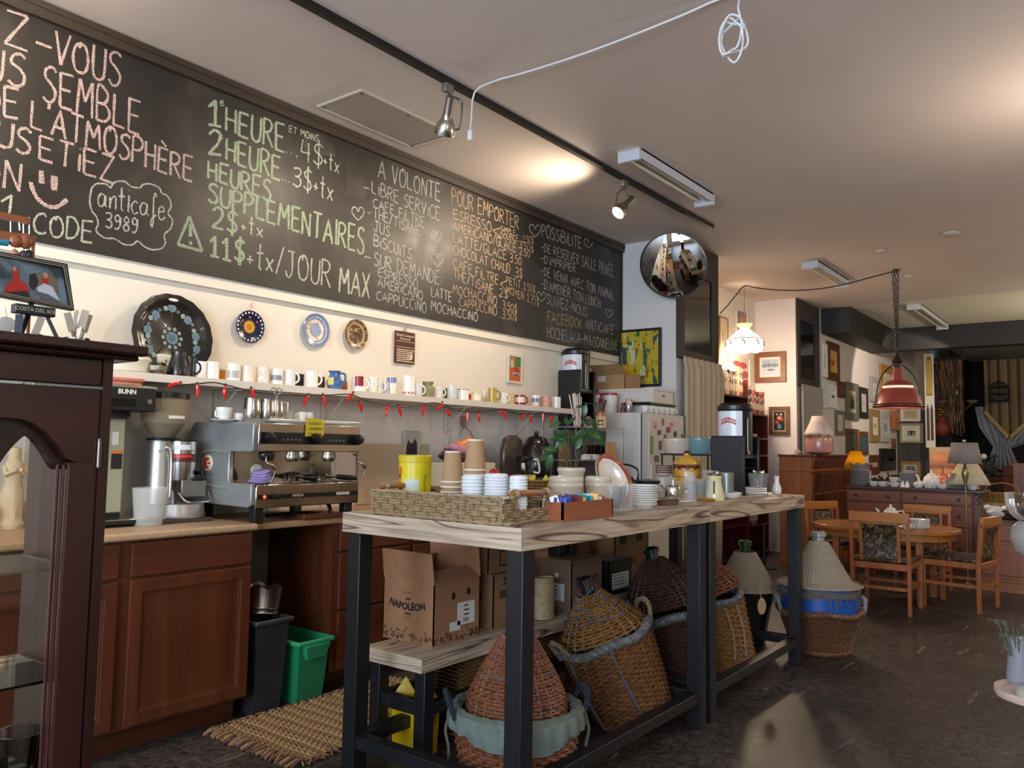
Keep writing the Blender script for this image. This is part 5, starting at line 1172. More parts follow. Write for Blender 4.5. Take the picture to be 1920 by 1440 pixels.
# ------- wicker
def wickerm(c1, c2, c3, seed):
    return art(seed,[c1, c2, c3, c2], 26,.5, str_=(1,1,2.5))
def weave(M, prof, rows, stakes, amp, sr, m=0, sx=1, sy=1, ms=1, closed_bottom=True):
    """rows of strands woven round upright stakes; prof = [(r,z)...]"""
    P = [Vector((r, 0, z)) for r, z in prof]; Ls = [0]
    for a, b in zip(P, P[1:]): Ls.append(Ls[-1]+(b-a).length)
    def at(s):
        s *= Ls[-1]
        for i in range(len(P)-1):
            if s <= Ls[i+1]+1e-9: k = (s-Ls[i])/max(1e-9, Ls[i+1]-Ls[i]); return P[i].lerp(P[i+1], k)
        return P[-1]
    n = stakes*2
    for j in range(rows):
        p_ = at((j+.5)/rows); jz = uni(-.15,.15)*sr
        ring = []
        for i in range(n):
            a = 2*PI*i/n; rr = p_.x+amp*(1 if (i+j)%2 else -1)
            ring.append((rr*cos(a)*sx, rr*sin(a)*sy, p_.z+jz))
        M.tube(ring, sr*uni(.85,1.12), 4, m, closed=True)
    for i in range(stakes):
        a = 2*PI*(i*2+.5)/n
        M.tube([((at(k/6).x)*cos(a)*sx,(at(k/6).x)*sin(a)*sy, at(k/6).z) for k in range(7)], sr*.75,4, ms)
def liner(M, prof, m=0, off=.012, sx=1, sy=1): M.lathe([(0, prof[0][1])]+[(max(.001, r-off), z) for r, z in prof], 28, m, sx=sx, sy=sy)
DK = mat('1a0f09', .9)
def rope(M, pts_, r, m, turns=10, k=2):
    C_ = catmull(pts_, 6); n = len(C_)
    for j in range(k):
        Q = []
        for i, p_ in enumerate(C_):
            t_ = (C_[min(i+1, n-1)]-C_[max(i-1,0)]).normalized(); u = t_.orthogonal().normalized(); v = t_.cross(u); a = 2*PI*turns*i/n+2*PI*j/k
            Q.append(p_+(u*cos(a)+v*sin(a))*r*.55)
        M.tube(Q, r*.6,5, m)
def frame_for(t_empty, loc, tiltdir, ang):
    """orientation of an upright thing leaning by ang towards the horizontal direction tiltdir"""
    ax = Vector((0,0,1)).cross(Vector(tiltdir)).normalized(); t_empty.location = loc
    t_empty.rotation_mode = 'XYZ'; t_empty.rotation_euler = Matrix.Rotation(radians(ang), 3, ax).to_euler()
LEFT = (-RR.x,-RR.y, 0)
def demijohn(lab, loc, ang, tilt, bprof, cprof, bm_, cm_, neck, rows=(26,20), stakes=(26,24), rimm=None, rim_r=.018, neckcol='1d3a26', handles=True, hcol='7d6f56', gap=0, sr=.0085):
    t = thing('demijohn', lab, 'demijohn', loc); frame_for(t, loc, tilt, ang)
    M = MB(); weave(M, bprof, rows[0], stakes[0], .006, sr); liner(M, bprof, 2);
    r0, z0 = bprof[0]
    for k in range(3): M.tube([((r0+.006)*cos(q),(r0+.006)*sin(q), z0+.006+k*.012) for q in [i*PI/16 for i in range(32)]], .008,5,1, closed=True)
    M.build('wicker_basket',[bm_, bm_, DK], t)
    r1, z1 = bprof[-1]
    M = MB(); ring = [((r1+.0)*cos(q),(r1+.0)*sin(q), z1+.008*sin(q*5)) for q in [i*PI/20 for i in range(41)]]
    rope(M, ring, rim_r, 0,26,3); M.build('basket_rim', rimm or bm_, t)
    if cprof:
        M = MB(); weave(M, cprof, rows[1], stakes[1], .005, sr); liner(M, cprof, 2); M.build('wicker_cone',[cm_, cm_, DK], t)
    M = MB(); zr, zt, nr = neck
    M.lathe([(nr*1.25, zr-.06),(nr, zr-.01),(nr, zt-.03),(nr*1.28, zt-.028),(nr*1.3, zt-.008),(nr*1.05, zt),(nr*.8, zt-.002),(nr*.78, zt-.05),(0, zt-.06)], 20); M.build('glass_neck', mat(neckcol, .08, coat=1), t)
    if handles:
        for k in (0,1):
            a = handles if k==0 else handles+PI; c, s = cos(a), sin(a)
            if handles is True: a = .4+k*PI; c, s = cos(a), sin(a)
            u = (-s, c); M = MB()
            P = [(r1*c+u[0]*.07, r1*s+u[1]*.07, z1-.02),((r1+.03)*c+u[0]*.06,(r1+.03)*s+u[1]*.06, z1+.06),((r1+.035)*c,(r1+.035)*s, z1+.085),((r1+.03)*c-u[0]*.06,(r1+.03)*s-u[1]*.06, z1+.06),(r1*c-u[0]*.07, r1*s-u[1]*.07, z1-.02)]
            rope(M, P, .013,0,9,3); M.build('handle', mat(hcol, .9, ns=50, na=.25), t)
    return t
rseed(12)
WK1 = wickerm('4a2a1a', '6b3f28', '7d4b30', 51); WK2 = wickerm('3a2416', '80552c', '563620', 52); WK3 = wickerm('2c1a14', '3f2820', '4a2f24', 53); WK4 = wickerm('4e341c', '8a6434', '6a4626', 54); BLUEG = wickerm('3c4454', '5a5f68', '6a665c', 55); WK5 = wickerm('4a3020', '6f4b30', '5a3b26', 56)
# A: nearest demijohn with the green cloth
TD = (0,1,0)
Ab = [(.185,.004),(.215,.1),(.235,.2),(.245,.29)]
t = demijohn('demijohn with reddish wicker cone and basket rim wrapped in grey green cloth',(2.06,2.63,0), 0, TD, Ab,[(.195,.30),(.185,.36),(.14,.45),(.085,.54),(.055,.585)], WK1, WK1,(.6,.655,.026), rows=(20,24), stakes=(28,26), hcol='1f2433', handles=4.0)
GC = mat('65716a', .95, ns=25, na=.15, bump=.3, bs=60)
M = MB().lathe([(.262,.225),(.27,.25),(.272,.285),(.262,.315),(.235,.325),(.215,.31)], 90, fn=lambda a, r, z: (r*(1+.018*sin(23*a)+.012*sin(41*a+z*30)), z+.012*sin(5*a)*(z < .24)+.03*sin(3*a+1)*(z < .24))); M.build('cloth_lining', GC, t)
M = MB()
for a in (-2.2,-.9,.5): M.tube(catmull([(.27*cos(a), .27*sin(a), .3),(.285*cos(a), .285*sin(a), .24),(.275*cos(a+.05), .275*sin(a+.05), .18),(.27*cos(a-.03), .27*sin(a-.03), .12)], 4), .006,5)
rope(M,[(.19*cos(q), .19*sin(q), .335) for q in [i*PI/8 for i in range(17)]], .006,0,40,2); rope(M,[(.145*cos(q), .145*sin(q), .445+.006*sin(3*q)) for q in [i*PI/8 for i in range(17)]], .006,0,30,2)
M.build('twine', mat('58544e', .9), t)
# B: tilted big one
P = onz(1187,1372,0); P.z = .115
Bb = [(.185,0),(.2,.1),(.218,.28),(.228,.40)]
t = demijohn('large tilted demijohn in a golden brown wicker basket with rope handles, second under the island',(2.06,3.60,.035), 22, LEFT, Bb,[(.215,.42),(.2,.46),(.14,.53),(.085,.59),(.06,.625)], WK2, WK4,(.635,.705,.034), rows=(34,16), stakes=(22,24), rimm=BLUEG, rim_r=.022, handles=-2.1, neckcol='141a18', sr=.0075)
M = MB()
for a in (-.95,-2.0): rope(M,[(.235*cos(a), .235*sin(a), .40),(.228*cos(a+.05), .228*sin(a+.05), .25),(.215*cos(a+.12), .215*sin(a+.12), .1),(.2*cos(a+.2), .2*sin(a+.2), .01)], .006,0,20,2)
for k in range(5): M.tube([((.17-.03*k)*cos(q),(.17-.03*k)*sin(q), .515+.03*k+.012*sin(4*q+k)) for q in [i*PI/10 for i in range(20)]], .004,4, closed=True)
M.build('twine', mat('565a66', .9), t)
# C dark, D golden
t = demijohn('dark brown wicker demijohn with a green glass neck, behind the doubled island legs',(1.99,4.27,.05), 14, LEFT,[(.175,0),(.19,.1),(.212,.28),(.22,.38)],[(.21,.43),(.19,.5),(.13,.59),(.075,.66),(.05,.68)], WK3, WK3,(.69,.745,.036), rows=(24,16), stakes=(20,22), rimm=BLUEG, rim_r=.024, neckcol='0f2b1c', handles=False)
M = MB().tube(catmull([(.2,-.1,.44),(.24,-.12,.5),(.2,-.06,.54)], 5), .003); M.tube(catmull([(.16,-.17,.44),(.2,-.2,.5),(.13,-.15,.56)], 5), .003); M.build('wire_hook', mat('8a8a8a', .3,.8), t)
t = demijohn('golden wicker demijohn with a leaning basket and loose wicker collar, in the farther island half',(2.06,4.70,.07), 16, LEFT,[(.175,0),(.185,.1),(.2,.28),(.208,.38)],[(.2,.43),(.205,.47),(.13,.56),(.075,.62),(.05,.65)], WK4, WK1,(.66,.71,.034), rows=(26,14), stakes=(18,22), rimm=BLUEG, rim_r=.02, handles=False)
M = MB()
for a in (-.3,-.7): rope(M,[(.215*cos(a), .215*sin(a), .36),(.205*cos(a+.05), .205*sin(a+.05), .2),(.19*cos(a-.08), .19*sin(a-.08), .05)], .005,0,16,2)
M.build('twine', mat('8a8578', .9), t)
t = thing('oval_tag', 'oval pale wooden disc hanging from the golden demijohn', 'tag',(2.24,4.83,.4)); M = MB().lathe([(0,.004),(.03,.006),(.034,0),(.03,-.006),(0,-.004)], 20,0, ax=0, sy=1.5); M.build('disc', mat('a38a5e', .6), t, rot=(0,0,-.4)); M = MB().tube([(0,0,.045),(-.01,-.02,.12)], .003); M.build('string', mat('8a7a5c', .8), t)
# E: beige paper cone on tall dark jar
CONE = lambda c, s: art(s,[c[0], c[1], c[0], c[1]], 3,0, str_=(1,1,.2))
def hatdemi(lab, loc, cone, coneprof, neck, neckcol):
    t = thing('demijohn', lab, 'demijohn', loc)
    M = MB(); n = 48; M.lathe(coneprof, n*2, fn=lambda a, r, z: (r+(.0025 if (int(round(a/(2*PI)*n*2))%2) else 0)*(r > .06), z)); M.build('pleated_cone', cone, t, ang=15)
    M = MB(); zr, zt, nr = neck; M.lathe([(nr, zr-.06),(nr, zt-.035),(nr*1.3, zt-.03),(nr*1.3, zt-.008),(nr*1.05, zt),(nr*.8, zt-.002),(nr*.78, zt-.05),(0, zt-.06)], 20)
    M.build('glass_neck', neckcol, t); return t
t = hatdemi('demijohn with grey beige cone cap on a tall dark brown jar',(1.86,5.55,0), mat('84796a', .9, ns=30, na=.12),[(.225,.385),(.232,.372),(.19,.395),(.185,.40),(.14,.5),(.085,.6),(.07,.625)],(.64,.70,.036), mat('0f4022', .08, coat=1))
M = MB().lathe([(0,.002),(.13,.002),(.135,.05),(.17,.25),(.2,.36),(.19,.38),(0,.385)], 32); M.build('jar_body', mat('1c1512', .35, coat=.3), t)
# F: blue barrel in basket
t = hatdemi('demijohn with beige cone cap over a blue barrel in a wicker basket',(2.33,5.66,0), mat('8c8372', .9, ns=30, na=.1),[(.27,.455),(.275,.44),(.24,.452),(.225,.462),(.205,.47),(.13,.6),(.075,.70),(.055,.73)],(.74,.79,.04), mat('b8bcb8', .1,.6))
M = MB().lathe([(0,.06),(.16,.06),(.2,.22),(.246,.262),(.25,.435),(.235,.44),(0,.44)], 40); M.build('blue_barrel', mat('1f4fa0', .35), t)
M = MB(); rseed(3)
for k in range(5): rope(M,[((.248+.008*sin(k))*cos(q),(.248+.008*sin(k))*sin(q), .385+.012*k+.006*sin(5*q+k)) for q in [i*PI/10 for i in range(21)]], .009,0,30,2)
for k in range(40): q = rnd()*6.28; M.tube([(.26*cos(q), .26*sin(q), .385),(.272*cos(q+.02), .272*sin(q+.02), .35-.03*rnd())], .0015,3)
M.build('straw_band', mat('6c665e', .95, ns=60, na=.3), t)
M = MB(); Fb = [(.185,.004),(.2,.1),(.235,.2),(.258,.27)]; weave(M, Fb, 26,30,.006,.0075); M.build('wicker_basket',[WK5, WK5], t)
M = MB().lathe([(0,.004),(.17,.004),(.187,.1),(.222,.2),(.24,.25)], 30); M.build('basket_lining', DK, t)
M = MB(); rope(M,[(.263*cos(q), .263*sin(q), .272+.01*sin(4*q)) for q in [i*PI/20 for i in range(41)]], .02,0,30,3); M.build('basket_rim', WK5, t)
for a in (PI+.55,.55):
    c, s = cos(a), sin(a); u = (-s, c); M = MB(); r1, z1 = .26,.27
    rope(M,[(r1*c+u[0]*.07, r1*s+u[1]*.07, z1-.02),((r1+.02)*c+u[0]*.06,(r1+.02)*s+u[1]*.06, z1+.06),((r1+.025)*c,(r1+.025)*s, z1+.09),((r1+.02)*c-u[0]*.06,(r1+.02)*s-u[1]*.06, z1+.06),(r1*c-u[0]*.07, r1*s-u[1]*.07, z1-.02)], .014,0,9,3); M.build('handle', mat('8c8f92', .9), t)
M = MB().lathe([(.19,.003),(.2,.02),(.195,.03)], 30); M.build('basket_foot', mat('6a4228', .6), t)
# woven door mat
t = thing('woven_mat', 'tan woven rag rug with frayed edge on the floor by the bins', 'rug',(.93,2.80,0)); rseed(6); M = MB()
for j in range(44):
    y = -.55+j*.0255; P = []
    for i in range(36): P.append((-.30+i*.0172, y+.004*sin(i*.35+j), .010+.005*(1 if (i+j)%2 else -1)))
    M.tube(P, .0085*uni(.85,1.1), 4, j%3)
M.bb((-.29,-.54,.001),(.3,.56,.005), 1)
M.build('woven_rows',[mat('8f7048', .95), mat('7a5c3a', .95), mat('9a7d55', .95)], t)
M = MB()
for j in range(74):
    y = -.56+j*.015
    for x, k in ((-.30,-1),(.30,1)): M.tube(catmull([(x, y, .008),(x+k*.02, y+uni(-.015,.015), .014),(x+k*(.03+rnd()*.02), y+uni(-.02,.02), .007)], 3), .005,4, j%2)
for j in range(44):
    x = -.31+j*.0145; M.tube(catmull([(x,-.55,.008),(x+uni(-.015,.015),-.58,.02),(x+uni(-.02,.02),-.62-.02*rnd(), .007)], 3), .007,5, j%2)
M.build('fringe',[mat('8a6c48', .95), mat('5a3d30', .95)], t)
# ====== THINGS ON THE ISLAND
def isl(px, Y, z=IZ): q = ony(px, 900, Y); return q.x
def topz(px, py, Y): return ony(px, py, Y).z
# woven tray basket
TX0, TX1, TY0, TY1 = 1.60,2.262,2.255,2.60
t = thing('woven_tray', 'long woven seagrass tray basket with wooden handles at the near end of the island', 'basket',((TX0+TX1)/2,(TY0+TY1)/2, IZ)); a, b = (TX1-TX0)/2,(TY1-TY0)/2; hh = .098
SG = art(61,['5c4a36', '9a8262', 'a99472', '7d684c'], 55,.4); rseed(9)
def wovenwall(M, p0, p1, z0, z1, rows, cell, nrm):
    p0, p1 = Vector(p0), Vector(p1); d = p1-p0; n = max(2, int(d.length/cell)); nv = Vector(nrm)
    for j in range(rows):
        z = z0+(j+.5)*(z1-z0)/rows; grp = (j//2)
        P = []
        for i in range(n*2+1):
            k = (i//2+grp)%2; P.append(p0+d*(i/(n*2))+nv*(.004*(1 if k else -1)+uni(-.0008,.0008))+Vector((0,0, z+uni(-.0012,.0012))))
        M.tube(P,(z1-z0)/rows*.56,4,0)
    for i in range(n):
        q = p0+d*((i+.5)/n); M.tube([q+Vector((0,0, z0)), q+Vector((0,0, z1))], .005,4,1)
M = MB(); c = .035
wovenwall(M,(-a,-b, 0),(a,-b, 0), .004, hh, 9, c,(0,-1,0)); wovenwall(M,(-a, b, 0),(a, b, 0), .004, hh, 9, c,(0,1,0))
for x, k in ((-a,-1),(a, 1)):
    wovenwall(M,(x,-b, 0),(x, b, 0), .004,.052,5, c,(k, 0,0)); wovenwall(M,(x,-b, 0),(x,-b+.09,0), .052, hh, 4, c*.8,(k, 0,0)); wovenwall(M,(x, b-.09,0),(x, b, 0), .052, hh, 4, c*.8,(k, 0,0))
M.bb((-a,-b, .001),(a, b, .008), 1)
M.build('woven_body',[SG, mat('6f5a40', .9)], t)
M = MB(); rim_ = [(-a,-b, hh),(a,-b, hh),(a,-b+.09, hh)]; rope(M,[(a,-b+.09, hh),(a,-b, hh),(0,-b, hh),(-a,-b, hh),(-a,-b+.09, hh)], .007,0,60,2); rope(M,[(a, b-.09, hh),(a, b, hh),(0, b, hh),(-a, b, hh),(-a, b-.09, hh)], .007,0,60,2)
rope(M,[(-a,-b, .006),(0,-b-.003,.006),(a,-b, .006),(a, 0,.006),(a, b, .006)], .006,0,60,2); M.build('rope_edge', SG, t)
for x in (-a, a):
    M = MB().tube([(x,-b+.045, hh+.008),(x,-b+.06, hh+.012),(x, b-.06, hh+.012),(x, b-.045, hh+.008)],[.006,.012,.012,.006], 10); M.build('wooden_handle', wood('8a5a34', 'a06c40', 1,8), t)
    M = MB()
    for y in (-b+.075, b-.075):
        for k in range(4): M.tube([(x+.015*cos(q), y+k*.006-.009, hh+.01+.015*sin(q)) for q in [i*PI/5 for i in range(10)]], .003,4, closed=True)
    M.build('binding', SG, t)
# yellow wipes canister
Y = 2.50; zb = IZ+.009; x = isl(778, Y); zt = topz(778,853, Y); h = zt-zb; r = 31*sc((x, Y, 1.15))
t = thing('canister', 'big bright yellow plastic canister with screw lid standing in the woven tray', 'canister',(x, Y, zb)); YL = mat('d3c41e', .3); YD = mat('c9b410', .35); vd = math.atan2(-Y, 4.02-x)
M = MB()
def dent(a_, r_, z_):
    d_ = abs((a_-vd-.85+PI) % (2*PI)-PI); return (r_*(1-.2*max(0,1-d_/.25)*(1 if .04 < z_ < h*.62 else 0)), z_)
M.lathe([(0,0),(r*.9,0),(r*.96,.006),(r*.97,.04),(r*.97,.045),(r*.97, h*.6),(r*.97, h*.64),(r*.98, h*.86),(0, h*.86)], 48, fn=dent); M.build('body', YL, t)
M = MB().lathe([(r*.98, h*.86),(r*1.02, h*.865),(r*1.03, h*.98),(r*.95, h),(0, h)], 64, fn=lambda a_, r_, z_: (r_*(1+.006*cos(32*a_)), z_)); M.build('screw_lid', YD, t)
M = MB().lathe([(r*.978, h*.08),(r*.978, h*.5),(r*.978, h*.56)], 10, a0=vd-.75, a1=vd+.25); M.build('text_label', mat('c3ccc0', .5, ns=300, na=.3), t)
M = MB()
for (a_, z_, s_) in ((vd-1.0, h*.7,.016),(vd-.95, h*.36,.018),(vd-.9, h*.12,.018),(vd-1.1, h*.5,.014)): M.ball((r*.975*cos(a_), r*.975*sin(a_), z_),(.004, s_, s_*1.3), 0,10)
M.build('orange_prints', mat('d2761c', .4), t)
M = MB().lathe([(r*.979, h*.55),(r*.979, h*.67)], 5, a0=vd-1.35, a1=vd-1.05); M.build('blue_print', mat('2c3a78', .4), t)
# paper cup stacks
def cupstack(px, pyt, Y, n, lab, r=.044):
    x = isl(px, Y); zt = topz(px, pyt, Y); zb = IZ+.009; H_ = zt-zb; ch = .125; step = min(.02,(H_-ch)/(n-1)) if n > 1 else 0; zb2 = zt-ch-(n-1)*step
    first = None
    for k in range(n):
        z = zb2+k*step if zb2 > zb else zb+k*((H_-ch)/(n-1))
        if first is None:
            t = thing('paper_cup', lab+', '+ORD[n-1], 'paper cup',(x, Y, z), 0, 'upside-down paper cups stacked in the woven tray'); M = MB().lathe([(r, .004),(r*.74, ch-.004),(r*.74, ch),(r*.70, ch-.006),(0, ch-.006)], 30); M.build('sleeve', mat('a98863', .8), t)
            M = MB().tube([(r*1.02*cos(q), r*1.02*sin(q), .004) for q in [i*PI/15 for i in range(30)]], .0032,6, closed=True); M.lathe([(r*.742, ch-.006),(r*.742, ch),(r*.69, ch),(r*.69, ch-.006)], 30); M.build('rim', mat('ece6da', .5), t); first = t
        else: dup(first,(x, Y, z), 0, lab+', '+ORD[n-1-k])
cupstack(848,846,2.44,7, 'brown paper cup in the left stack')
cupstack(890,824,2.50,7, 'brown paper cup in the right stack')
def lids(px, pyt, Y, r, n, lab):
    x = isl(px, Y); zt = topz(px, pyt, Y); zb = IZ+.01; st = (zt-zb-.014)/(n-1); first = None
    for k in range(n):
        if first is None:
            M = MB().lathe([(r, 0),(r*1.02,.003),(r*.99,.006),(r*.93,.009),(r*.91,.013),(r*.8,.014),(r*.78,.010),(0,.010)], 26); first = M.build('cup_lid', mat('dcdfe2', .3), loc=(x, Y, zb)); tag(first, lab+', '+ORD[n-1], 'lid', 'white cup lids stacked in the woven tray')
        else: o = first.copy(); COL.objects.link(o); o.location = (x+uni(-.001,.001), Y+uni(-.001,.001), zb+k*st); o['label'] = lab+', '+ORD[n-1-k]
lids(887,891,2.36,.044,12, 'white plastic cup lid in the left stack'); lids(931,888,2.38,.046,15, 'white plastic cup lid in the middle stack'); lids(972,892,2.40,.034,15, 'small white cup lid in the right stack')
# copper-coloured condiment box with sachets
t = thing('condiment_box', 'reddish brown open wooden box full of sugar and tea sachets on the island edge', 'box',(2.28,2.72, IZ)); a, b, hh = .052,.185,.072; BR = wood('8a4a30', '9c5839', 1,6,.5,.1)
M = MB().bb((-a,-b, .001),(a, b, .008)); M.bb((-a,-b, .008),(-a+.008, b, hh)); M.bb((a-.008,-b, .008),(a, b, hh)); M.bb((-a,-b, .008),(a,-b+.008, hh)); M.bb((-a, b-.008,.008),(a, b, hh)); M.build('box_body', BR, t, smooth=0)
rseed(21)
sach = [('3c4fa8', 'blue'),('4a5cb8', 'blue'),('2c3690', 'dark blue'),('3f55b5', 'blue'),('5064c0', 'blue'),('7a2230', 'dark red'),('d8a83a', 'orange yellow'),('1f9ab0', 'turquoise'),('25a5b8', 'turquoise'),('2aa8bc', 'turquoise'),('e0b048', 'orange yellow'),('b9cdd8', 'pale blue'),('b04438', 'brick red'),('e6e2dc', 'white')]
pos = [-.16,-.14,-.125,-.105,-.085,-.05,-.03,-.005,.02,.055,.075,.1,.13,-.17]
for k,((c_, nm), y) in enumerate(zip(sach, pos)):
    for j, x in enumerate((-.022,.02)):
        M = MB(); w_, h_ = .034,.062; M.bb((-.0025,-w_/2,0),(.0025, w_/2, h_)); M.bb((-.003,-w_/2, h_-.005),(.003, w_/2, h_-.003))
        o = M.build('sachet', mat(c_, .4), bevel=.001, rot=(uni(-.35,.35), uni(-.12,.12), PI/2+uni(-.5,.5)), loc=(2.28+x, 2.72+y, IZ+.024+rnd()*.012)); tag(o, nm+' paper sachet in the '+('back' if j==0 else 'front')+' row of the condiment box'+(', among the blue ones' if nm=='blue' else ''), 'sachet', 'sachets in the condiment box')
M = MB().bb((-.025,-.03,0),(.025,.03,.045)); o = M.build('sachet_box', mat('38469c', .5), loc=(2.275,2.57, IZ+.045), bevel=.002); tag(o, 'little blue and white carton at the left end of the condiment box', 'box')
M = MB().bb((-.0257,-.028,.002),(.0262,.028,.022)); o2 = M.build('label_band', mat('dcdcdc', .5), o, smooth=0)
# crocks
CR = mat('cdc3b0', .3, coat=.3, ns=8, na=.03)
def crock(px, pyt, Y, wpx, lab, lid=True, zb=IZ):
    x = isl(px, Y); zt = topz(px, pyt, Y); r = wpx/2*sc((x, Y, 1.1)); h = zt-zb
    t = thing('stoneware_crock', lab, 'crock',(x, Y, zb)); M = MB()
    M.lathe([(0,0),(r*.88,0),(r*.9,.008),(r*.9, h-.055),(r*.97, h-.048),(r, h-.04),(r*.97, h-.032),(r*.95, h-.028),(r*.85, h-.03),(r*.8, h-.06),(0, h-.06)], 36); M.build('crock_body', CR, t)
    if lid: M = MB().lathe([(r*.95, h-.028),(r*.99, h-.02),(r*.98, h-.008),(r*.9, h),(r*.8, h-.004),(0, h-.006)], 36); M.build('lid', CR, t)
    return t, Vector((x, Y, zb)), r, h
crock(1061,893,3.05,66, 'low lidded cream stoneware crock beside the tray handle')
crock(1122,893,3.28,50, 'low lidded cream stoneware crock leaning plate behind it')
tc_, PC, rc_, hc_ = crock(1071,866,3.42,54, 'tall cream stoneware crock that holds the leafy plant', lid=False)
# plant
t = thing('potted_plant', 'leggy green houseplant growing out of the tall stoneware crock', 'plant',(PC.x, PC.y, PC.z+hc_-.06)); rseed(14)
def leafm():
    mt, nt, p = new('m_leaf'); tc = N(nt, 'ShaderNodeTexCoord'); no = N(nt, 'ShaderNodeTexNoise'); no.inputs['Scale'].default_value = 14; r = ramp(nt,[(.35, '1c3a1c'),(.65, '2f5a2a')])
    nt.links.new(tc.outputs['Object'], no.inputs['Vector']); nt.links.new(no.outputs['Fac'], r.inputs[0]); nt.links.new(r.outputs[0], p.inputs['Base Color']); p.inputs['Roughness'].default_value = .35; return mt
LF = leafm()
M = MB().lathe([(0,.006),(rc_*.84,0)], 24); M.build('soil', mat('2a1f17', .95, bump=.8, bs=80), t)
base = Vector((PC.x, PC.y, PC.z+hc_-.06)); v_ = RR.copy(); tw = Vector((-FW.x,-FW.y, 0))
tips = [(1040,790,.0),(1030,835,.1),(1058,800,0),(1095,800,-.02),(1116,815,0),(1070,822,.08),(1046,870,.12),(1100,845,.05),(1062,775,0)]
leaf_px = [(1022,855,34,200),(1032,842,30,160),(1040,795,24,190),(1052,822,36,170),(1060,812,32,20),(1078,824,32,-10),(1098,790,22,30),(1096,770,24,80),(1112,812,38,-20),(1124,822,34,-50),(1104,818,30,-150),(1088,762,16,10),(1072,788,20,210),(1090,812,30,200),(1114,795,24,-60),(1030,867,32,-110),(1068,832,22,100),(1050,830,26,-140),(1085,832,24,60),(1096,778,20,-80),(1062,790,18,120),(1050,812,20,-30)]
def leaf(M, c, L_, d, nrm, droop=.25):
    d = Vector(d).normalized(); n_ = Vector(nrm).normalized(); s_ = d.cross(n_).normalized(); n_ = s_.cross(d)
    rows = []; W_ = L_*.24
    for i,(u, w_) in enumerate(((0,.02),(.15,.6),(.35,1),(.6,.9),(.82,.5),(1,.02))):
        m_ = c+d*(u*L_)-n_*(droop*L_*u*u); rows.append((m_-s_*W_*w_+n_*W_*.3*w_, m_, m_+s_*W_*w_+n_*W_*.3*w_))
    vs = [p for r_ in rows for p in r_]; fs = []
    for i in range(5):
        o = 3*i; fs += [(o, o+1, o+4, o+3),(o+1, o+2, o+5, o+4)]
    M.add(vs, fs)
ms = MB(); ends = []
for k,(x, y, dy) in enumerate(tips):
    q = ony(x, y, PC.y+dy)-base; ends.append(q); b0 = Vector((uni(-.02,.02), uni(-.02,.02), 0)); ms.tube(catmull([b0, b0+q*.45+Vector((0,0,.03)), q], 6),[.004-.0025*i/12 for i in range(13)], 5)
for k,(x, y, L_, an) in enumerate(leaf_px):
    q = ony(x, y, PC.y+uni(-.04,.08))-base; s = sc(q+base)*1.0; an = radians(an); d = RR*cos(an)+Vector((0,0,1))*sin(an)+tw*uni(-.4,.4)
    near = min(ends, key=lambda e: (e-q).length); c0 = q-d.normalized()*L_*s*.5
    ms.tube([near, near.lerp(c0,.5)+Vector((0,0,.006)), c0], .0014,4)
    M = MB(); leaf(M, c0, L_*s*1.05, d, tw+Vector((0,0,.7))+RR*uni(-.4,.4)); M.build('leaf', LF, t, ang=80)
ms.build('stems', mat('4a4030', .8), t)
# tumblers on a glass tray
GL = milky('e6eae6', .08)  # clear glass, with a faint milky white put in for its bright highlights
def tumbler(lab, P, r, h, group, facets=0):
    t = MB(); t.lathe([(0,.0),(r*.82,0),(r, h),(r*.95, h),(r*.78,.012),(0,.012)], 18 if not facets else facets)
    o = t.build('drinking_glass', GL, loc=P, ang=20 if facets else 40); tag(o, lab, 'glass', group); return o
tt = [(1151,3.00),(1165,3.06),(1178,3.14),(1146,3.12),(1161,3.20)]
TL = ['leftmost of the three front', 'middle of the three front', 'rightmost of the three front', 'left back', 'right back']
for k,(px, Y) in enumerate(tt): tumbler(TL[k]+' clear tumbler'+('s' if k < 3 else '')+' on the glass tray',(isl(px, Y), Y, IZ+.012), .033,.105, 'tumblers on the glass tray', 12)
M = MB().lathe([(0,0),(.13,0),(.16,.01),(.158,.013),(.12,.005),(0,.005)], 40); o = M.build('glass_tray', GL, loc=(isl(1168,3.12), 3.12, IZ+.001)); tag(o, 'round clear glass tray under the tumblers', 'tray')
# plates
def platemesh(r, h=.018, m_=None, name='dinner_plate', rimm=None):
    M = MB().lathe([(0,0),(r*.6,0),(r*.62,.003),(r, h),(r*.99, h+.003),(r*.64,.006),(0,.006)], 32); return M
def stack(px, pyb, Y, r, n, step, lab, grp, m_=None, name='plate', zb=IZ, x=None):
    x = isl(px, Y) if x is None else x; first = None
    for k in range(n):
        P = (x+uni(-.003,.003), Y+uni(-.003,.003), zb+.001+k*step)
        if first is None: first = platemesh(r).build(name, m_ or CHINA(), loc=P); tag(first, lab+', '+ORD[n-1], 'plate', grp)
        else: o = first.copy(); COL.objects.link(o); o.location = P; o['label'] = lab+', '+ORD[n-1-k]
    return x
stack(1207,953,3.45,.068,9,.0108, 'white plate stacked beside the tumblers', 'white plates stacked on the island')
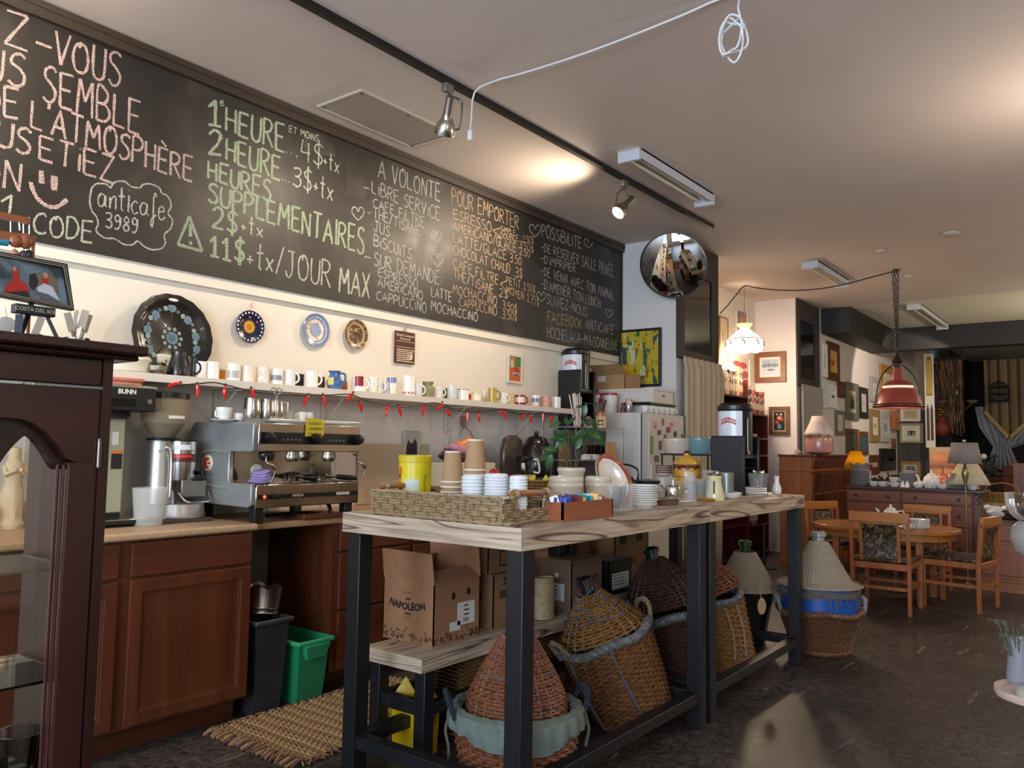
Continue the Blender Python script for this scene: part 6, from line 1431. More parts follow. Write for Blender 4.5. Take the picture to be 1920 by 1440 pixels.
# leaning decorated plate
Y = 3.62; C0 = ony(1146,900, Y); r = .135
t = thing('decorated_plate', 'large white plate with dark red and gold rim leaning behind the low crock', 'plate',(C0.x, Y, IZ+.118), rot=(0,1.1,-.12)); M = MB().lathe([(0,0),(r*.6,0),(r*.64,.003),(r, .022),(r*.99,.026),(r*.64,.008),(0,.006)], 48); M.build('plate_body', CHINA(), t)
M = MB().lathe([(r*.82,.0185),(r*.97,.0262),(r*1.0,.026)], 48); M.build('rim_band', art(71,['7a1f1c', '8e2a22', '9c3a2a', 'c08a3a'], 16,1), t)
M = MB().lathe([(r*.66,.0095),(r*.8,.0175)], 48); M.build('floral_band', art(72,['a8a89a', 'e6e2da', 'e9e6de', 'c9c4b4'], 60,1), t)
# black kettle, pot
x = isl(1172,3.95); t = thing('kettle', 'black round kettle behind the decorated plate', 'kettle',(x, 3.95, IZ)); M = MB().lathe([(0,0),(.07,0),(.085,.03),(.08,.08),(.05,.12),(.02,.13),(0,.13)], 28); M.build('body', mat('161617', .3, coat=.3), t); M = MB().ball((0,0,.142), .014); M.build('knob', BLACKP(), t); M = MB().tube(catmull([(-.07,0,.08),(-.08,0,.16),(0,0,.19),(.08,0,.16),(.07,0,.08)], 5), .006); M.build('handle', BLACKP(), t)
Y = 4.1; x = isl(1207, Y); t = thing('cooking_pot', 'steel pot covered by a flat black lid, behind the white plate stack', 'pot',(x, Y, IZ)); zt = topz(1207,898, Y)-IZ; M = MB().lathe([(0,0),(.07,0),(.072,.01),(.072, zt-.03),(.068, zt-.03),(.066,.01),(0,.01)], 32); M.build('pot_body', STEEL(), t)
M = MB().lathe([(0, zt-.028),(.085, zt-.028),(.098, zt-.018),(.096, zt-.008),(.04, zt),(0, zt)], 12, fn=lambda a, r, z: (r*(1+.05*cos(6*a)), z)); M.build('black_lid', mat('111113', .25), t)
# tart tin, steel teapot, bell cover, cut glass
Y = 3.72; x = isl(1247, Y); t = thing('cake_tin', 'dull metal ring tin with grey rim in front of the steel teapot', 'tin',(x, Y, IZ)); M = MB().lathe([(0,.001),(.062,.001),(.07,.024),(.066,.024),(.058,.006),(0,.006)], 40, fn=lambda a, r, z: (r*(1+.012*cos(24*a)), z)); M.build('tin_body', mat('8a7462', .4,.6), t); M = MB().lathe([(.055,.028),(.08,.024),(.082,.028),(.07,.034),(0,.034)], 40); M.build('rim_plate', mat('77726d', .3,.7), t)
Y = 3.98; x = isl(1262, Y); t = thing('steel_teapot', 'small polished steel teapot with upright spout on the island', 'teapot',(x, Y, IZ+.012)); zt = topz(1262,906, Y)-IZ-.012
M = MB().lathe([(0,0),(.04,0),(.043,.01),(.042, zt-.03),(.038, zt-.018),(.02, zt-.01),(0, zt-.008)], 30); M.build('body', STEEL(), t); M = MB().tube([(0,0, zt-.01),(0,0, zt+.018)], .005,8); M.ball((0,0, zt+.02), .007); M.build('lid_knob', STEEL(), t)
M = MB().tube(catmull([tuple(RR*.04+Vector((0,0, zt-.03))), tuple(RR*.075+Vector((0,0, zt-.03))), tuple(RR*.07+Vector((0,0,.03))), tuple(RR*.045+Vector((0,0,.01)))], 5), .005); M.build('handle', STEEL(), t); M = MB().tube(catmull([tuple(-RR*.04+Vector((0,0,.04))), tuple(-RR*.06+Vector((0,0,.07))), tuple(-RR*.07+Vector((0,0, zt-.01)))], 5),[.009,.008,.007,.007,.006,.006,.006,.005,.005,.005,.005]); M.build('spout', STEEL(), t)
Pm = (x+.05, Y+.06, IZ+.001); M = MB().bb((-.1,-.05,0),(.1,.05,.009)); o = M.build('glass_dish', mat('cfd2d0', .15), loc=(x, Y, IZ+.001), bevel=.004); tag(o, 'flat white dish under the steel teapot', 'dish')
Y = 4.05; x = isl(1293, Y); t = thing('glass_decanter', 'tall narrow glass decanter right of the steel teapot', 'decanter',(x, Y, IZ)); zt = topz(1293,882, Y)-IZ; M = MB().lathe([(0,0),(.035,0),(.036,.02),(.03,.09),(.026, zt*.55),(.03, zt*.62),(.034, zt*.78),(.024, zt*.93),(0, zt)], 14); M.build('glass_body', milky('dfe4ea', .22), t, ang=15)
rseed(31)
gp = [(1312,4.25),(1322,4.4),(1300,4.35),(1334,4.5),(1308,4.55),(1320,4.65),(1296,4.5),(1285,4.6),(1270,4.5),(1258,4.4),(1243,4.35),(1232,4.2),(1330,4.25)]
for k,(px, Y) in enumerate(gp): tumbler(('front ' if Y < 4.3 else 'back ' if Y > 4.52 else 'middle ')+('left' if px < 1265 else 'centre' if px < 1310 else 'right')+' cut crystal glass in the crowd of glasses on the island',(isl(px, Y), Y, IZ+.001), .034,.085+.03*(k%3==0), 'crystal glasses crowded on the island', 10)
for k,(px, Y) in enumerate(((1326,4.78),(1338,4.72))): tumbler(('left', 'right')[k]+' tall glass upside down beside the black urn stand',(isl(px, Y), Y, IZ+.001), .036,.15, 'tall glasses beside the urn stand', 12)
Y = 4.15; x = isl(1324, Y); M = MB().lathe([(0,0),(.04,0),(.05,.012),(.048,.014),(.03,.005),(0,.005)], 24); o = M.build('amber_dish', mat('a8701f', .2, coat=.5), loc=(x, Y, IZ)); tag(o, 'small amber coloured dish left of the cream dispenser', 'dish')
# cream syrup dispenser
P = onz(1350,938, IZ); t = thing('syrup_dispenser', 'pale yellow waisted dispenser jug with a dark sight slot on the island edge', 'dispenser',(P.x-.03, P.y, IZ)); zt = topz(1350,892, P.y)-IZ; vd = math.atan2(-P.y, 4.02-P.x)
M = MB().lathe([(0,0),(.052,0),(.054,.01),(.045,.05),(.036,.1),(.036, zt*.85),(.04, zt),(.034, zt),(0, zt-.004)], 32); M.build('body', mat('d9d0a2', .25, coat=.3), t)
M = MB().tube([(.0445*cos(vd-.1), .0445*sin(vd-.1), .035),(.037*cos(vd-.1), .037*sin(vd-.1), .085),(.036*cos(vd-.1), .036*sin(vd-.1), zt*.78)], .006,8); M.build('sight_slot', mat('27382f', .3), t)
M = MB().lathe([(.04, zt),(.042, zt+.008),(.02, zt+.014),(0, zt+.014)], 24); M.ball((.01,0, zt+.018),(.02,.01,.008)); M.build('metal_cap', STEEL(), t)
M = MB().lathe([(0,0),(.04,0),(.042,.145),(.036,.15),(0,.15)], 20); o = M.build('steel_shaker', mat('9aa4a2', .3,.7), loc=(isl(1362, P.y+.22), P.y+.22, IZ)); tag(o, 'brushed metal shaker right behind the cream dispenser', 'shaker')
# bowl, plates, cutlery glass, vase
P = onz(1387,936, IZ); M = MB().lathe([(0,0),(.06,0),(.075,.008),(.088,.036),(.083,.036),(.07,.012),(0,.008)], 36); o = M.build('bowl', CHINA(), loc=(P.x-.085, P.y+.02, IZ)); tag(o, 'shallow white bowl in front of the urn stand', 'bowl')
x = stack(1408,928,4.98,.10,3,.012, 'white plate between bowl and cutlery glass', 'plates at the far end of the island')
P = onz(1447,930, IZ); PX, PY = P.x-.09, P.y+.02; M = platemesh(.085,.014); o = M.build('plate', CHINA(), loc=(PX, PY, IZ)); tag(o, 'white plate under the glass of cutlery', 'plate')
zt = topz(1443,888, PY)-IZ-.01; M = MB().lathe([(0,0),(.05,0),(.066, zt),(.063, zt),(.047,.01),(0,.01)], 24); o = M.build('glass_jar', GL, loc=(PX, PY, IZ+.01)); tag(o, 'wide clear glass holding cutlery at the far end of the island', 'glass')
rseed(5)
for k in range(8):
    a_ = k*.8; t = thing('teaspoon',('rightmost', 'right front', 'front', 'left front', 'leftmost', 'left back', 'back', 'right back')[k]+' spoon handle in the clear cutlery glass', 'cutlery',(PX+.02*cos(a_), PY+.02*sin(a_), IZ+.022), group='cutlery in the glass'); d = Vector((.28*cos(a_+2), .28*sin(a_+2), 1)).normalized()
    M = MB().tube([(0,0,0), tuple(d*.11)], .0028,5); M.build('handle', STEEL(), t); M = MB().lathe([(0,0),(.012,.012),(.012,.022),(0,.036)], 10, sx=.3); M.build('bowl', STEEL(), t, loc=tuple(d*.105), rot=d.to_track_quat('Z', 'Y').to_euler())
P = onz(1465,926, IZ); zt = topz(1465,893, P.y)-IZ; M = MB().lathe([(0,0),(.026,0),(.031,.02),(.028,.04),(.014, zt*.7),(.018, zt),(.014, zt),(.01, zt*.7),(0,.02)], 24); o = M.build('bud_vase', CHINA(), loc=(P.x-.03, P.y, IZ+.0)); tag(o, 'small white china bud vase beside the cutlery glass', 'vase')
# urn stand with coffee urn (two of them, the second near the fridge)
def urn(lab1, lab2, loc, w_, d_, hs, hu, k=1):
    t = thing('urn_stand', lab1, 'stand', loc); BK = mat('17181d', .5)
    M = MB().bb((-w_/2,-d_/2,0.001),(w_/2,-d_/2+.02, hs)); M.build('side_plate', BK, t, bevel=.012)
    M = MB().bb((-w_/2, d_/2-.02,0.001),(w_/2, d_/2, hs)); M.build('side_plate', mat('0b0b0c', .3), t, bevel=.012)
    M = MB().bb((-w_/2+.01,-d_/2+.02,0.001),(w_/2-.01, d_/2-.02,.03)); M.bb((-w_/2+.01,-d_/2+.02,.03),(-w_/2+.03, d_/2-.02, hs-.02)); M.bb((-w_/2+.02,-d_/2+.02, hs*.62),(w_/2-.02, d_/2-.02, hs*.68)); M.build('base_and_shelf', mat('0b0b0c', .35), t, smooth=0)
    M = MB().bb((w_/2-.02,-d_/2+.03, hs*.45),(w_/2-.016, d_/2-.03, hs*.455)); M.build('steel_strip', STEEL(), t, smooth=0)
    L2 = (loc[0], loc[1], loc[2]+hs*.68+.003)
    t = thing('coffee_urn', lab2, 'coffee urn', L2); r = w_*.47; hh = hu-hs*.68; vd = math.atan2(-loc[1], 4.02-loc[0])
    M = MB().lathe([(0,0),(r, 0),(r, hh*.86),(0, hh*.86)], 40); M.build('urn_body', mat('141416', .3), t)
    M = MB().lathe([(r*1.006,.0),(r*1.006, hh*.84)], 20, a0=vd-1.75, a1=vd+.42); M.build('white_sleeve', mat('d7dde4', .3, coat=.3, ns=9, na=.06), t)
    M = MB().lathe([(r*1.02, hh*.84),(r*1.05, hh*.87),(r*1.03, hh*.95),(r*.85, hh),(0, hh)], 40); M.build('black_lid', BLACKP(), t)
    M = MB()
    n = 14; vs = []
    for i in range(n+1):
        a_ = vd-.95+1.0*i/n; dz = .018*sin(PI*i/n); z0 = hh*.56
        vs += [(r*1.012*cos(a_), r*1.012*sin(a_), z0+dz),(r*1.012*cos(a_), r*1.012*sin(a_), z0+.032+dz)]
    M.add(vs,[(2*i, 2*i+2,2*i+3,2*i+1) for i in range(n)]); M.build('red_banner', mat('b02030', .4), t)
    s_ = 'NAPOLÉON'
    for i, ch in enumerate(s_):
        a_ = vd-.87+.84*i/(len(s_)-1); dz = .018*sin(PI*(a_-vd+.95)/1.0)
        o = text(ch, .026, mat('efe9e4', .5), t,(r*1.016*cos(a_), r*1.016*sin(a_), hh*.56+.016+dz),(PI/2,0, a_+PI/2))
    M = MB(); a_ = vd-.45
    M.lathe([(r*1.012, hh*.28),(r*1.012, hh*.30)], 8, a0=vd-.62, a1=vd-.3); M.build('small_drawing', mat('2a2a30', .5), t)
    M = MB().tube([(r*1.03*cos(vd+.75), r*1.03*sin(vd+.75), .02),(r*1.03*cos(vd+.75), r*1.03*sin(vd+.75), hh*.7)], .008,8); M.build('sight_gauge', glassm('b8a888', 1), t)
    M = MB(); c_, s2 = cos(vd+.6), sin(vd+.6); M.tube([(r*c_, r*s2,.02),(r*1.25*c_, r*1.25*s2,.02),(r*1.28*c_, r*1.28*s2,-.0)], .009,8); M.build('tap', STEEL(), t)
Y = 4.86; x0, x1 = isl(1331, Y), isl(1396, Y); hs = topz(1363,817, Y)-IZ; hu = topz(1370,757, Y+.1)-IZ
urn('black stand with flat side plates under the coffee urn on the island', 'black coffee urn with white sleeve and red banner, on the island stand',((x0+x1)/2, Y+.14, IZ), x1-x0,.27, hs, hu)
# riser rack behind the glasses with plastic tubs
Y = 5.02; x0, x1 = 1.47, isl(1332, Y)-.01; zr = topz(1290,851, Y)
t = thing('riser_rack', 'small black topped riser rack behind the yellow jar at the back of the island', 'rack',((x0+x1)/2, Y+.1, IZ)); a, b, hh = (x1-x0)/2,.1, zr-IZ; M = MB().bb((-a,-b, hh-.012),(a, b, hh)); M.build('shelf_top', BLACKM(), t, bevel=.002)
for i in (-1,1):
    for j in (-1,1): M = MB().bb((i*(a-.01)-.005, j*(b-.01)-.005,0.001),(i*(a-.01)+.005, j*(b-.01)+.005, hh-.012)); M.build('leg', BLACKM(), t)
def tub(px, pyt, wpx, Y, zb, m_, lab, hfix=None):
    x = isl(px, Y); r = wpx/2*sc((x, Y, zb)); h = topz(px, pyt, Y)-zb; M = MB().lathe([(0,0),(r*.82,0),(r*.88,.008),(r*.97, h*.8),(r, h*.82),(r, h*.95),(r*.9, h),(0, h)], 30); o = M.build('plastic_tub', m_, loc=(x, Y, zb+.001)); return tag(o, lab, 'container')
tub(1270,822,54, Y+.05, zr, milky('cfc4b4', .85), 'translucent cream plastic tub on the black riser rack')
tub(1312,820,44, Y+.12, zr, milky('6f9ea6', .8), 'pale blue plastic tub on the black riser rack')
x = isl(1288,4.84); zt = topz(1288,845,4.84)-IZ; r = 25*sc((x, 4.84,1.2)); t = thing('lidded_jar', 'yellow pottery jar with brown drip bands and domed lid behind the glasses', 'jar',(x, 4.84, IZ)); YJ = mat('c99a3c', .25, coat=.5, ns=10, na=.08); BRN = mat('5a1f16', .3)
M = MB().lathe([(0,0),(r*.8,0),(r*.95,.03),(r, zt*.3),(r*.98, zt*.6),(r*.9, zt*.66),(0, zt*.66)], 36); M.build('jar_body', YJ, t); M = MB().lathe([(r*.9, zt*.66),(r*1.03, zt*.68),(r*1.0, zt*.73),(r*.75, zt*.82),(r*.3, zt*.88),(r*.2, zt*.9),(r*.2, zt*.94),(0, zt*.95)], 36); M.build('lid', YJ, t)
M = MB()
for z in (.38,): M.lathe([(r*1.003, zt*z),(r*1.003, zt*z+.004)], 36)
M.lathe([(r*.99, zt*.58),(r*1.01, zt*.6),(r*.93, zt*.655)], 48, fn=lambda a, r_, z: (r_, z-.008*sin(10*a)*(z < zt*.6))); M.lathe([(r*1.025, zt*.675),(r*1.02, zt*.69)], 36); M.lathe([(r*.2, zt*.93),(r*.22, zt*.96),(r*.14, zt*1.0),(0, zt)], 16); M.build('brown_bands', BRN, t)
def bowlstack(px, pyt, Y, r, n, step, lab, grp, x=None):
    x = isl(px, Y) if x is None else x; first = None; zt = topz(px, pyt, Y)
    for k in range(n):
        z = zt-.035-(n-1-k)*step
        if first is None:
            first = thing('small_bowl', lab+', '+ORD[n-1], 'bowl',(x, Y, z), 0, grp); M = MB().lathe([(0,0),(r*.5,0),(r*.9,.018),(r, .033),(r*.95,.033),(r*.8,.014),(0,.006)], 28); M.build('bowl_body', mat('d9d4c8', .25, coat=.3), first); M = MB().lathe([(r*.97,.026),(r*1.005,.034)], 28); M.build('brown_rim', mat('5a3428', .4), first)
        else: dup(first,(x, Y, z), 0, lab+', '+ORD[n-1-k])
    return x, zt-.035-(n-1)*step
xb, zb_ = bowlstack(1245,872,4.95,.056,4,.014, 'brown-rimmed bowl stacked left of the yellow jar', 'brown-rimmed bowls left of the yellow jar')
M = MB().lathe([(0,0),(.05,0),(.05, zb_-IZ-.002),(0, zb_-IZ-.002)], 24); o = M.build('tin_can', mat('c9c6bc', .4), loc=(xb, 4.95, IZ+.0005)); tag(o, 'white tin carrying the brown-rimmed bowls', 'tin')
# ====== FRIDGE CORNER
FX1, FY0, FY1, FZ = .72,6.289,6.985,1.648
t = thing('refrigerator', 'white refrigerator with magnets on its door in the far left corner', 'refrigerator',(.37,(FY0+FY1)/2,0)); ox, oy = .37,(FY0+FY1)/2
FW_ = mat('d3cfc6', .35, coat=.1); FD = mat('bdb9ae', .4)
M = MB().bb((.03-ox, FY0-oy, .03),(.635-ox, FY1-oy, FZ)); M.build('cabinet_body', FW_, t, bevel=.008)
M = MB().bb((.635-ox, FY0-oy+.01,.04),(.648-ox, FY1-oy-.01, FZ-.01)); M.build('gasket', mat('4a4842', .7), t, smooth=0)
M = MB().bb((.648-ox, FY0-oy, .12),(FX1-ox, FY1-oy, FZ-.003)); M.build('door', FD, t, bevel=.01)
M = MB().bb((.05-ox, FY0-oy+.02,0.001),(.62-ox, FY1-oy-.02,.03)); M.build('foot', BLACKM(), t)
M = MB().bb((FX1-ox, FY0-oy+.01,.9),(FX1-ox+.02, FY0-oy+.03,1.2)); M.build('door_handle', FW_, t, bevel=.004)
M = MB().bb((.645-ox, FY1-oy-.012,.12),(FX1-ox+.004, FY1-oy+.004, FZ)); M.build('dark_edge', mat('222222', .5), t, smooth=0)
mg = [(1228,796,7,12, 'c99a5a', 'doll-shaped tan'),(1229,803,6,6, 'd6a6a0', 'pink and white'),(1243,791,4,14, '8a5a38', 'slim brown figure'),(1259,796,7,7, 'd8488a', 'bright pink'),(1253,806,8,10, '7a2a3c', 'dark red square'),(1236,811,7,9, '4c4c48', 'grey tilted'),(1266,814,6,12, '2a2c2c', 'black oval'),(1279,794,3,8, 'd9d6ce', 'small white'),(1222,834,5,34, '5f8a3a', 'tall green strip'),(1238,835,6,17, '5a4a40', 'brown picture'),(1231,860,9,12, '56584e', 'dark green picture'),(1247,820,5,10, '6a5236', 'small brown arched'),(1280,817,7,6, '585a5c', 'grey photo'),(1252,844,4,6, '9a9488', 'pale clip')]
for (x, y, w_, h_, c_, nm) in mg:
    q = onx(x, y, FX1+.002); s = sc(q); sl = s*1.9
    M = MB(); P = disc(0,0, w_*sl/2, h_*s/2,12) if 'oval' in nm or 'doll' in nm or 'figure' in nm else [(-w_*sl/2,-h_*s/2),(w_*sl/2,-h_*s/2),(w_*sl/2, h_*s/2),(-w_*sl/2, h_*s/2)]
    M.prism(P, .005,0,0); o = M.build('fridge_magnet', mat(c_, .5, ns=120, na=.35), loc=(FX1+.0015, q.y, q.z), rot=((.2 if 'tilted' in nm else 0), 0,0)); tag(o, nm+' magnet on the white fridge door', 'magnet', 'magnets on the fridge door')
# things on top of the fridge
ZF = FZ+.001
A = ony(1105,775,6.33);
t = thing('foam_box', 'large white box on the fridge carrying the small cardboard box', 'box',(.34,6.72, ZF)); M = MB(); zt = ony(1160,733,6.5).z-ZF; M.bb((-.27,-.2,0),(.3,.2, zt)); M.build('box_body', mat('d8d4cc', .6), t, bevel=.004); M = MB().bb((-.275,-.205, zt),(.305,.205, zt+.02)); M.build('lid', mat('dedad2', .6), t, bevel=.004)
ZB = ZF+zt+.021; q0, q1, q2 = ony(1115,730,6.56), ony(1163,733,6.56), ony(1163,705,6.56)
carton('small cardboard box with a white label lying on the white box on the fridge', q0.x, q1.x+.05,6.56,6.86, ZB, .135, mat('a8865e', .85, ns=25, na=.06), flaps=(('y', .14,40),('Y', .14,12)), open_=False)
q = ony(1128,715,6.555); M = MB().bb((q.x-.045,6.553, ZB+.075),(q.x+.045,6.556, ZB+.13)); o = M.build('address_label', mat('cfd0d2', .7), smooth=0); tag(o, 'white address label on the small cardboard box above the fridge', 'label')
for (px, lab) in ((1119, 'white tub with red lid and a red printed patch on the fridge'),(1145, 'plain white tub with red lid on the fridge')):
    Y = 6.38; q = ony(px, 770, Y); zt = ony(px, 737, Y).z-ZF; r = 12.5*sc(q); t = thing('plastic_canister', lab, 'canister',(q.x, Y, ZF)); M = MB().lathe([(0,0),(r*.93,0),(r, .01),(r, zt-.02),(0, zt-.02)], 30); M.build('body', mat('ddd9d0', .4), t); M = MB().lathe([(r, zt-.022),(r*1.05, zt-.02),(r*1.05, zt-.003),(r*.97, zt),(0, zt)], 30); M.build('red_lid', mat('b3202a', .35), t)
    if 'patch' in lab:
        vd = math.atan2(-Y, 4.02-q.x); M = MB().lathe([(r*1.004, zt*.5),(r*1.004, zt*.75)], 8, a0=vd+.1, a1=vd+1.1); M.build('red_print', mat('c03038', .5), t)
q = ony(1179,775,6.36); zt = ony(1179,748,6.36).z-ZF; t = thing('drink_can', 'open drink can with red and white print on the fridge', 'can',(q.x, 6.36, ZF)); M = MB(); r = 6.5*sc(q); M.lathe([(0,0),(r*.85,0),(r, .008),(r, zt*.5)], 20); M.build('can_body', mat('aeb8c8', .25,.8), t); M = MB().lathe([(r*1.0, zt*.5),(r, zt*.9),(r*.85, zt),(0, zt-.003)], 20); M.build('printed_top', art(81,['b02828', 'd8d8d8', 'b83030', 'e0e0e0'], 40,1), t)
M = MB().lathe([(0,0),(.022,0),(.022,.04),(.016,.045),(.016,.085),(0,.085)], 16); q = ony(1168,775,6.34); o = M.build('bottle', mat('6a1824', .3), loc=(q.x, 6.34, ZF)); tag(o, 'tiny dark red bottle left of the drink can on the fridge', 'bottle')
t = thing('serving_tray', 'black tray resting on white cups on the fridge', 'tray',(.52,6.62, ZF+.075));
M = MB(); frame_poly(M,[(-.11,-.25),(.17,-.25),(.17,.25),(-.11,.25)],[(-.09,-.23),(.15,-.23),(.15,.23),(-.09,.23)], 2,.0,.022); M.bb((-.11,-.25,0),(.17,.25,.006)); M.build('tray_body', mat('17110f', .4), t, smooth=0)
t.location = (.50,6.66, ZF+.075)
for k in range(6):
    y = 6.33+k*.105; cup('coffee_cup',('nearest', 'second', 'third', 'fourth', 'fifth', 'farthest')[k]+' white cup in the row under the black tray on the fridge',(.655, y, ZF), .036,.058,20, group='white cups in a row on the fridge')
M = MB().lathe([(.0,.0),(.05,.0),(.09,.09),(.088,.09),(.045,.004)], 20); M.v = [(x, y, z) for x, y, z in M.v]; o = M.build('plastic_scoop', milky('8d8a84', .8), loc=(.56,6.72, ZF+.083), rot=(.0,.0,0)); tag(o, 'grey translucent plastic scoop on the black tray on the fridge', 'scoop')
# second urn on its black stand, on a grey storage box at the shelf end
YU = 5.93; q0, q1 = ony(1040,720, YU), ony(1087,720, YU); zb = ony(1063,806, YU).z; zs = ony(1063,693, YU).z-zb; zu = ony(1075,655, YU+.1).z-zb
M = MB().bb((.02,5.86,.936),(.30,6.27, zb-.001)); o = M.build('storage_box', mat('4c4d50', .5), bevel=.006); tag(o, 'dark grey box on the worktop beside the fridge under the urn stand', 'box')
urn('black stand with flat side plates at the end of the mug shelf', 'black coffee urn with white sleeve and red banner, at the end of the mug shelf',((q0.x+q1.x)/2, YU+.14, zb), q1.x-q0.x, .26, zs, zu)
# wire rack with jars beside the fridge
def rackY(px, Y): return ony(px, 800, Y).x
Y = 5.45; xa, xb = .14,.56
# rack runs along the worktop edge in front of the box
ya, yb = onx(1062,800,.5).y, onx(1152,800,.5).y; zt1 = onx(1110,802,.5).z; zt2 = onx(1110,862,.5).z
t = thing('wire_rack', 'two-tier wire rack with glass shelves on the worktop beside the fridge', 'rack',(.45,(ya+yb)/2,.936)); a = (yb-ya)/2
for z in (zt1, zt2): M = MB().bb((-.14,-a, z-.936-.006),(.14, a, z-.936)); M.build('glass_shelf', mat('a9b0a8', .15, coat=.3, alpha=.7), t, smooth=0)
for i in (-.14,.14):
    for j in (-a, a): M = MB().tube([(i, j, 0),(i, j, zt1-.936+.02)], .004,6); M.build('post', STEEL(), t)
def onrack(px, zsh, x=.46): q = onx(px, 840, x); return (x, q.y, zsh+.001)
P = onrack(1126, zt1); t = thing('utensil_crock', 'tan stoneware jar full of dark utensils on the top tier of the wire rack', 'jar', P); r = 11*sc(P); h = onx(1126,772, P[0]).z-zt1;
M = MB().lathe([(0,0),(r*.9,0),(r*.92,.01),(r*.92, h*.62),(r*.85, h*.72),(r*.95, h*.78)], 28); M.build('jar_body', mat('c4a878', .35, coat=.3), t); M = MB().lathe([(r*.95, h*.78),(r*.97, h*.9),(r*.9, h),(r*.8, h),(r*.8, h*.5),(0, h*.5)], 28); M.build('brown_neck', mat('9a4a16', .3, coat=.4), t)
vd = math.atan2(-P[1], 4.02-P[0]); M = MB()
for i, z in enumerate((.2,.4)):
    for k in range(5): a_ = vd-.45+k*.2; M.bb((r*.93*cos(a_)-.003, r*.93*sin(a_)-.004, h*z),(r*.93*cos(a_)+.003, r*.93*sin(a_)+.004, h*z+.012*(1 if i else .6)))
M.build('stamped_letters', mat('3a2a1c', .7), t, smooth=0)
rseed(8)
for k,(dx, L_) in enumerate(((-.5,.14),(0,.21),(.25,.13),(.5,.16),(-.2,.15))):
    d = (RR*dx*.35+Vector((0,0,1))).normalized(); o_ = thing('utensil',('leftmost', 'tallest', 'fourth', 'rightmost', 'second')[k]+' dark handled utensil in the tan stoneware jar', 'utensil',(P[0]+RR.x*dx*.03, P[1]+RR.y*dx*.03, zt1+h*.6), group='utensils in the stoneware jar'); M = MB().tube([(0,0,0), tuple(d*L_*.6), tuple(d*L_)],[.004,.006,.009], 6); M.build('handle', mat('2a1712', .4), o_)
P = onrack(1082, zt1,.46); t = thing('straw_holder', 'tall pink patterned glass crammed with paper-wrapped straws on the wire rack', 'holder', P); h = onx(1082,755, P[0]).z-zt1; r = 8*sc(P); M = MB().lathe([(0,0),(r*.9,0),(r*1.05, h*.8),(r, h*.8),(r*.8,.01)], 20); M.build('glass', milky('c9a8a0', .6), t)
rseed(9); M = MB()
for k in range(26):
    a_ = rnd()*6.28; rr = rnd()*r*.8; d = Vector((cos(a_)*rr*2.2-RR.x*.02, sin(a_)*rr*2.2-RR.y*.02, h*uni(1.2,1.42))); M.tube([(rr*cos(a_), rr*sin(a_), .01), tuple(d)], .0045,5)
o = M.build('paper_straws', mat('d8d0bf', .7), t); o['kind'] = 'stuff'
P = onrack(1102, zt1,.36); cup('glass_mug', 'white enamel mug behind the straws on the wire rack', P, .045,.075,60)
P = onrack(1103, zt1,.5); t = thing('utensil', 'steel ladle bowl beside the straws on the wire rack', 'ladle', P); M = MB().ball((0,0,.05),(.03,.03,.045)); M.build('ladle_bowl', STEEL(), t)
for k, px in enumerate((1094,1108,1120,1131)):
    P = onrack(px, zt2,.44); M = MB().lathe([(0,0),(.026,0),(.034,.12),(.03,.12),(.022,.01),(0,.01)], 16); o = M.build('drinking_glass', glassm(('c4ccc4', '9c7c74', '8a6a60', 'b8b8b0')[k], 1.2), loc=P); tag(o,('greenish', 'reddish', 'dark rose', 'smoky')[k]+' drinking glass on the lower tier of the wire rack', 'glass', 'glasses on the lower tier of the wire rack')
for k, px in enumerate((1100,1117)):
    P = onrack(px, zt2,.535); M = MB().bb((-.03,-.04,0),(.012,.04,.045)); o = M.build('white_tub', mat('d8d6d0', .4), loc=P, bevel=.004); tag(o,('left', 'right')[k]+' small white tub at the front edge of the wire rack', 'container')
# wooden boards leaning beside the fridge
for (px0, px1, pt, c1, c2, lab, x) in ((1136,1153,829, 'a8733c', 'c28f52', 'light wooden cutting board with an orange edge leaning on the fridge', .60),(1048,1068,815, 'b08a58', 'c39c68', 'tall light wooden cutting board behind the plant leaves', .2)):
    ya, yb = onx(px0,880, x).y, onx(px1,880, x).y; zt = onx(px0, pt, x).z; M = MB().bb((0, ya, .936),(.02, yb, zt)); o = M.build('cutting_board', wood(c1, c2,2,6), bevel=.004); o.location.x = x-.01; tag(o, lab, 'cutting board')
# blender / coffee maker behind the island
x = .36; P = onx(983,880, x); s = sc(P); zb = onx(983,890, x).z; t = thing('coffee_maker', 'coffee maker with glass jug and smoky arched lid on the worktop behind the island', 'coffee maker',(x, P.y, .936)); zt = onx(983,816, x).z-zb; z0 = zb-.936
def up(P): return [(r, z+z0) for r, z in P]
M = MB().lathe([(0,0),(.09,0),(.09, z0),(0, z0+.004)], 28); M.build('base', mat('b59a68', .4), t)
M = MB().lathe(up([(0,.006),(.055,.006),(.06,.02),(.066,.11),(.062,.11),(.053,.02),(0,.014)]), 12); M.build('glass_jug', glassm('e6eaea', .8), t, ang=15); M = MB().lathe(up([(.068,.11),(.07,.125),(.06,.14),(.03,.145),(0,.145)]), 24); M.build('jug_lid', BLACKP(), t)
M = MB().tube(catmull([tuple(RR*.066+Vector((0,0, z0+.11))), tuple(RR*.1+Vector((0,0, z0+.11))), tuple(RR*.115+Vector((0,0, z0+.02))), tuple(RR*.07+Vector((0,0, z0+.02)))], 4), .008); M.build('handle', mat('d8d2c4', .35), t)
P_ = [(-.12, z0),(-.12, z0+zt*.6),(-.09, z0+zt*.9),(-.02, z0+zt),(.04, z0+zt),(.11, z0+zt*.88),(.13, z0+zt*.55),(.13, z0)]; M = MB().prism(P_, .05,0,0,-.15)
M.build('smoky_hood', mat('4a3e38', .2, coat=.5), t, bevel=.01)
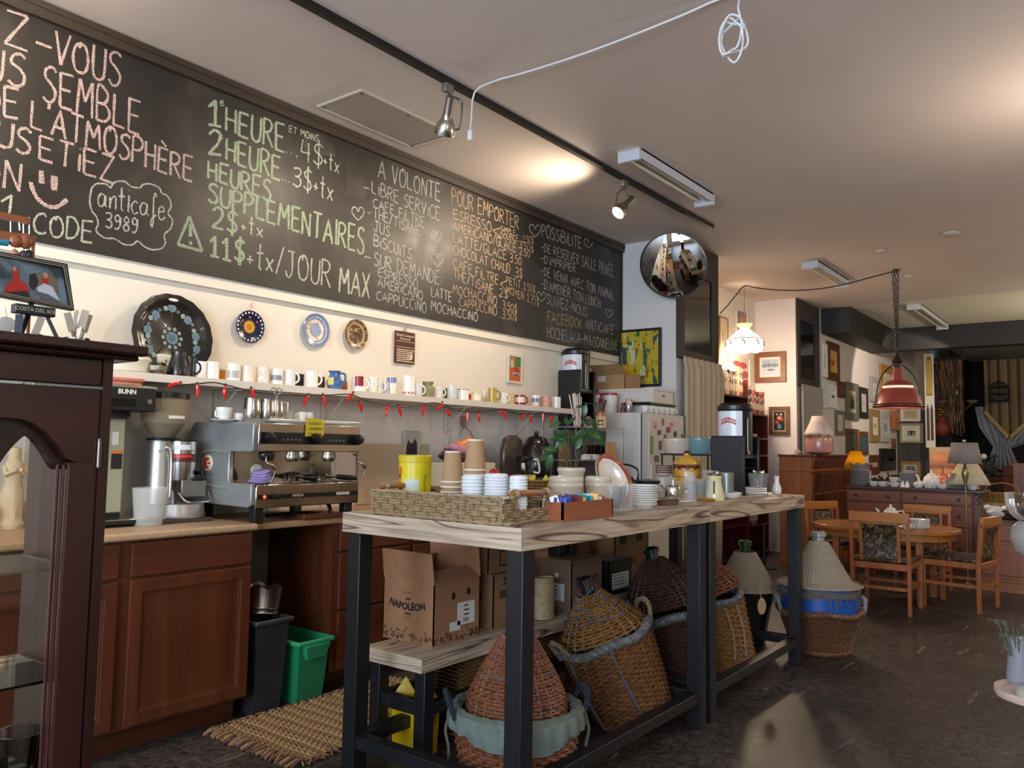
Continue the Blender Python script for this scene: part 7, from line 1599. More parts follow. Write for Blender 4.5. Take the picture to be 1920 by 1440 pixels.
P = onx(1010,860, x); t = thing('kettle', 'black domed electric kettle on a grey base behind the coffee maker', 'kettle',(.3, P.y+.05,.936)); zt = onx(1003,815,.3).z-.936; M = MB().bb((-.1,-.13,0.001),(.12,.13,.16)); M.build('base', mat('5a5a5a', .35,.4), t, bevel=.006); M = MB().lathe([(0,.162),(.12,.162),(.13,.2),(.12, zt*.8),(.07, zt*.95),(0, zt)], 28); M.ball((0,0, zt+.01), .02); M.build('dome', mat('1b1614', .2, coat=.5), t)
# drier with towels / hanger behind the cups
x = .25; P = onx(866,828, x); t = thing('plastic_bag', 'pink and orange plastic bag bulging above the paper cups', 'bag',(x, P.y, onx(866,850, x).z)); M = MB(); n = 18
for i,(c_, sx, sy, zz) in enumerate(((0,.12,.22,.03),(1,.1,.16,.055),(2,.07,.09,.03),(3,.12,.23,-.02))):
    M.ball((0,(.03,.05,.1,-.0)[i], zz),(sx*.6, sy, .045), c_, 16)
M.v = [(x_, y+.012*sin(30*z), z+.012*sin(25*y)+.008*sin(60*x_)) for x_, y, z in M.v]
M.build('bag_body',[mat('b0708c', .4), mat('d67a3a', .4), mat('d8c23a', .4), mat('3a1820', .5)], t)
M = MB().bb((0.0125, P.y-.25,.936),(.36, P.y+.25, onx(866,850, x).z-.065)); o = M.build('storage_box', mat('c9c0a4', .7), bevel=.004); tag(o, 'pale storage box on the worktop holding the pink bag, hidden behind the cups', 'box')
P = onx(883,785,.1); t = thing('clothes_hanger', 'wire hoop with a reddish knitted handle hanging below the shelf', 'hanger',(.03, P.y, P.z)); M = MB().tube([(0,0,.02),(0,0,-.06)], .016,10); M.build('knitted_grip', mat('a06a66', .9, ns=120, na=.5), t)
M = MB().tube(catmull([(0,0,-.06),(.02,-.05,-.1),(.03,-.1,-.2),(.03,.0,-.24),(.03,.1,-.2),(.02,.05,-.1),(0,0,-.06)], 5), .004); M.build('wire_hoop', STEEL(), t)
# plastic spoon, amber basket
x = 1.15; q = onx(927,885,1.3); t = thing('spoon', 'red plastic spoon bowl rising behind the lids', 'spoon',(isl(927,2.9), 2.9, IZ+.001)); zt = topz(927,878,2.9)-IZ; M = MB().tube([(0,0,0),(0,0, zt-.03)], .004); M.build('handle', mat('b81a1f', .3), t); M = MB().ball((0,0, zt-.02),(.02,.032,.02)); M.build('bowl', mat('b81a1f', .3), t)
t = thing('wicker_basket', 'little amber wicker basket with yellow packets between lids and crocks', 'basket',(isl(1008,3.0), 3.0, IZ+.001)); zt = topz(1008,899,3.0)-IZ; M = MB(); weave(M,[(.04,.004),(.05, zt)], 9,14,.003,.004); M.lathe([(0,.003),(.038,.003),(.046, zt-.01)], 20,1); M.build('woven_body',[wickerm('7a5626', 'a27a3c', '8a6430', 91), mat('5a3c1c', .9)], t)
for k,(dx, c_) in enumerate(((-.02, 'd8c02c'),(.018, 'd8c43c'))):
    M = MB().bb((-.003,-.03,0),(.003,.03,.05)); o = M.build('sachet', mat(c_, .4), loc=(isl(1008,3.0)+dx, 3.0+dx, IZ+zt-.035), rot=(.5 if k else -.6,.3,1.2)); tag(o,('left', 'right')[k]+' yellow packet sticking out of the amber wicker basket', 'sachet')
# pier 1: painting, mirror, curtain
A, B = ony(1164,620,6.98), ony(1237,724,6.98)
def abstract(t, a, b, y):
    rseed(40); M = MB();
    for k in range(70):
        cx, cz = uni(-a*.92, a*.92), uni(-b*.92, b*.92); w_, h_ = uni(.008,.03), uni(.03,.12); h_ = min(h_, b-abs(cz)); w_ = min(w_, a-abs(cx)); mi = random.choice([0,0,0,1,1,2,3,4]); yy = y-.0004-.00001*k
        M.add([(cx-w_, yy, cz-h_*.8),(cx+w_*.9, yy, cz-h_),(cx+w_, yy, cz+h_*.9),(cx-w_*.8, yy, cz+h_)],[(0,1,2,3)], mi)
    M.build('brush_marks',[mat('c9a41c', .45), mat('b8a82a', .45), mat('2a4a52', .45), mat('2f5a38', .45), mat('b9c4a8', .45)], t, smooth=0)
picture('framed_painting', 'black framed abstract painting of yellow and dark green strokes on the pier', 'y',((A.x+B.x)/2+.0,6.999,(A.z+B.z)/2), B.x-A.x+.03, A.z-B.z, .022, '0d0d0e', art(90,['23424a', '3a5a34', 'b39a1e', 'c7b024', '9aa86a'], 22,2), extra=abstract, depth=.035)
C0 = ony(1262,498,6.72); Rm = .305
t = thing('convex_mirror', 'round convex security mirror on the pier near the ceiling', 'mirror', C0)
d = Vector((.19,-.86,-.44)).normalized(); rot = d.to_track_quat('Z', 'Y').to_euler(); Rs = 1.1
M = MB(); th = math.asin(Rm/Rs); M.lathe([(Rs*sin(th*k/16), Rs*cos(th*k/16)-Rs*cos(th)) for k in range(17)], 64); M.build('mirror_face', mat('e6e6e6', .02,1), t, rot=rot, ang=180)
M = MB().lathe([(Rm*.99,.012),(Rm*1.025,.006),(Rm*1.02,-.012),(Rm*.9,-.02),(0,-.03)], 64); M.build('rim', mat('8f9296', .3,.8), t, rot=rot)
M = MB().tube([(0,0,0), tuple(-d*.05),(-.1,.2,-.02),(-.16,.281,-.02)], .012,8); M.build('wall_bracket', mat('77777a', .4,.6), t)
def curtain(name, lab, X, y0, y1, z0, z1, m_, folds, amp=.03, ax='x'):
    n = folds*8; vs = []; fs = []
    zs = [z1, z1-.03, z1-.12,(z0+z1)/2, z0]
    for j, z in enumerate(zs):
        for i in range(n+1):
            u = i/n; a = 2*PI*folds*u; am = amp*(.35 if j < 2 else .8+.3*sin(i*.37)) ; off = am*sin(a+(.6*sin(i*.11+j) if j > 1 else 0)); w_ = y0+(y1-y0)*u+.25*am*cos(a)
            vs.append((X+off, w_, z) if ax=='x' else (w_, X+off, z))
    for j in range(len(zs)-1):
        for i in range(n): fs.append((j*(n+1)+i, j*(n+1)+i+1,(j+1)*(n+1)+i+1,(j+1)*(n+1)+i))
    M = MB().add(vs, fs); o = M.build(name, m_, ang=80); md = o.modifiers.new('s', 'SOLIDIFY'); md.thickness = .004; return tag(o, lab, 'curtain')
CU = mat('b8a98e', .9, ns=30, na=.06, bump=.2, bs=120)
curtain('curtain', 'beige pleated curtain below the dark fascia on the nearer pier', .69,7.03,7.95,.12,2.215, CU, 7,.034)
curtain('curtain', 'greyish pleated curtain below the dark fascia beyond the wall with the snow picture', .61,10.77,11.69,.12,2.22, mat('8f8981', .9, ns=30, na=.06), 9,.022)
# pictures in the alcove
A = onx(1350,598,.01); B = onx(1363,680,.01)
q0, q1 = onx(1349,640,.012), onx(1365,640,.012)
picture('framed_picture', 'tall gold framed print with a pale mount in the alcove left of the white pendant', 'x',(.001,(q0.y+q1.y)/2, onx(1357,637,.01).z),(q1.y-q0.y), onx(1365,598,.01).z-onx(1365,682,.01).z, .02, '8a7040', art(95,['6a4438', 'b39a82', 'd0b89a', 'cfc4b0'], 5,1), mount=('cfc0a0', .06,.12))
q = onx(1390,614,.02); q0, q1 = onx(1381,610,.02), onx(1400,610,.02)
picture('canvas_painting', 'blue and orange canvas behind the white pendant lamp', 'x',(.001, min(10.2, q.y), q.z), min(.5, q1.y-q0.y), .42,.004, 'd8d4cc', art(96,['2f4a6a', '5a6a7a', 'a8764a', 'c08a5a'], 5,1), depth=.04)
def poppy(t, a, b, y): flat(t,[(disc(-a*.2, b*.5, a*.4, b*.2), 0),(disc(a*.4, b*.45, a*.4, b*.25), 0),(disc(a*.6,-b*.2, a*.3, b*.3), 0),(disc(0,-b*.45, a*.45, b*.35), 1)],[mat('b04a3a', .6), mat('5a6a78', .6)], y)
q = onx(1386,695,.02)
picture('canvas_painting', 'pale canvas with red poppies in a blue vase above the bookcase', 'x',(.001, min(10.2, q.y), q.z), .7,.36,.004, 'd8d4cc', mat('c9bcae', .6), extra=poppy, depth=.03)
def pic_y(lab, x0, y0, x1, y1, Y, fw, fc, artm, mount=None, extra=None, name='framed_picture', depth=.03):
    A, B = ony(x0, y0, Y), ony(x1, y1, Y); return picture(name, lab, 'y',((A.x+B.x)/2, Y-.001,(A.z+B.z)/2), B.x-A.x, A.z-B.z, fw, fc, artm, mount, depth, extra)
def snow(t, a, b, y):
    flat(t,[([(-a,-b),(a,-b),(a, b*.0),(-a, b*.05)], 0),([(-a, 0),(a, 0),(a, b*.35),(-a*.3, b*.5),(-a, b*.3)], 1),(disc(a*.1,-b*.35, a*.5, b*.12), 2),([(-a*.7,-b*.4),(-a*.66,-b*.4),(-a*.66, b*.8),(-a*.7, b*.8)], 3),([(-a*.2,-b*.2),(-a*.16,-b*.2),(-a*.16, b*.9),(-a*.2, b*.9)], 3),([(a*.55,-b*.2),(a*.58,-b*.2),(a*.58, b*.7),(a*.55, b*.7)], 3)],
         [mat('c3c6cf', .6), mat('7f8796', .6), mat('5a6b80', .6), mat('4a4040', .6)], y)
pic_y('wide brown wooden framed snow landscape on the lilac wall', 1416,662,1475,716,10.75,.07, wood('6a3a20', '8a5030', 0,6), mat('a9b4c6', .6),('d8d4cc', .03), snow, depth=.04)
def flowers(t, a, b, y):
    L_ = [(disc(a*(.5*cos(k)), b*(.15+.35*sin(k*1.3)), a*.3, b*.18), 0) for k in range(6)]+[(disc(0, b*.3, a*.25, b*.15), 1),(disc(-a*.4, b*.7, a*.2, b*.08), 1),(disc(a*.35, b*.72, a*.2, b*.08), 1),(disc(0,-b*.6, a*.4, b*.28), 2)]
    flat(t, L_,[mat('b8402a', .6), mat('d8b8a8', .6), mat('5a7a98', .6)], y)
pic_y('gold and brown framed painting of red flowers in a blue vase beside the bookcase', 1443,763,1482,816,10.75,.05, wood('5a3a1e', '7a5530', 0,6), mat('15181c', .5),('b8a888', .015), flowers, depth=.04)
M = MB(); q = ony(1452,1018,10.74); M.bb((q.x-.04,10.742, q.z-.06),(q.x+.04,10.749, q.z+.06)); o = M.build('wall_socket', mat('d6d2cc', .4), bevel=.003); tag(o, 'white wall socket low on the lilac wall', 'socket')
M = MB().bb((q.x-.018,10.739, q.z+.01),(q.x+.018,10.743, q.z+.04)); M.bb((q.x-.018,10.739, q.z-.04),(q.x+.018,10.743, q.z-.01)); k_ = M.build('socket_face', mat('bdb8b2', .4), smooth=0); k_.parent = o
# bookcase
XB = .34; MAH = wood('3a0f0c', '5a1a14', 2,5,.35,.3)
yA, yM, yB = onx(1352,800, XB).y, onx(1404,800, XB).y, onx(1441,800, XB).y
def bookcase(lab, y0, y1, zt, shelves):
    t = thing('bookcase', lab, 'bookcase',(XB/2,(y0+y1)/2,0)); b = (y1-y0)/2; a = XB/2-.006
    for s in (-1,1): M = MB().bb((-a, s*b-(.02 if s > 0 else 0), .001),(a, s*b+(.02 if s < 0 else 0), zt)); M.build('side_panel', MAH, t, smooth=0)
    M = MB().bb((-a,-b+.02,.05),(-a+.01, b-.02, zt)); M.build('back_panel', mat('1c0a08', .6), t, smooth=0)
    for z in shelves: M = MB().bb((-a+.01,-b+.02, z-.02),(a, b-.02, z)); M.build('shelf', MAH, t, smooth=0)
    return t
zA = onx(1380,741, XB).z; zTA = onx(1354,702, XB).z; zM = onx(1420,776, XB).z; zM2 = onx(1420,821, XB).z; zM3 = onx(1420,853, XB).z
bookcase('taller dark mahogany bookcase in the alcove with books on its top shelf', yA, yM-.004, zTA,[.08,.45,.8,1.15,1.5, zA-.32, zA])
bookcase('lower dark mahogany bookcase beside the taller one, with books standing on top', yM+.004, yB, zM,[.08,.42,.78, zM3-.0, zM2, zM])
seen = {}
def books(y0, y1, z, hts, cols, grp, labf, x=.2, d=.2):
    y = y0; rseed(int(z*100)); k = 0
    while y < y1-.02:
        w_ = uni(.026,.05); h_ = uni(*hts); c_, nm = cols[k % len(cols)]; w_ = min(w_, y1-y)
        seen[(nm, labf)] = seen.get((nm, labf), 0)+1
        t = thing('book',(['', 'second ', 'third ', 'fourth ', 'fifth ', 'sixth ', 'seventh ', 'eighth ', 'ninth ', 'tenth ', 'eleventh ', 'twelfth '][seen[(nm, labf)]-1])+nm+' book '+labf, 'book',(x, y+w_/2, z+.001), 0, grp)
        M = MB().bb((-d/2,-w_/2+.0005,0),(d/2, w_/2-.0005, h_)); M.build('cover', mat(c_, .45), t, smooth=0)
        M = MB().bb((d/2,-w_/2+.004, h_*.7),(d/2+.0008, w_/2-.004, h_*.8)); M.bb((d/2,-w_/2+.006, h_*.2),(d/2+.0008, w_/2-.006, h_*.5)); M.build('spine_title', mat('c9b78a' if k%2 else 'e0dccf', .6), t, smooth=0)
        y += w_; k += 1
BC = [('3a2a22', 'dark brown'),('8a8276', 'grey'),('4a3028', 'brown'),('b8bcc4', 'silver white'),('5a2440', 'plum'),('c47a1e', 'orange'),('c98a3c', 'gold'),('d8d0c4', 'white'),('c99a90', 'pale pink')]
books(yA+.03, yM-.08, zA,(.24,.3), BC, 'books on the top shelf of the taller bookcase', 'on the top shelf of the taller bookcase')
books(yM+.02, yB-.02, zM,(.24,.3),[('b0403a', 'coral red'),('8a2a28', 'red'),('1c1818', 'black'),('141414', 'black'),('9a9488', 'grey'),('b04840', 'coral red'),('a02c30', 'crimson')], 'books on top of the lower bookcase', 'standing on top of the lower bookcase')
books(yA+.04, yM-.06, zA-.32,(.16,.2),[('5a2a28', 'maroon'),('8a8a84', 'grey'),('6a6a68', 'dark grey'),('a49c90', 'beige')], 'small books on the second shelf of the taller bookcase', 'on the second shelf of the taller bookcase')
books(yA+.06, yA+.5,.8,(.24,.3),[('3a3a3a', 'charcoal'),('c9c2b4', 'cream'),('4a3a30', 'brown')], 'books on a lower shelf of the taller bookcase', 'on a lower shelf of the taller bookcase')
books(yM+.05, yM+.35,.78,(.2,.26),[('b0703a', 'orange brown'),('c9b49a', 'beige'),('5a4a44', 'brown')], 'books on a lower shelf of the lower bookcase', 'on a lower shelf of the lower bookcase')
books(yM+.05, yM+.4,.42,(.2,.26),[('6a6460', 'grey'),('a49a90', 'pale grey'),('3a3230', 'dark')], 'books near the floor in the lower bookcase', 'near the floor in the lower bookcase')
for k,(y, z, c_, nm) in enumerate(((yM+.2, zM2, 'b0402c', 'red'),(yM+.32, zM2, 'c08a6a', 'tan'),(yM+.26, zM3, 'c98a88', 'pale pink'))):
    M = MB().bb((-.08,-.07,0),(.08,.07,.05 if k < 2 else .1)); o = M.build('small_box', mat(c_, .5, ns=60, na=.3), loc=(.22, y, z+.001), bevel=.003); tag(o, nm+' small box lying on a shelf of the lower bookcase', 'box')
M = MB(); q = onz(1425,1075,0); M.lathe([(0,.001),(.14,.001),(.14,.015),(.02,.03),(.018,.5),(0,.5)], 24); o = M.build('iron_base', BLACKM(), loc=(q.x-.1, q.y+.4,0)); tag(o, 'black iron pedestal base on the floor in front of the bookcases', 'pedestal')
# ====== DINING CORNER
OAK = wood('9a5c28', 'b87634', 0,6,.35,.4); OAKV = wood('8c4e28', 'a86434', 2,6,.4,.3)
PAIS = art(101,['1f1712', '6b5430', '1d1612', '2c2218', '8f7a4a', '241c16'], 9,3)
TT = .655
L0, R0_ = onz(1535,975, TT), onz(1815,988, TT)
tcx, tcy = (L0.x+R0_.x)/2,8.15
ta, tb = 1.0*(R0_.x-L0.x)/2*1.0,.47
t = thing('dining_table', 'oval light oak dining table in the far corner', 'table',(tcx, tcy, 0)); M = MB()
P = []
for k in range(64):
    a = 2*PI*k/64; c, s = cos(a), sin(a); P.append((ta*math.copysign(abs(c)**.8, c), tb*math.copysign(abs(s)**.8, s)))
M.prism(P, .035,0,2, TT-.035); M.build('table_top', OAK, t, bevel=.004)
M = MB().prism([(x*.93, y*.9) for x, y in P], .06,0,2, TT-.096); M.build('apron', OAK, t)
for i in (-1,1):
    for j in (-1,1): M = MB().bb((i*ta*.56-.028, j*tb*.62-.028,.001),(i*ta*.56+.028, j*tb*.62+.028, TT-.09)); M.build('leg', OAKV, t, bevel=.004)
def chair(lab, loc, rz, W=.46, D=.44, Hh=.82, sh_=.42):
    t = thing('dining_chair', lab, 'chair', loc, rz, 'dining chairs round the oval table')
    w = W/2   # back along x at y=0, seat towards +y
    for s in (-1,1):
        M = MB().bar((s*(w-.015), .0,.001),(s*(w-.015), 0, sh_), .03,.034); M.bar((s*(w-.015), 0, sh_-.01),(s*(w-.015),-.03, Hh-.05), .03,.034); M.build('leg', OAKV, t, bevel=.004)
        M = MB().bar((s*(w-.02), D, .001),(s*(w-.02), D, sh_-.03), .034); M.build('leg', OAKV, t, bevel=.004)
        M = MB().bar((s*(w-.02), 0,.22),(s*(w-.02), D, .22), .018,.026); M.build('stretcher', OAKV, t, smooth=0)
        M = MB().bar((s*(w-.09), .01, sh_+.01),(s*(w-.09),-.025, Hh-.07), .022,.022); M.build('back_slat', OAKV, t, smooth=0)
    M = MB().bb((-w+.02, D-.012,.2),(w-.02, D+.006,.226)); M.bb((-w+.02,-.01,.2),(w-.02,.008,.226)); M.build('stretcher', OAKV, t, smooth=0)
    M = MB().bb((-w,-.05, Hh-.085),(w,-.018, Hh)); M.build('top_rail', OAK, t, bevel=.008)
    M = MB().bb((-w+.02,-.015, sh_-.055),(w-.02, D+.015, sh_-.005)); M.build('seat_frame', OAKV, t, bevel=.004)
    M = MB().bb((-w+.012,.015, sh_-.004),(w-.012, D+.02, sh_+.032)); M.build('seat', PAIS, t, bevel=.014, seg=3)
    M = MB(); n = 6; vs = []
    for k in range(n+1):
        z = sh_+.04+(Hh-.1-sh_-.04)*k/n; y = -.004-.026*k/n+.02*sin(PI*k/n)
        vs += [(-w+.1, y-.014, z),(w-.1, y-.014, z),(w-.1, y+.018, z),(-w+.1, y+.018, z)]
    fs = [(0,3,2,1),(4*n, 4*n+1,4*n+2,4*n+3)]
    for k in range(n): o = 4*k; fs += [(o, o+1, o+5, o+4),(o+1, o+2, o+6, o+5),(o+2, o+3, o+7, o+6),(o+3, o, o+4, o+7)]
    M.add(vs, fs); M.build('backrest', PAIS, t)
    return t
W1 = 2.58-ony(1593,960,7.28).x
chair('oak chair with dark paisley back at the near side of the oval table',(2.58-W1/2,7.28,0), 0, W=W1, D=.46, Hh=.835)
chair('oak chair at the right end of the oval table, turned sideways',(3.03,8.03,0), PI/2-.17, W=.50, Hh=.80)
qb0, qb1 = ony(1693,945,8.95), ony(1783,948,8.95)
chair('oak chair behind the oval table in front of the sideboard',((qb0.x+qb1.x)/2,8.92,0), PI, W=qb1.x-qb0.x, Hh=qb0.z+.0)
ql = onz(1548,1000,.5)
chair('oak chair at the left end of the oval table, beside the dresser',(ony(1543,940,8.75).x, 8.75,0),-PI/2-.5, W=.46, Hh=ony(1543,940,8.75).z)
# on the table
def tx(px, Y): return ony(px, 950, Y).x
def teapot(lab, loc, s_=1, rz=0, m_=None):
    m_ = m_ or CHINA(); t = thing('teapot', lab, 'teapot', loc, rz); t.scale = (s_,)*3; M = MB().lathe([(0,0),(.04,0),(.045,.01),(.062,.04),(.065,.06),(.055,.09),(.035,.105),(0,.106)], 28); M.build('pot_body', m_, t)
    M = MB().lathe([(.036,.105),(.03,.116),(.012,.122),(.007,.13),(.012,.138),(.008,.146),(0,.148)], 20); M.build('lid', m_, t)
    M = MB().tube(catmull([(-.055,0,.035),(-.085,0,.05),(-.1,0,.09),(-.118,0,.105)], 5),[.014-.0005*i for i in range(16)], 8); M.build('spout', m_, t); M = MB().tube(catmull([(.052,0,.085),(.09,0,.095),(.1,0,.06),(.08,0,.03),(.058,0,.035)], 5), .006); M.build('handle', m_, t); return t
Yt = 8.2; st = sc((tx(1666, Yt), Yt, .7))
M = MB().bb((-.16,-.1,0),(.16,.1,.03)); o = M.build('tray_stand', mat('b89a88', .5), bevel=.004, loc=(tx(1675,8.25), 8.25, TT+.001)); tag(o, 'pinkish tray under the white teapot on the oval table', 'tray')
teapot('white china teapot on the oval table',(tx(1670, Yt), Yt, TT+.033), 1.1,.25)
stack(1718,983,8.0,.10,7,.011, 'white plate stacked on the oval table', 'plates on the oval table', zb=TT, x=tx(1720,8.0))
cup('teacup', 'white teacup in front of the plates on the oval table',(tx(1700,7.86), 7.86, TT+.001), .045,.05,-.0+10)
M = platemesh(.07,.012); o = M.build('saucer', CHINA(), loc=(tx(1688,7.95), 7.95, TT+.001)); tag(o, 'white saucer left of the teacup on the oval table', 'saucer')
# dresser
DM = wood('4a2414', '66331c', 2,5,.35,.3); DS = wood('80421c', 'a05a2a', 2,5,.35,.35)
DX0, DX1, DY0, DY1 = .74,1.13,9.5,11.4; DZ = ony(1500,852,9.5).z
t = thing('dresser', 'tall chest of drawers with lighter wooden side beside the second pier', 'dresser',((DX0+DX1)/2,(DY0+DY1)/2,0)); a, b = (DX1-DX0)/2,(DY1-DY0)/2
M = MB().bb((-a,-b, .1),(a-.02, b, DZ-.03)); M.build('carcass', DS, t, smooth=0)
M = MB().bb((-a-.01,-b-.015, DZ-.03),(a+.02, b+.015, DZ)); M.build('top_board', DM, t, bevel=.006)
zr = ony(1500,882,9.5).z; M = MB().bb((-a-.005,-b-.012, zr-.012),(a+.008, b, zr+.012)); M.build('moulding', DS, t, bevel=.004)
M = MB().bb((-a-.01,-b-.015,0.001),(a+.01, b+.01,.1)); M.build('plinth', DS, t, bevel=.004)
def drawer(t, x, y0, y1, z0, z1, m_, knobs, ax='x', kc='1c120c'):
    M = MB()
    if ax=='x': M.bb((x, y0, z0),(x+.018, y1, z1))
    else: M.bb((y0, x-.018, z0),(y1, x, z1))
    d = M.build('drawer', m_, t, bevel=.005)
    for k in knobs:
        y = y0+(y1-y0)*k; z = (z0+z1)/2; M = MB()
        if ax=='x': M.lathe([(0,0),(.008,0),(.008,.012),(.018,.018),(.014,.03),(0,.032)], 12,0,(x+.018, y, z), 0)
        else: M.lathe([(0,0),(.008,0),(.008,-.012),(.018,-.018),(.014,-.03),(0,-.032)], 12,0,(y, x-.018, z), 1)
        kb = M.build('knob', mat(kc, .4), d)
for (z0, z1, kn) in ((zr+.03, DZ-.05,(.2,.8)),(.86, zr-.03,(.25,.75)),(.5,.84,(.25,.75)),(.14,.48,(.25,.75))): drawer(t, a-.02,-b+.04, b-.04, z0, z1, DM, kn)
# sideboard
SX0, SX1, SY0, SY1 = ony(1583,915,9.75).x, ony(1840,925,9.75).x, 9.75,10.22; SZ_ = ony(1720,915,9.75).z
SB = wood('4e2716', '6a371d', 0,5,.35,.3)
t = thing('sideboard', 'long dark wooden sideboard carrying lamps and white china', 'sideboard',((SX0+SX1)/2,(SY0+SY1)/2,0)); a, b = (SX1-SX0)/2,(SY1-SY0)/2
M = MB().bb((-a+.02,-b+.02,.08),(a-.02, b, SZ_-.035)); M.build('carcass', SB, t, smooth=0)
M = MB().bb((-a,-b-.02, SZ_-.035),(a+.03, b, SZ_)); M.build('top_board', wood('3a1c12', '52291a', 0,5,.3,.4), t, bevel=.008)
M = MB().bb((-a,-b, 0.001),(a, b, .08)); M.build('plinth', SB, t, bevel=.004)
zr1 = ony(1720,940,9.75).z
DR = wood('6e3a1e', '8a4c28', 0,6,.35,.3)
am = ony(1689,930,9.75).x-(SX0+SX1)/2; ac = ony(1822,930,9.75).x-(SX0+SX1)/2
for (z0, z1) in ((zr1-.02, SZ_-.05),(zr1-.25, zr1-.04),(.1, zr1-.27)):
    drawer(t,-b+.02,-a+.03, am-.01, z0, z1, DR,(.18,.78), 'y'); drawer(t,-b+.02, am+.01, ac, z0, z1, DR,(.2,.82), 'y')
M = MB().bb((ac+.01,-b, .1),(a-.01,-b+.02, SZ_-.04), 0)
M.build('corner_panel', SB, t, bevel=.004)
M = MB(); zc = SZ_-.1; xc = (ac+a)/2
for k in (-1,1): M.tube(catmull([(xc,-b-.004, zc),(xc+k*.03,-b-.006, zc+.03),(xc,-b-.006, zc+.055),(xc-k*.02,-b-.006, zc+.03)], 5), .006,5); M.tube(catmull([(xc,-b-.004, zc-.0),(xc+k*.03,-b-.006, zc-.03),(xc,-b-.006, zc-.055),(xc-k*.02,-b-.006, zc-.03)], 5), .006,5)
M.build('carving', mat('2a140c', .4), t)
# lamps
def sbx(px, Y): return ony(px, 900, Y).x
def tablelamp(lab, px, Y, zb, baseprof, basem, shade, shadem, n=40, fn=None, light=None, finial=True, x=None):
    x = sbx(px, Y) if x is None else x; t = thing('table_lamp', lab, 'lamp',(x, Y, zb)); M = MB().lathe(baseprof, 32); M.build('lamp_base', basem, t)
    M = MB().lathe(shade, n, fn=fn); o = M.build('lamp_shade', shadem, t, ang=60); md = o.modifiers.new('s', 'SOLIDIFY'); md.thickness = .003
    zt = shade[-1][1]; M = MB().tube([(0,0, baseprof[-1][1]),(0,0, zt+.01)], .006,8); M.build('stem', mat('9a8a5a', .4,.6), t)
    M = MB().ball((0,0,(shade[0][1]+zt)/2), .03); M.build('bulb', mat('ffd9a0', .3, emit=(light[0] if light else 0)), t)
    if light: lamp('lamp_bulb', 'POINT',(x, Y, zb+(shade[0][1]+zt)/2), light[1], light[2], soft=.03)
    return t
def shadem(col, transl=.5, emit=0):
    key = ('shade', col, transl)
    if key in MC: return MC[key]
    mt, nt, p = new('m_lampshade'); p.inputs['Base Color'].default_value = rgb(col); p.inputs['Roughness'].default_value = .9
    tr = N(nt, 'ShaderNodeBsdfTranslucent'); tr.inputs[0].default_value = rgb(col); mx = N(nt, 'ShaderNodeMixShader'); mx.inputs[0].default_value = transl
    L = nt.links.new; L(p.outputs[0], mx.inputs[1]); L(tr.outputs[0], mx.inputs[2]); L(mx.outputs[0], nt.nodes['Material Output'].inputs[0]); MC[key] = mt; return mt
# pink lamp on the dresser
Y = 9.75; x = ony(1536,850, Y).x; s = sc((x, Y, 1.4));
tablelamp('pink ball table lamp with white scalloped shade on the dresser, unlit', 0, Y, DZ+.001,[(0,0),(.09,0),(.15,.03),(.19*.85,.1),(.15,.19),(.08,.24),(.03,.25)], mat('b98478', .25, coat=.5),[(27*s*1.0,38*s),(24*s, 42*s),(17*s, 58*s),(12*s, 72*s)], shadem('dccfc8', .25), n=64, fn=lambda a, r, z: (r*(1+.03*abs(sin(5*a))*(z < 45*s)), z-.015*abs(sin(5*a))*(z < 39*s)), x=x)
M = MB().tube(catmull([(0,0,0),(-.06,-.02,.03),(-.1,0,.05),(-.12,.02,.02),(-.07,.03,.01),(-.13,-.02,.01)], 4), .006); o = M.build('lamp_cord', mat('b9a494', .5), loc=(x-.14, Y-.06, DZ+.008)); tag(o, 'coiled pale lamp cord on the dresser left of the pink lamp', 'cord')
# yellow lit lamp
Y = 9.98; x = sbx(1605, Y); s = sc((x, Y, 1.1)); zt = ony(1605,846, Y).z-SZ_; zb_ = ony(1605,880, Y).z-SZ_
tablelamp('lit table lamp with glowing yellow faceted shade at the left end of the sideboard', 0, Y, SZ_+.001,[(0,0),(.05,0),(.05,.012),(.02,.02),(.014,.06),(.022,.1),(.014,.16),(.01, zb_)], mat('c9b890', .3, coat=.4),[(24*s, zb_),(20*s, zb_+.06),(10*s, zt)], shadem('e6c020', .7), n=8, light=(12,5.5,(1,.72,.28)), x=x)
# orange lit lamp
Y = 10.0; x = sbx(1768, Y); s = sc((x, Y, 1.1)); zs0 = ony(1768,877, Y).z-SZ_; zs1 = ony(1768,850, Y).z-SZ_
tablelamp('lit lamp with glowing red orange base and peach shade in the middle of the sideboard', 0, Y, SZ_+.001,[(0,0),(.06,0),(.08,.03),(.085,.1),(.06,.15),(.03,.16)], mat('d05a32', .3, coat=.3, emit=.25),[(22*s, zs0),(18*s, zs0+.6*(zs1-zs0)),(12*s, zs1)], shadem('e0b898', .6), light=(10,6,(1,.6,.35)), x=x)
# cream pleated lamp
Y = 9.93; x = sbx(1815, Y); s = sc((x, Y, 1.1)); zs0 = ony(1815,908, Y).z-SZ_; zs1 = ony(1815,870, Y).z-SZ_
tablelamp('cream pleated cone shade lamp at the right end of the sideboard, unlit', 0, Y, SZ_+.001,[(0,0),(.06,0),(.06,.012),(.02,.03),(.016, zs0)], mat('4a5a30', .4),[(37*s, zs0),(17*s, zs1)], shadem('d8d2b4', .2), n=120, fn=lambda a, r, z: (r*(1+.012*(round(a/(2*PI)*120)%2)), z), x=x)
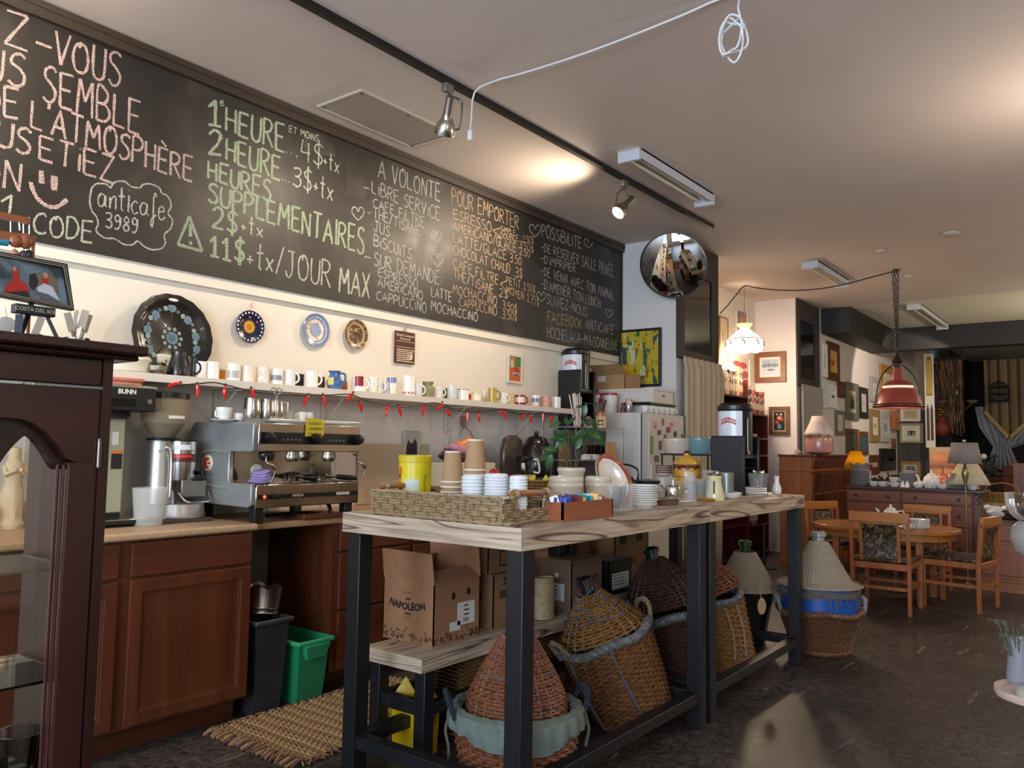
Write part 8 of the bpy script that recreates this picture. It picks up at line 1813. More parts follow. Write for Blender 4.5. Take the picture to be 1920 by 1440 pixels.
# grey floor lamp
Y = 9.35; x = ony(1810,900, Y).x; s = sc((x, Y, 1)); z0, z1 = ony(1808,869, Y).z, ony(1808,830, Y).z; t = thing('floor_lamp', 'brass floor lamp with grey drum shade between the oval table and the sideboard', 'lamp',(x, Y, 0))
M = MB().lathe([(0,.001),(.13,.001),(.13,.012),(.03,.03),(.012,.05)], 32); M.build('base', mat('8a7a50', .35,.8), t)
M = MB().lathe([(.010,.05),(.010, z0-.25),(.014, z0-.2),(.03, z0-.13),(.034, z0-.1),(.022, z0-.05),(.012, z0-.03),(.014, z0+.03),(.006, z1)], 20); M.build('pole', mat('9a8a66', .3,.8), t)
M = MB().lathe([(29*s, z0),(22*s, z1)], 48); o = M.build('lamp_shade', shadem('8d8783', .1), t); md = o.modifiers.new('s', 'SOLIDIFY'); md.thickness = .003; M = MB().ball((0,0, z1+.015), .018); M.build('finial', STEEL(), t)
# pale board behind the orange lamp
q0, q1 = ony(1744,838,10.2), ony(1782,886,10.2); M = MB().bb((q0.x, 10.14, SZ_+.001),(q1.x+.06,10.16, q0.z)); o = M.build('pale_board', mat('c9a67c', .6), bevel=.003); tag(o, 'pale board leaning behind the lit orange lamp', 'board')
# china on the sideboard
GP = mat('9a9c9e', .3, coat=.3)
stack(1612,0,9.86,.115,13,.0125, 'grey white plate in the left sideboard stack', 'plates in the left stack on the sideboard', GP, zb=SZ_, x=sbx(1613,9.82))
M = MB().lathe([(0,0),(.05,0),(.09,.05),(.125,.075),(.12,.078),(.08,.05),(0,.01)], 48, fn=lambda a, r, z: (r*(1+.06*cos(8*a)*(z > .04)), z+.012*cos(8*a)*(z > .06))); o = M.build('fluted_bowl', GP, loc=(sbx(1612,9.82), 9.86, SZ_+.001+13*.0125+.01)); tag(o, 'scalloped bowl on top of the left plate stack on the sideboard', 'bowl')
stack(1704,0,9.88,.10,12,.0125, 'white plate in the middle sideboard stack', 'plates in the middle stack on the sideboard', GP, zb=SZ_, x=sbx(1704,9.88))
M = MB().lathe([(0,0),(.06,0),(.065,.02),(.03,.03),(0,.03)], 24); o = M.build('small_plate_stack_top', GP, loc=(sbx(1704,9.88), 9.88, SZ_+12*.0125+.012)); o.name = 'upturned_bowl'; tag(o, 'upturned bowl on top of the middle plate stack', 'bowl')
x = sbx(1794,9.86); first = None
for k in range(11):
    r = .12-.005*k; o = platemesh(r).build('plate', GP, loc=(x, 9.86, SZ_+.001+k*.0135)); tag(o, 'grey white plate in the tapering sideboard stack, '+ORD[11-k], 'plate', 'plates in the tapering stack on the sideboard')
o = platemesh(.06).build('plate', GP, loc=(x, 9.86, SZ_+.001+11*.0135)); tag(o, 'smallest plate topping the tapering stack on the sideboard', 'plate', 'plates in the tapering stack on the sideboard')
teapot('tall white china teapot on the sideboard in front of the orange lamp',(sbx(1746,9.82), 9.84, SZ_+.001), 1.35,.2)
cl = [(1638,9.80,0, 'leftmost white cup on the sideboard'),(1655,9.80,0, 'second white cup from the left on the sideboard'),(1660,9.93,.0, 'white cup behind the second cup on the sideboard'),(1677,9.80,0, 'lower white cup of the stacked pair on the sideboard'),(1676,9.80,.055, 'upper white cup of the stacked pair on the sideboard'),(1741,9.78,0, 'white cup in front of the tall teapot on the sideboard'),(1766,9.79,0, 'white cup right of the tall teapot on the sideboard'),(1823,9.80,0, 'white cup under the cream pleated lamp')]
for (px, Y, dz, lab) in cl: cup('teacup', lab,(sbx(px, Y-.0)+(.0), Y, SZ_+.001+dz), .052,.052,10, m_=mat('dcdad6', .2, coat=.4))
for k, px in enumerate((1692,1701)): M = MB().lathe([(0,0),(.026,0),(.022,.03),(.012,.06),(.01,.07),(0,.075)], 18); o = M.build('salt_shaker', CHINA(), loc=(sbx(px, 9.79), 9.79, SZ_+.001)); tag(o,('left', 'right')[k]+' white cone shaker on the sideboard', 'shaker')
t = thing('sugar_bowl', 'white lidded sugar bowl on the sideboard right of the shakers', 'bowl',(sbx(1722,9.8), 9.8, SZ_+.001)); M = MB().lathe([(0,0),(.035,0),(.055,.025),(.058,.045),(.05,.05)], 24); M.build('body', CHINA(), t); M = MB().lathe([(.052,.05),(.035,.065),(.008,.07),(.012,.082),(0,.085)], 24); M.build('lid', CHINA(), t)
for (px, w_, h_, Y, lab) in ((1650,.26,.09,10.08, 'dark brown garland lying behind the cups at the left of the sideboard'),(1682,.34,.12,10.08, 'dark brown dried garland behind the middle plates on the sideboard'),(1728,.18,.07,10.08, 'small dark garland behind the sugar bowl')):
    rseed(px); M = MB()
    for k in range(60): a_ = rnd()*6; c = Vector((uni(-w_/2, w_/2), uni(-.05,.05), uni(.01, h_))); leaf(M, c, .05,(cos(a_), uni(-.5,.5), sin(a_)),(0,-1,.4), .1)
    o = M.build('dried_garland', mat('3a2418', .8, ns=50, na=.4), loc=(sbx(px, Y), Y, SZ_)); tag(o, lab, 'garland'); o['kind'] = 'stuff'
# low cabinet at the right with bowls of pine cones
Y0 = 9.2; x0 = ony(1836,980, Y0).x; zt = ony(1880,974, Y0).z
t = thing('low_cabinet', 'low oak cabinet at the right edge carrying dark bowls, half hidden by the sideways chair', 'cabinet',(x0+.4, Y0+.25,0)); M = MB().bb((-.39,-.24,.1),(.5,.2, zt-.03)); M.build('carcass', wood('7a4424', '92552d', 2,6), t, smooth=0)
M = MB().bb((-.41,-.26, zt-.03),(.52,.2, zt)); M.build('top_board', wood('4a281a', '5e3422', 0,6), t, bevel=.005); M = MB().bb((-.4,-.27,0.001),(.51,.2,.1)); M.bb((-.4,-.275,.1),(.51,-.24,.125)); M.build('plinth', wood('8a5028', 'a86a38', 0,6), t, bevel=.004)
M = MB().bb((-.37,-.25,.16),(.48,-.238, zt-.24)); M.build('door', wood('80482a', '9a5c32', 2,5), t, bevel=.006); M = MB().bb((-.37,-.25, zt-.21),(.48,-.238, zt-.05)); M.build('drawer', wood('80482a', '9a5c32', 0,5), t, bevel=.006)
def lx(px, Y): return ony(px, 960, Y).x
for k,(px, Y, r, lab) in enumerate(((1872,9.2,.09, 'white bowl nearer the edge of the low cabinet'),(1868,9.36,.1, 'white bowl with a wavy rim at the back of the low cabinet'))):
    M = MB().lathe([(0,0),(r*.4,0),(r*.8,.03),(r*1.1,.07+.04*k),(r*1.05,.072+.04*k),(r*.7,.035),(0,.01)], 32, fn=lambda a, rr, z: (rr, z+.012*sin(3*a)*(z > .06))); o = M.build('bowl', CHINA(), loc=(lx(px, Y), Y, zt+.001)); tag(o, lab, 'bowl')
rseed(4); M = MB().lathe([(0,0),(.14,0),(.19,.03),(.185,.034),(.13,.008),(0,.008)], 32); o = M.build('platter', mat('3a241a', .5), loc=(lx(1905,9.25)+.03,9.24, zt+.001)); tag(o, 'dark wooden platter of pine cones on the low cabinet', 'platter')
for k in range(16):
    M = MB().ball((0,0,0),(.035,.03,.028), 0,10); o = M.build('pine_cone', mat('24150f', .6, ns=80, na=.6, bump=1, bs=80), loc=(lx(1895,9.25)+.03+uni(-.1,.12), 9.24+uni(-.1,.1), zt+.045+rnd()*.06)); tag(o, 'dark brown pine cone heaped on the dark platter', 'pine cone', 'pine cones on the platter')
# things beyond the low cabinet
t = thing('wicker_basket', 'straw basket with arched handle on a pale box behind the low cabinet', 'basket',(lx(1880,10.6), 10.6,.80)); M = MB(); weave(M,[(.13,.0),(.15,.1)], 7,18,.004,.009, sx=1.3, sy=.8); M.lathe([(0,.003),(.12,.003),(.14,.09)], 20,1, sx=1.3, sy=.8); M.build('woven_body',[wickerm('6a5430', '8a7040', '7a6238', 131), mat('3a2c1a', .9)], t)
M = MB(); rope(M,[(-.18,0,.08),(-.14,0,.17),(0,0,.21),(.14,0,.17),(.18,0,.08)], .009,0,12,3); M.build('arched_handle', mat('8a7448', .8), t)
q = lx(1890,10.5); M = MB().bb((q-.3,10.35,0),(q+.5,10.9,.797)); o = M.build('pale_chest', wood('8a6a40', 'a08050', 0,5), bevel=.006); tag(o, 'pale wooden chest behind the low cabinet', 'chest')
# ====== GALLERY WALL
def pic_x(lab, x0, y0, x1, y1, fw, fc, artm, mount=None, extra=None, depth=.03, name='framed_picture'):
    X = .581; A, B = onx(x0,(y0+y1)/2, X), onx(x1,(y0+y1)/2, X); m0 = onx((x0+x1)/2, y0, X).z; m1 = onx((x0+x1)/2, y1, X).z
    return picture(name, lab, 'x',(X+.001,(A.y+B.y)/2,(m0+m1)/2), B.y-A.y, m0-m1, fw, fc, artm, mount, depth, extra)
def lantern(t, a, b, y): flat(t,[(disc(-a*.2,-b*.05, a*.5, b*.35), 0),(disc(-a*.1, b*.15, a*.2, b*.2), 1),(disc(-a*.3,-b*.5, a*.35, b*.2), 1)],[mat('9a2a14', .5), mat('c9742a', .5)], y)
def lady(t, a, b, y): flat(t,[([(-a*.5,-b),(a*.5,-b),(a*.6, b*.1),(a*.2, b*.35),(a*.1, b*.6),(-a*.25, b*.65),(-a*.35, b*.3),(-a*.6,-b*.2)], 0)],[mat('1a1a16', .6)], y)
def tower(t, a, b, y): flat(t,[([(-a*.3,-b*.9),(a*.3,-b*.9),(a*.05, b*.7),(-a*.05, b*.7)], 0),([(-a,-b),(a,-b),(a,-b*.7),(-a,-b*.7)], 0)],[mat('6a665a', .6)], y)
EN = mat('c9c4b4', .6)
pic_x('white tall framed print at the far left of the gallery wall', 1540,645,1548,707,.05, 'd8d8d2', mat('8fa09a', .5),('c9cec9', .08))
pic_x('brown framed painting of glowing red lanterns high on the gallery wall', 1549,643,1571,714,.12, wood('4a2412', '6b3418', 2,5), mat('b89a4a', .5), None, lantern)
pic_x('plain pale green canvas below the white tall print', 1540,712,1549,766,.02, 'c4c8c0', mat('bcc2b8', .6))
pic_x('narrow white frame with a dark green centre', 1552,722,1566,765,.09, 'd6d4cc', mat('3a5a44', .6),('d2d0c8', .18,.1))
pic_x('small reddish brown unframed painting', 1569,716,1581,746,.04, '4a2418', art(141,['4a2a1c', '6b3a24', '5a4030'], 9,1))
pic_x('large grey green framed painting of a dark standing figure', 1584,718,1607,788,.12, '5e5c4c', mat('6a6444', .5),('8a8468', .06), lady)
pic_x('black framed print with pale mount', 1609,727,1625,784,.1, '16100f', art(142,['4a464a', '6a666a', '8a8684'], 6,1),('a49e98', .14,.12))
pic_x('grey green framed narrow landscape under the narrow white frame', 1565,770,1580,816,.06, '6a6a52', art(143,['2a3a24', '4a5a34', '3a4a2c'], 8,1),('b4b09a', .14,.1))
pic_x('left dark painting of the lower double pair', 1585,804,1606,850,.07, '5a3a24', art(144,['3a3a34', '4a4840', '5a5448'], 5,1))
pic_x('right blue painting of the lower double pair', 1609,809,1625,853,.07, '5a3a24', art(145,['2c4450', '3f5a66', '2a3438'], 4,2))
M = MB(); q0 = onx(1607.5,805,.59); q1 = onx(1607.5,848,.59); M.tube([(.60, q0.y, q0.z),(.60, q1.y, q1.z)], .02,8); o = M.build('brass_rod', mat('a89048', .35,.6)); tag(o, 'vertical brass rod between the lower pair of paintings', 'rod')
pic_x('silver framed print with a pale mount above the tower picture', 1630,707,1645,754,.1, '9a9a96', art(146,['4a4644', '8a8078', '6a6662'], 7,1),('b9b6ae', .14,.1))
pic_x('orange framed pale blue picture partly behind the red pendant', 1649,687,1679,742,.14, 'a87434', mat('a9b4a4', .5),('c9c0a0', .1))
pic_x('gold framed picture of a tall tower', 1630,768,1647,829,.12, '8a6c3c', mat('a89c80', .5),('c9c0a8', .12), tower)
pic_x('silver framed glazed picture right of the tower picture', 1650,773,1666,829,.1, 'a4a29c', art(147,['6a6a7a', '9a96a0', '7a7680'], 5,1),('b4b0b0', .1))
pic_x('thick small gold frame seen edge on near the dark end wall', 1669,771,1679,806,.14, '9a5a20', mat('b89048', .5), depth=.08)
pic_x('little brown panel below the thick gold frame', 1671,822,1677,840,.06, '6a4428', mat('7a5030', .5))
pic_x('reddish brown framed picture low on the gallery wall', 1629,853,1646,889,.12, '5a2a18', mat('9a7a68', .5),('b8a898', .12))
pic_x('heavy black framed antique map near the sideboard', 1648,841,1677,882,.22, '1a120e', art(148,['6a5a3a', '8a7448', '9a8458', '5a4c34'], 9,2))
def twof(t, a, b, y): flat(t,[(disc(-a*.45, b*.35, a*.14, b*.2), 0),(disc(a*.5, b*.35, a*.14, b*.2), 0),([(-a*.6,-b*.8),(-a*.3,-b*.8),(-a*.35, b*.2),(-a*.55, b*.2)], 0),([(a*.32,-b*.8),(a*.68,-b*.8),(a*.58, b*.2),(a*.42, b*.2)], 0),([(-a*.8,-b*.1),(-a*.3, b*.05),(-a*.3, b*.2),(-a*.8,0)], 0),([(a*.3,-b*.0),(a*.8, b*.1),(a*.8,-b*.05)], 0)],[mat('d0c8a0', .6)], y)
def panes(t, a, b, y):
    L_ = []; cs = [0,1,2,3,1,2,0,3]
    for i in range(4):
        for j in range(2): L_.append(([(-a+i*a/2+.01,-b+j*b+.01),(-a+(i+1)*a/2-.01,-b+j*b+.01),(-a+(i+1)*a/2-.01,-b+(j+1)*b-.01),(-a+i*a/2+.01,-b+(j+1)*b-.01)], cs[i*2+j]))
    flat(t, L_,[mat('a8452c', .5), mat('7a8a7a', .5), mat('b8a860', .5), mat('8a9aa0', .5)], y)
YE = 16.4
pic_y('white framed glazed print on the dark end wall just under the red pendant', 1688,764,1727,790, YE, .05, 'c8c4b8', mat('a89060', .3, coat=.8),('b8a880', .03))
pic_y('cream framed picture of two pale figures on black, on the dark end wall', 1687,794,1732,831, YE, .04, '8a8668', mat('121416', .5),('c8c2a8', .1), twof)
pic_y('gold framed picture of coloured window panes on the dark end wall', 1689,865,1727,897, YE, .05, '8a6c34', mat('2a2c26', .5),('b0a88c', .04), panes)
pic_y('pale unframed print high on the end wall beside the pendant', 1708,726,1725,757, YE, .02, 'b4aea0', mat('9a958a', .6))
# white carved shutter
A, B = ony(1732,672,16.0), ony(1754,831,16.0); t = thing('carved_shutter', 'tall narrow white carved panel with dark arched openings beside the end wall', 'panel',((A.x+B.x)/2,16.0,(A.z+B.z)/2)); a, b = (B.x-A.x)/2,(A.z-B.z)/2+.08
M = MB().bb((-a, 0,-b),(a, .03, b)); M.build('panel_board', mat('d8cfc0', .5), t, bevel=.004)
M = MB().prism([(-a*.6, b*.1),(a*.6, b*.1),(a*.6, b*.88),(a*.3, b*.95),(-a*.3, b*.95),(-a*.6, b*.88)], .002,0,1,-.003); M.build('gilded_panel', mat('8a6a2c', .4,.5), t, smooth=0)
M = MB()
for k in (-1,0,1): M.bb((k*a*.35-.012,-.008, b*.14),(k*a*.35+.012,-.003, b*.86))
M.build('gilded_bars', mat('c09a40', .3,.7), t, smooth=0)
for k in (-1,1): M = MB().prism([(k*a*.4-a*.28,-b*.85),(k*a*.4+a*.28,-b*.85),(k*a*.4+a*.28,-b*.2),(k*a*.4,-b*.06),(k*a*.4-a*.28,-b*.2)], .002,0,1,-.003); M.build('dark_arch', mat('4a3228', .6), t, smooth=0)
M = MB().bb((-a*.5,.0,-t.location.z+.001),(-a*.1,.03,-b)); M.build('post', mat('4a2018', .5), t, smooth=0)
# ====== BACK ROOM
M = MB().bb((1.1,17.6,0),(1.3,20.3, H-.001)); struct(M.build('wall_passage', mat('241d1a', .8), smooth=0))
YC = 17.5
t = thing('bead_curtain', 'brown bead and ribbon curtain hanging in the dark room at the back', 'curtain',(ony(1778,700, YC).x, YC, 0)); xa, xb = ony(1755,700, YC).x-t.location.x, ony(1804,700, YC).x-t.location.x; z1, z0 = ony(1780,676, YC).z, ony(1780,790, YC).z
rseed(17); M = MB()
for k in range(34):
    x = xa+(xb-xa)*k/33; zz = z0-rnd()*.3; M.tube([(x+.01*sin(j*2+k), uni(-.02,.02), z1+(zz-z1)*j/10) for j in range(11)], .016,5, k%3)
o = M.build('bead_strands',[mat('5a3418', .5), mat('8a5a28', .5), mat('3a2012', .5)], t); o['kind'] = 'stuff'
M = MB().bb((xa-.1,-.03, z1),(xb+.1,.03, z1+.05)); M.bb((xa,-.01, z1+.05),(xa+.02,.01, H-.001)); M.bb((xb-.02,-.01, z1+.05),(xb, .01, H-.001)); M.build('rail', BLACKM(), t, smooth=0)
x0, x1 = ony(1845,700, YC).x, ony(1945,700, YC).x; z1 = ony(1880,674, YC).z; z0 = ony(1890,822, YC).z; zm = ony(1848,772, YC).z; xv = ony(1893,822, YC).x
t = thing('striped_valance', 'gold and brown striped valance with a pointed hem in the back room', 'curtain',(x0, YC, 0)); n = 16; vs = []; M = MB()
for i in range(n):
    ua, ub = x0+(x1-x0)*i/n, x0+(x1-x0)*(i+1)/n
    def hem(x): return zm+(z0-zm)*max(0,1-abs(x-xv)/(xv-x0))
    M.add([(ua-x0,.02*sin(i), hem(ua)),(ub-x0,.02*sin(i+1), hem(ub)),(ub-x0,.02*sin(i+1), z1),(ua-x0,.02*sin(i), z1)],[(0,1,2,3)], i%3)
o = M.build('striped_cloth',[mat('7a6638', .8), mat('4a2c20', .8), mat('6a5a40', .8)], t, smooth=0); md = o.modifiers.new('s', 'SOLIDIFY'); md.thickness = .01
M = MB().bar((0,-.03, zm),(xv-x0,-.03, z0), .01,.06); M.bar((xv-x0,-.03, z0),(x1-x0,-.03, zm), .01,.06); M.build('gold_braid', mat('a08a50', .7), t, smooth=0)
t = thing('lace_curtain', 'pale lace curtain gathered under the striped valance', 'curtain',(xv, YC+.08,0)); M = MB(); vs = []; n = 30; zz = [zm+.1, ony(1860,800, YC).z, ony(1860,838, YC).z, ony(1860,880, YC).z]; wl = [(-.56,.25),(-.5,.3),(-.28,.0),(-.42,.15)]
for j,(z,(l_, r_)) in enumerate(zip(zz, wl)):
    for i in range(n+1): u = i/n; vs.append((l_+(r_-l_)*u, .03*sin(u*40), z))
M.add(vs,[(j*(n+1)+i, j*(n+1)+i+1,(j+1)*(n+1)+i+1,(j+1)*(n+1)+i) for j in range(3) for i in range(n)])
vs = []
for j,(z,(l_, r_)) in enumerate(((zm-.1,(.1,.9)),(ony(1893,835, YC).z,(.0,.45)),(ony(1890,850, YC).z,(-.15,.05)))):
    for i in range(n+1): u = i/n; vs.append((l_+(r_-l_)*u, .03+.03*sin(u*40), z+.12*u))
M.add(vs,[(j*(n+1)+i, j*(n+1)+i+1,(j+1)*(n+1)+i+1,(j+1)*(n+1)+i) for j in range(2) for i in range(n)])
o = M.build('lace_cloth', mat('8a8a90', .9, ns=60, na=.2), t, ang=80); md = o.modifiers.new('s', 'SOLIDIFY'); md.thickness = .006
def hung(name, lab, cat, px, py0, py1, Y, build):
    q = ony(px, py0, Y); zl = ony(px, py1, Y).z; t = thing(name, lab, cat,(q.x, Y, zl)); build(t, q.z-zl); M = MB().tube([(0,0, q.z-zl),(0,0, H-zl-.001)], .006,5); M.build('hanging_wire', BLACKM(), t); return t
def cage(t, h):
    M = MB(); r = h*.45
    for k in range(14): a_ = k*PI/7; M.tube([(r*cos(a_), r*sin(a_), 0),(r*cos(a_), r*sin(a_), h*.7),(r*.5*cos(a_), r*.5*sin(a_), h*.93),(0,0, h)], .008,4)
    for z in (0, h*.35, h*.7): M.tube([(r*cos(q), r*sin(q), z) for q in [i*PI/8 for i in range(16)]], .01,4, closed=True)
    M.lathe([(0,.0),(r, .0),(r, .05),(0,.05)], 16); M.build('cage_wires', mat('16201a', .6), t)
hung('birdcage', 'dark green birdcage lantern hanging before the striped valance', 'birdcage', 1872,715,752,16.9, cage)
def sconce(t, h):
    M = MB().ball((0,0, h*.75),(.06,.06,.12)); M.tube(catmull([(-.25,0, h*.25),(-.1,0,0),(0,0, h*.4),(.1,0,0),(.25,0, h*.25)], 5), .015); M.build('brass_body', mat('6a5426', .4,.7), t)
    for k in (-1,1): M = MB().lathe([(0,0),(.05,.01),(.1,.06),(.095,.06),(0,.02)], 18,0,(k*.25,0, h*.25)); M.build('glass_shade', mat('7a7660', .3), t)
hung('chandelier', 'small two-armed brass chandelier in front of the bead curtain', 'chandelier', 1793,725,768,16.8, sconce)
def goldorn(t, h):
    M = MB()
    for k in range(5): M.ball((.02*(-1)**k, 0, h*(.1+.2*k)),(.07,.05, h*.1))
    M.build('gilt_ornament', mat('9a7426', .35,.7), t)
hung('gilt_ornament', 'gilded ornament hanging at the left of the bead curtain', 'ornament', 1762,760,785,16.9, goldorn)
q = ony(1766,803,16.5); M = MB().ball((0,0,0),(.14,.1,.16), 0,14); M.lathe([(.09,.1),(.05,.2),(0,.21)], 14); M.tube([(0,0,.2),(0,0, H-q.z-.002)], .006,5); o = M.build('red_lantern', mat('6a1c18', .6), loc=q); tag(o, 'dark red round lantern hanging below the gilt ornament', 'lantern')
q = ony(1847,885,15.5); t = thing('flower_vase', 'dark leafy plant with one white flower in the back room', 'plant',(q.x, 15.5,0)); zf = ony(1847,856,15.5).z; M = MB().lathe([(0,.001),(.16,.001),(.2, q.z-.25),(.17, q.z-.2),(0, q.z-.2)], 20); M.build('tall_pot', mat('1e1a18', .6), t); rseed(2); M = MB()
for k in range(50): a_ = rnd()*6; leaf(M, Vector((uni(-.12,.12), uni(-.1,.1), q.z-.2+rnd()*.45)), .12,(cos(a_), uni(-.5,.5), sin(a_)),(0,-1,.5))
o = M.build('leaves', mat('16241a', .5), t); M = MB().ball((0,-.12, zf),(.05,.05,.05)); M.build('white_flower', mat('c9c9c4', .7), t)
def backchair(px, Y, lab, col, h=.85):
    q = ony(px, 880, Y); t = thing('side_chair', lab, 'chair',(q.x, Y, 0)); M = MB().bb((-.22,-.22,.4),(.22,.22,.47)); M.build('seat', mat(col, .8), t, bevel=.02); M = MB().bb((-.21,.18,.5),(.21,.24, h)); M.build('backrest', mat(col, .8), t, bevel=.03)
    for i in (-1,1):
        for j in (-1,1): M = MB().bb((i*.2-.02, j*.2-.02,.001),(i*.2+.02, j*.2+.02,.4 if j < 0 else .7)); M.build('leg', mat('2a140e', .5), t, smooth=0)
backchair(1905,14.8, 'dark red upholstered chair in the back room near the right edge', '4a1816', 1.15); backchair(1870,15.2, 'brown red low chair in the back room under the lace curtain', '4a2018', .95)
q = ony(1903,900,12.2); M = MB().bb((0,-.2,.001),(.5,.25, ony(1903,868,12.2).z)); o = M.build('cupboard', wood('5a3018', '7a4424', 2,5), bevel=.008, loc=(q.x, 12.2,0)); tag(o, 'brown wooden cupboard at the right edge beyond the straw basket', 'cupboard')
M = MB(); A_ = ony(1840,872,14.2); B_ = ony(1925,893,13.5); M.tube(catmull([tuple(A_), tuple(A_.lerp(B_, .5)-Vector((0,0,.06))), tuple(B_)], 6), .014); M.cyl((A_.x, A_.y, .001), .03, A_.z+.03); M.cyl((B_.x, B_.y, .001), .03, B_.z+.03); o = M.build('barrier_rope', mat('4a2018', .6)); tag(o, 'dark red rope barrier strung across the back room', 'rope barrier')
# ====== PENDANTS
C1 = ony(1396,610,9.52); YP = 9.52; hk = onz(1396,533, H)
t = thing('pendant_lamp', 'lit white milk glass pendant lamp with scalloped rim in the alcove', 'pendant lamp',(C1.x, YP, ony(1396,657, YP).z)); s = sc(C1); h = ony(1396,617, YP).z-ony(1396,657, YP).z
SHM = mat('fff0d8', .4, emit=1.9)
M = MB().lathe([(31*s, .0),(33*s, h*.1),(34*s, h*.42),(33*s, h*.48),(9*s, h)], 48, fn=lambda a, r, z: (r*(1+.015*cos(8*a)), z-.02*abs(sin(4*a))*(z < .01))); o = M.build('glass_shade', SHM, t); md = o.modifiers.new('s', 'SOLIDIFY'); md.thickness = .003
M = MB().lathe([(8*s, h),(15*s, h+9*s),(14*s, h+10*s),(7*s, h)], 32); M.build('glass_crown', mat('f0c890', .4, emit=1.0), t)
M = MB()
for k in range(8):
    a_ = k*PI/4+.2; r = 34.3*s; M.tube(catmull([(r*cos(a_), r*sin(a_), h*.42),(r*1.01*cos(a_+.12), r*1.01*sin(a_+.12), h*.38),(r*1.01*cos(a_+.2), r*1.01*sin(a_+.2), h*.2)], 4), .006,5)
M.tube([(33.5*s*cos(q), 33.5*s*sin(q), h*.5) for q in [i*PI/20 for i in range(40)]], .004,4, closed=True); M.build('painted_marks', mat('4a4038', .6), t)
M = MB(); zc = H-t.location.z; M.tube([(0,0, h),(0,0, zc)], .006,6); M.build('chain', mat('b09a70', .4,.5), t)
lamp('pendant_bulb', 'POINT',(C1.x, YP, t.location.z-.12), 58,(1,.78,.55), soft=.12)
# red pendant
YR = 9.63; RX = ony(1683,700, YR).x; s = sc((RX, YR, 2)); zb = ony(1683,765, YR).z; t = thing('pendant_lamp', 'red enamel bell pendant lamp hanging on a chain over the dining corner', 'pendant lamp',(RX, YR, zb)); RE = mat('8e3a30', .45, coat=.2, ns=6, na=.08)
M = MB().lathe([(42*s, .0),(43*s, 3*s),(41*s, 9*s),(38*s, 22*s),(28*s, 36*s),(26*s, 37*s)], 56); o = M.build('lower_shade', RE, t); md = o.modifiers.new('s', 'SOLIDIFY'); md.thickness = .004; md.offset = -1
M = MB().lathe([(28*s, 41*s),(22*s, 47*s),(12*s, 52*s),(10*s, 64*s),(7*s, 76*s),(0,77*s)], 48); M.build('upper_shade', RE, t)
M = MB().lathe([(25*s, 36*s),(27*s, 41*s)], 40); M.build('light_gap', mat('f0d8c0', .5, emit=.8), t)
M = MB().tube([(44*s*cos(q), 44*s*sin(q), 2*s) for q in [i*PI/24 for i in range(48)]], .008,6, closed=True); M.tube([(43*s*cos(q), 43*s*sin(q), 6*s) for q in [i*PI/24 for i in range(48)]], .006,6, closed=True)
for k in (-1,1): P = [Vector((0,0,86*s))+RR*k*2*s, RR*k*26*s+Vector((0,0,66*s)), RR*k*38*s+Vector((0,0,40*s)), RR*k*44*s+Vector((0,0,2*s))]; M.tube(catmull(P, 5), .007)
M.lathe([(6*s, 77*s),(7*s, 84*s),(10*s, 86*s),(6*s, 96*s),(3*s, 100*s)], 20); M.build('iron_cage', mat('161214', .5), t)
zc = H-zb; M = MB(); n = int((zc-100*s)/.045)
for j in (-1,0,1):
    for k in range(n):
        z = 100*s+.02+k*.045+j*.012; x = j*.022*(k/n+.3); a_ = (k%2)*PI/2; M.tube([(x+.011*cos(q)*cos(a_), .011*cos(q)*sin(a_), z+.026*sin(q)) for q in [i*PI/4 for i in range(8)]], .0045,4, closed=True)
M.build('chain_links', mat('4a4a52', .4,.7), t); M = MB().cyl((0,0, zc-.03), .03,.03); M.build('ceiling_hook', mat('3a3432', .5), t)
lamp('pendant_bulb', 'POINT',(RX, YR, zb+20*s), 4,(1,.8,.6), soft=.04)
# swag wires
A_ = Vector((hk.x, hk.y, H-.01)); pts1 = [(1350,588),(1365,572),(1382,551),(1396,536)]; M = MB(); P = [Vector((.05,9.3,2.95))]+[ony(x, y, 9.5) for x, y in pts1]+[ony(x, y, 9.52+.02*i) for i,(x, y) in enumerate(((1420,540),(1460,544),(1510,544),(1560,538),(1600,529),(1640,518),(1676,509)))]; M.tube(catmull(P[1:], 4), .007,6)
o = M.build('swag_cord', mat('1e1612', .6)); tag(o, 'dark swagged electric cord running from the alcove to the red pendant chain', 'cord')
# ====== GLASS CABINET IN THE FOREGROUND
GX = 2.2; DW = wood('1d0b09', '34140f', 2,4,.32,.35); DWY = wood('1d0b09', '34140f', 1,4,.32,.35)
def P2(L_, X): return [(onx(x, y, X).y, onx(x, y, X).z) for x, y in L_]
ctop = onx(226,668, GX).z; y_r = onx(212,700, GX).y; y_l = .28; cz0 = .0
t = thing('curio_cabinet', 'dark mahogany curio cabinet with an arched glass door in the left foreground', 'cabinet',(2.02,(y_l+y_r)/2,0)); oy = (y_l+y_r)/2; ox = 2.02; DC = .36
def sh2(P): return [(a-oy, b) for a, b in P]
zt = onx(212,676, GX).z; zr = onx(100,722, GX).z; ysti = onx(187,800, GX).y
M = MB().bb((GX-DC-.02-ox, y_l-.03-oy, zt),(GX+.03-ox, y_r+.045-oy, zt+.012)); M.bb((GX-DC-.03-ox, y_l-.04-oy, zt+.012),(GX+.045-ox, y_r+.06-oy, zt+.035)); M.build('crown_top', DWY, t, bevel=.006, seg=3)
M = MB().bb((GX-DC-ox, y_r-.02-oy, .001),(GX-.03-ox, y_r-oy, zt-.0)); M.bb((GX-.03-ox, ysti+.002-oy, .001),(GX-ox, y_r-oy, zt)); M.build('right_post', DW, t, smooth=0)
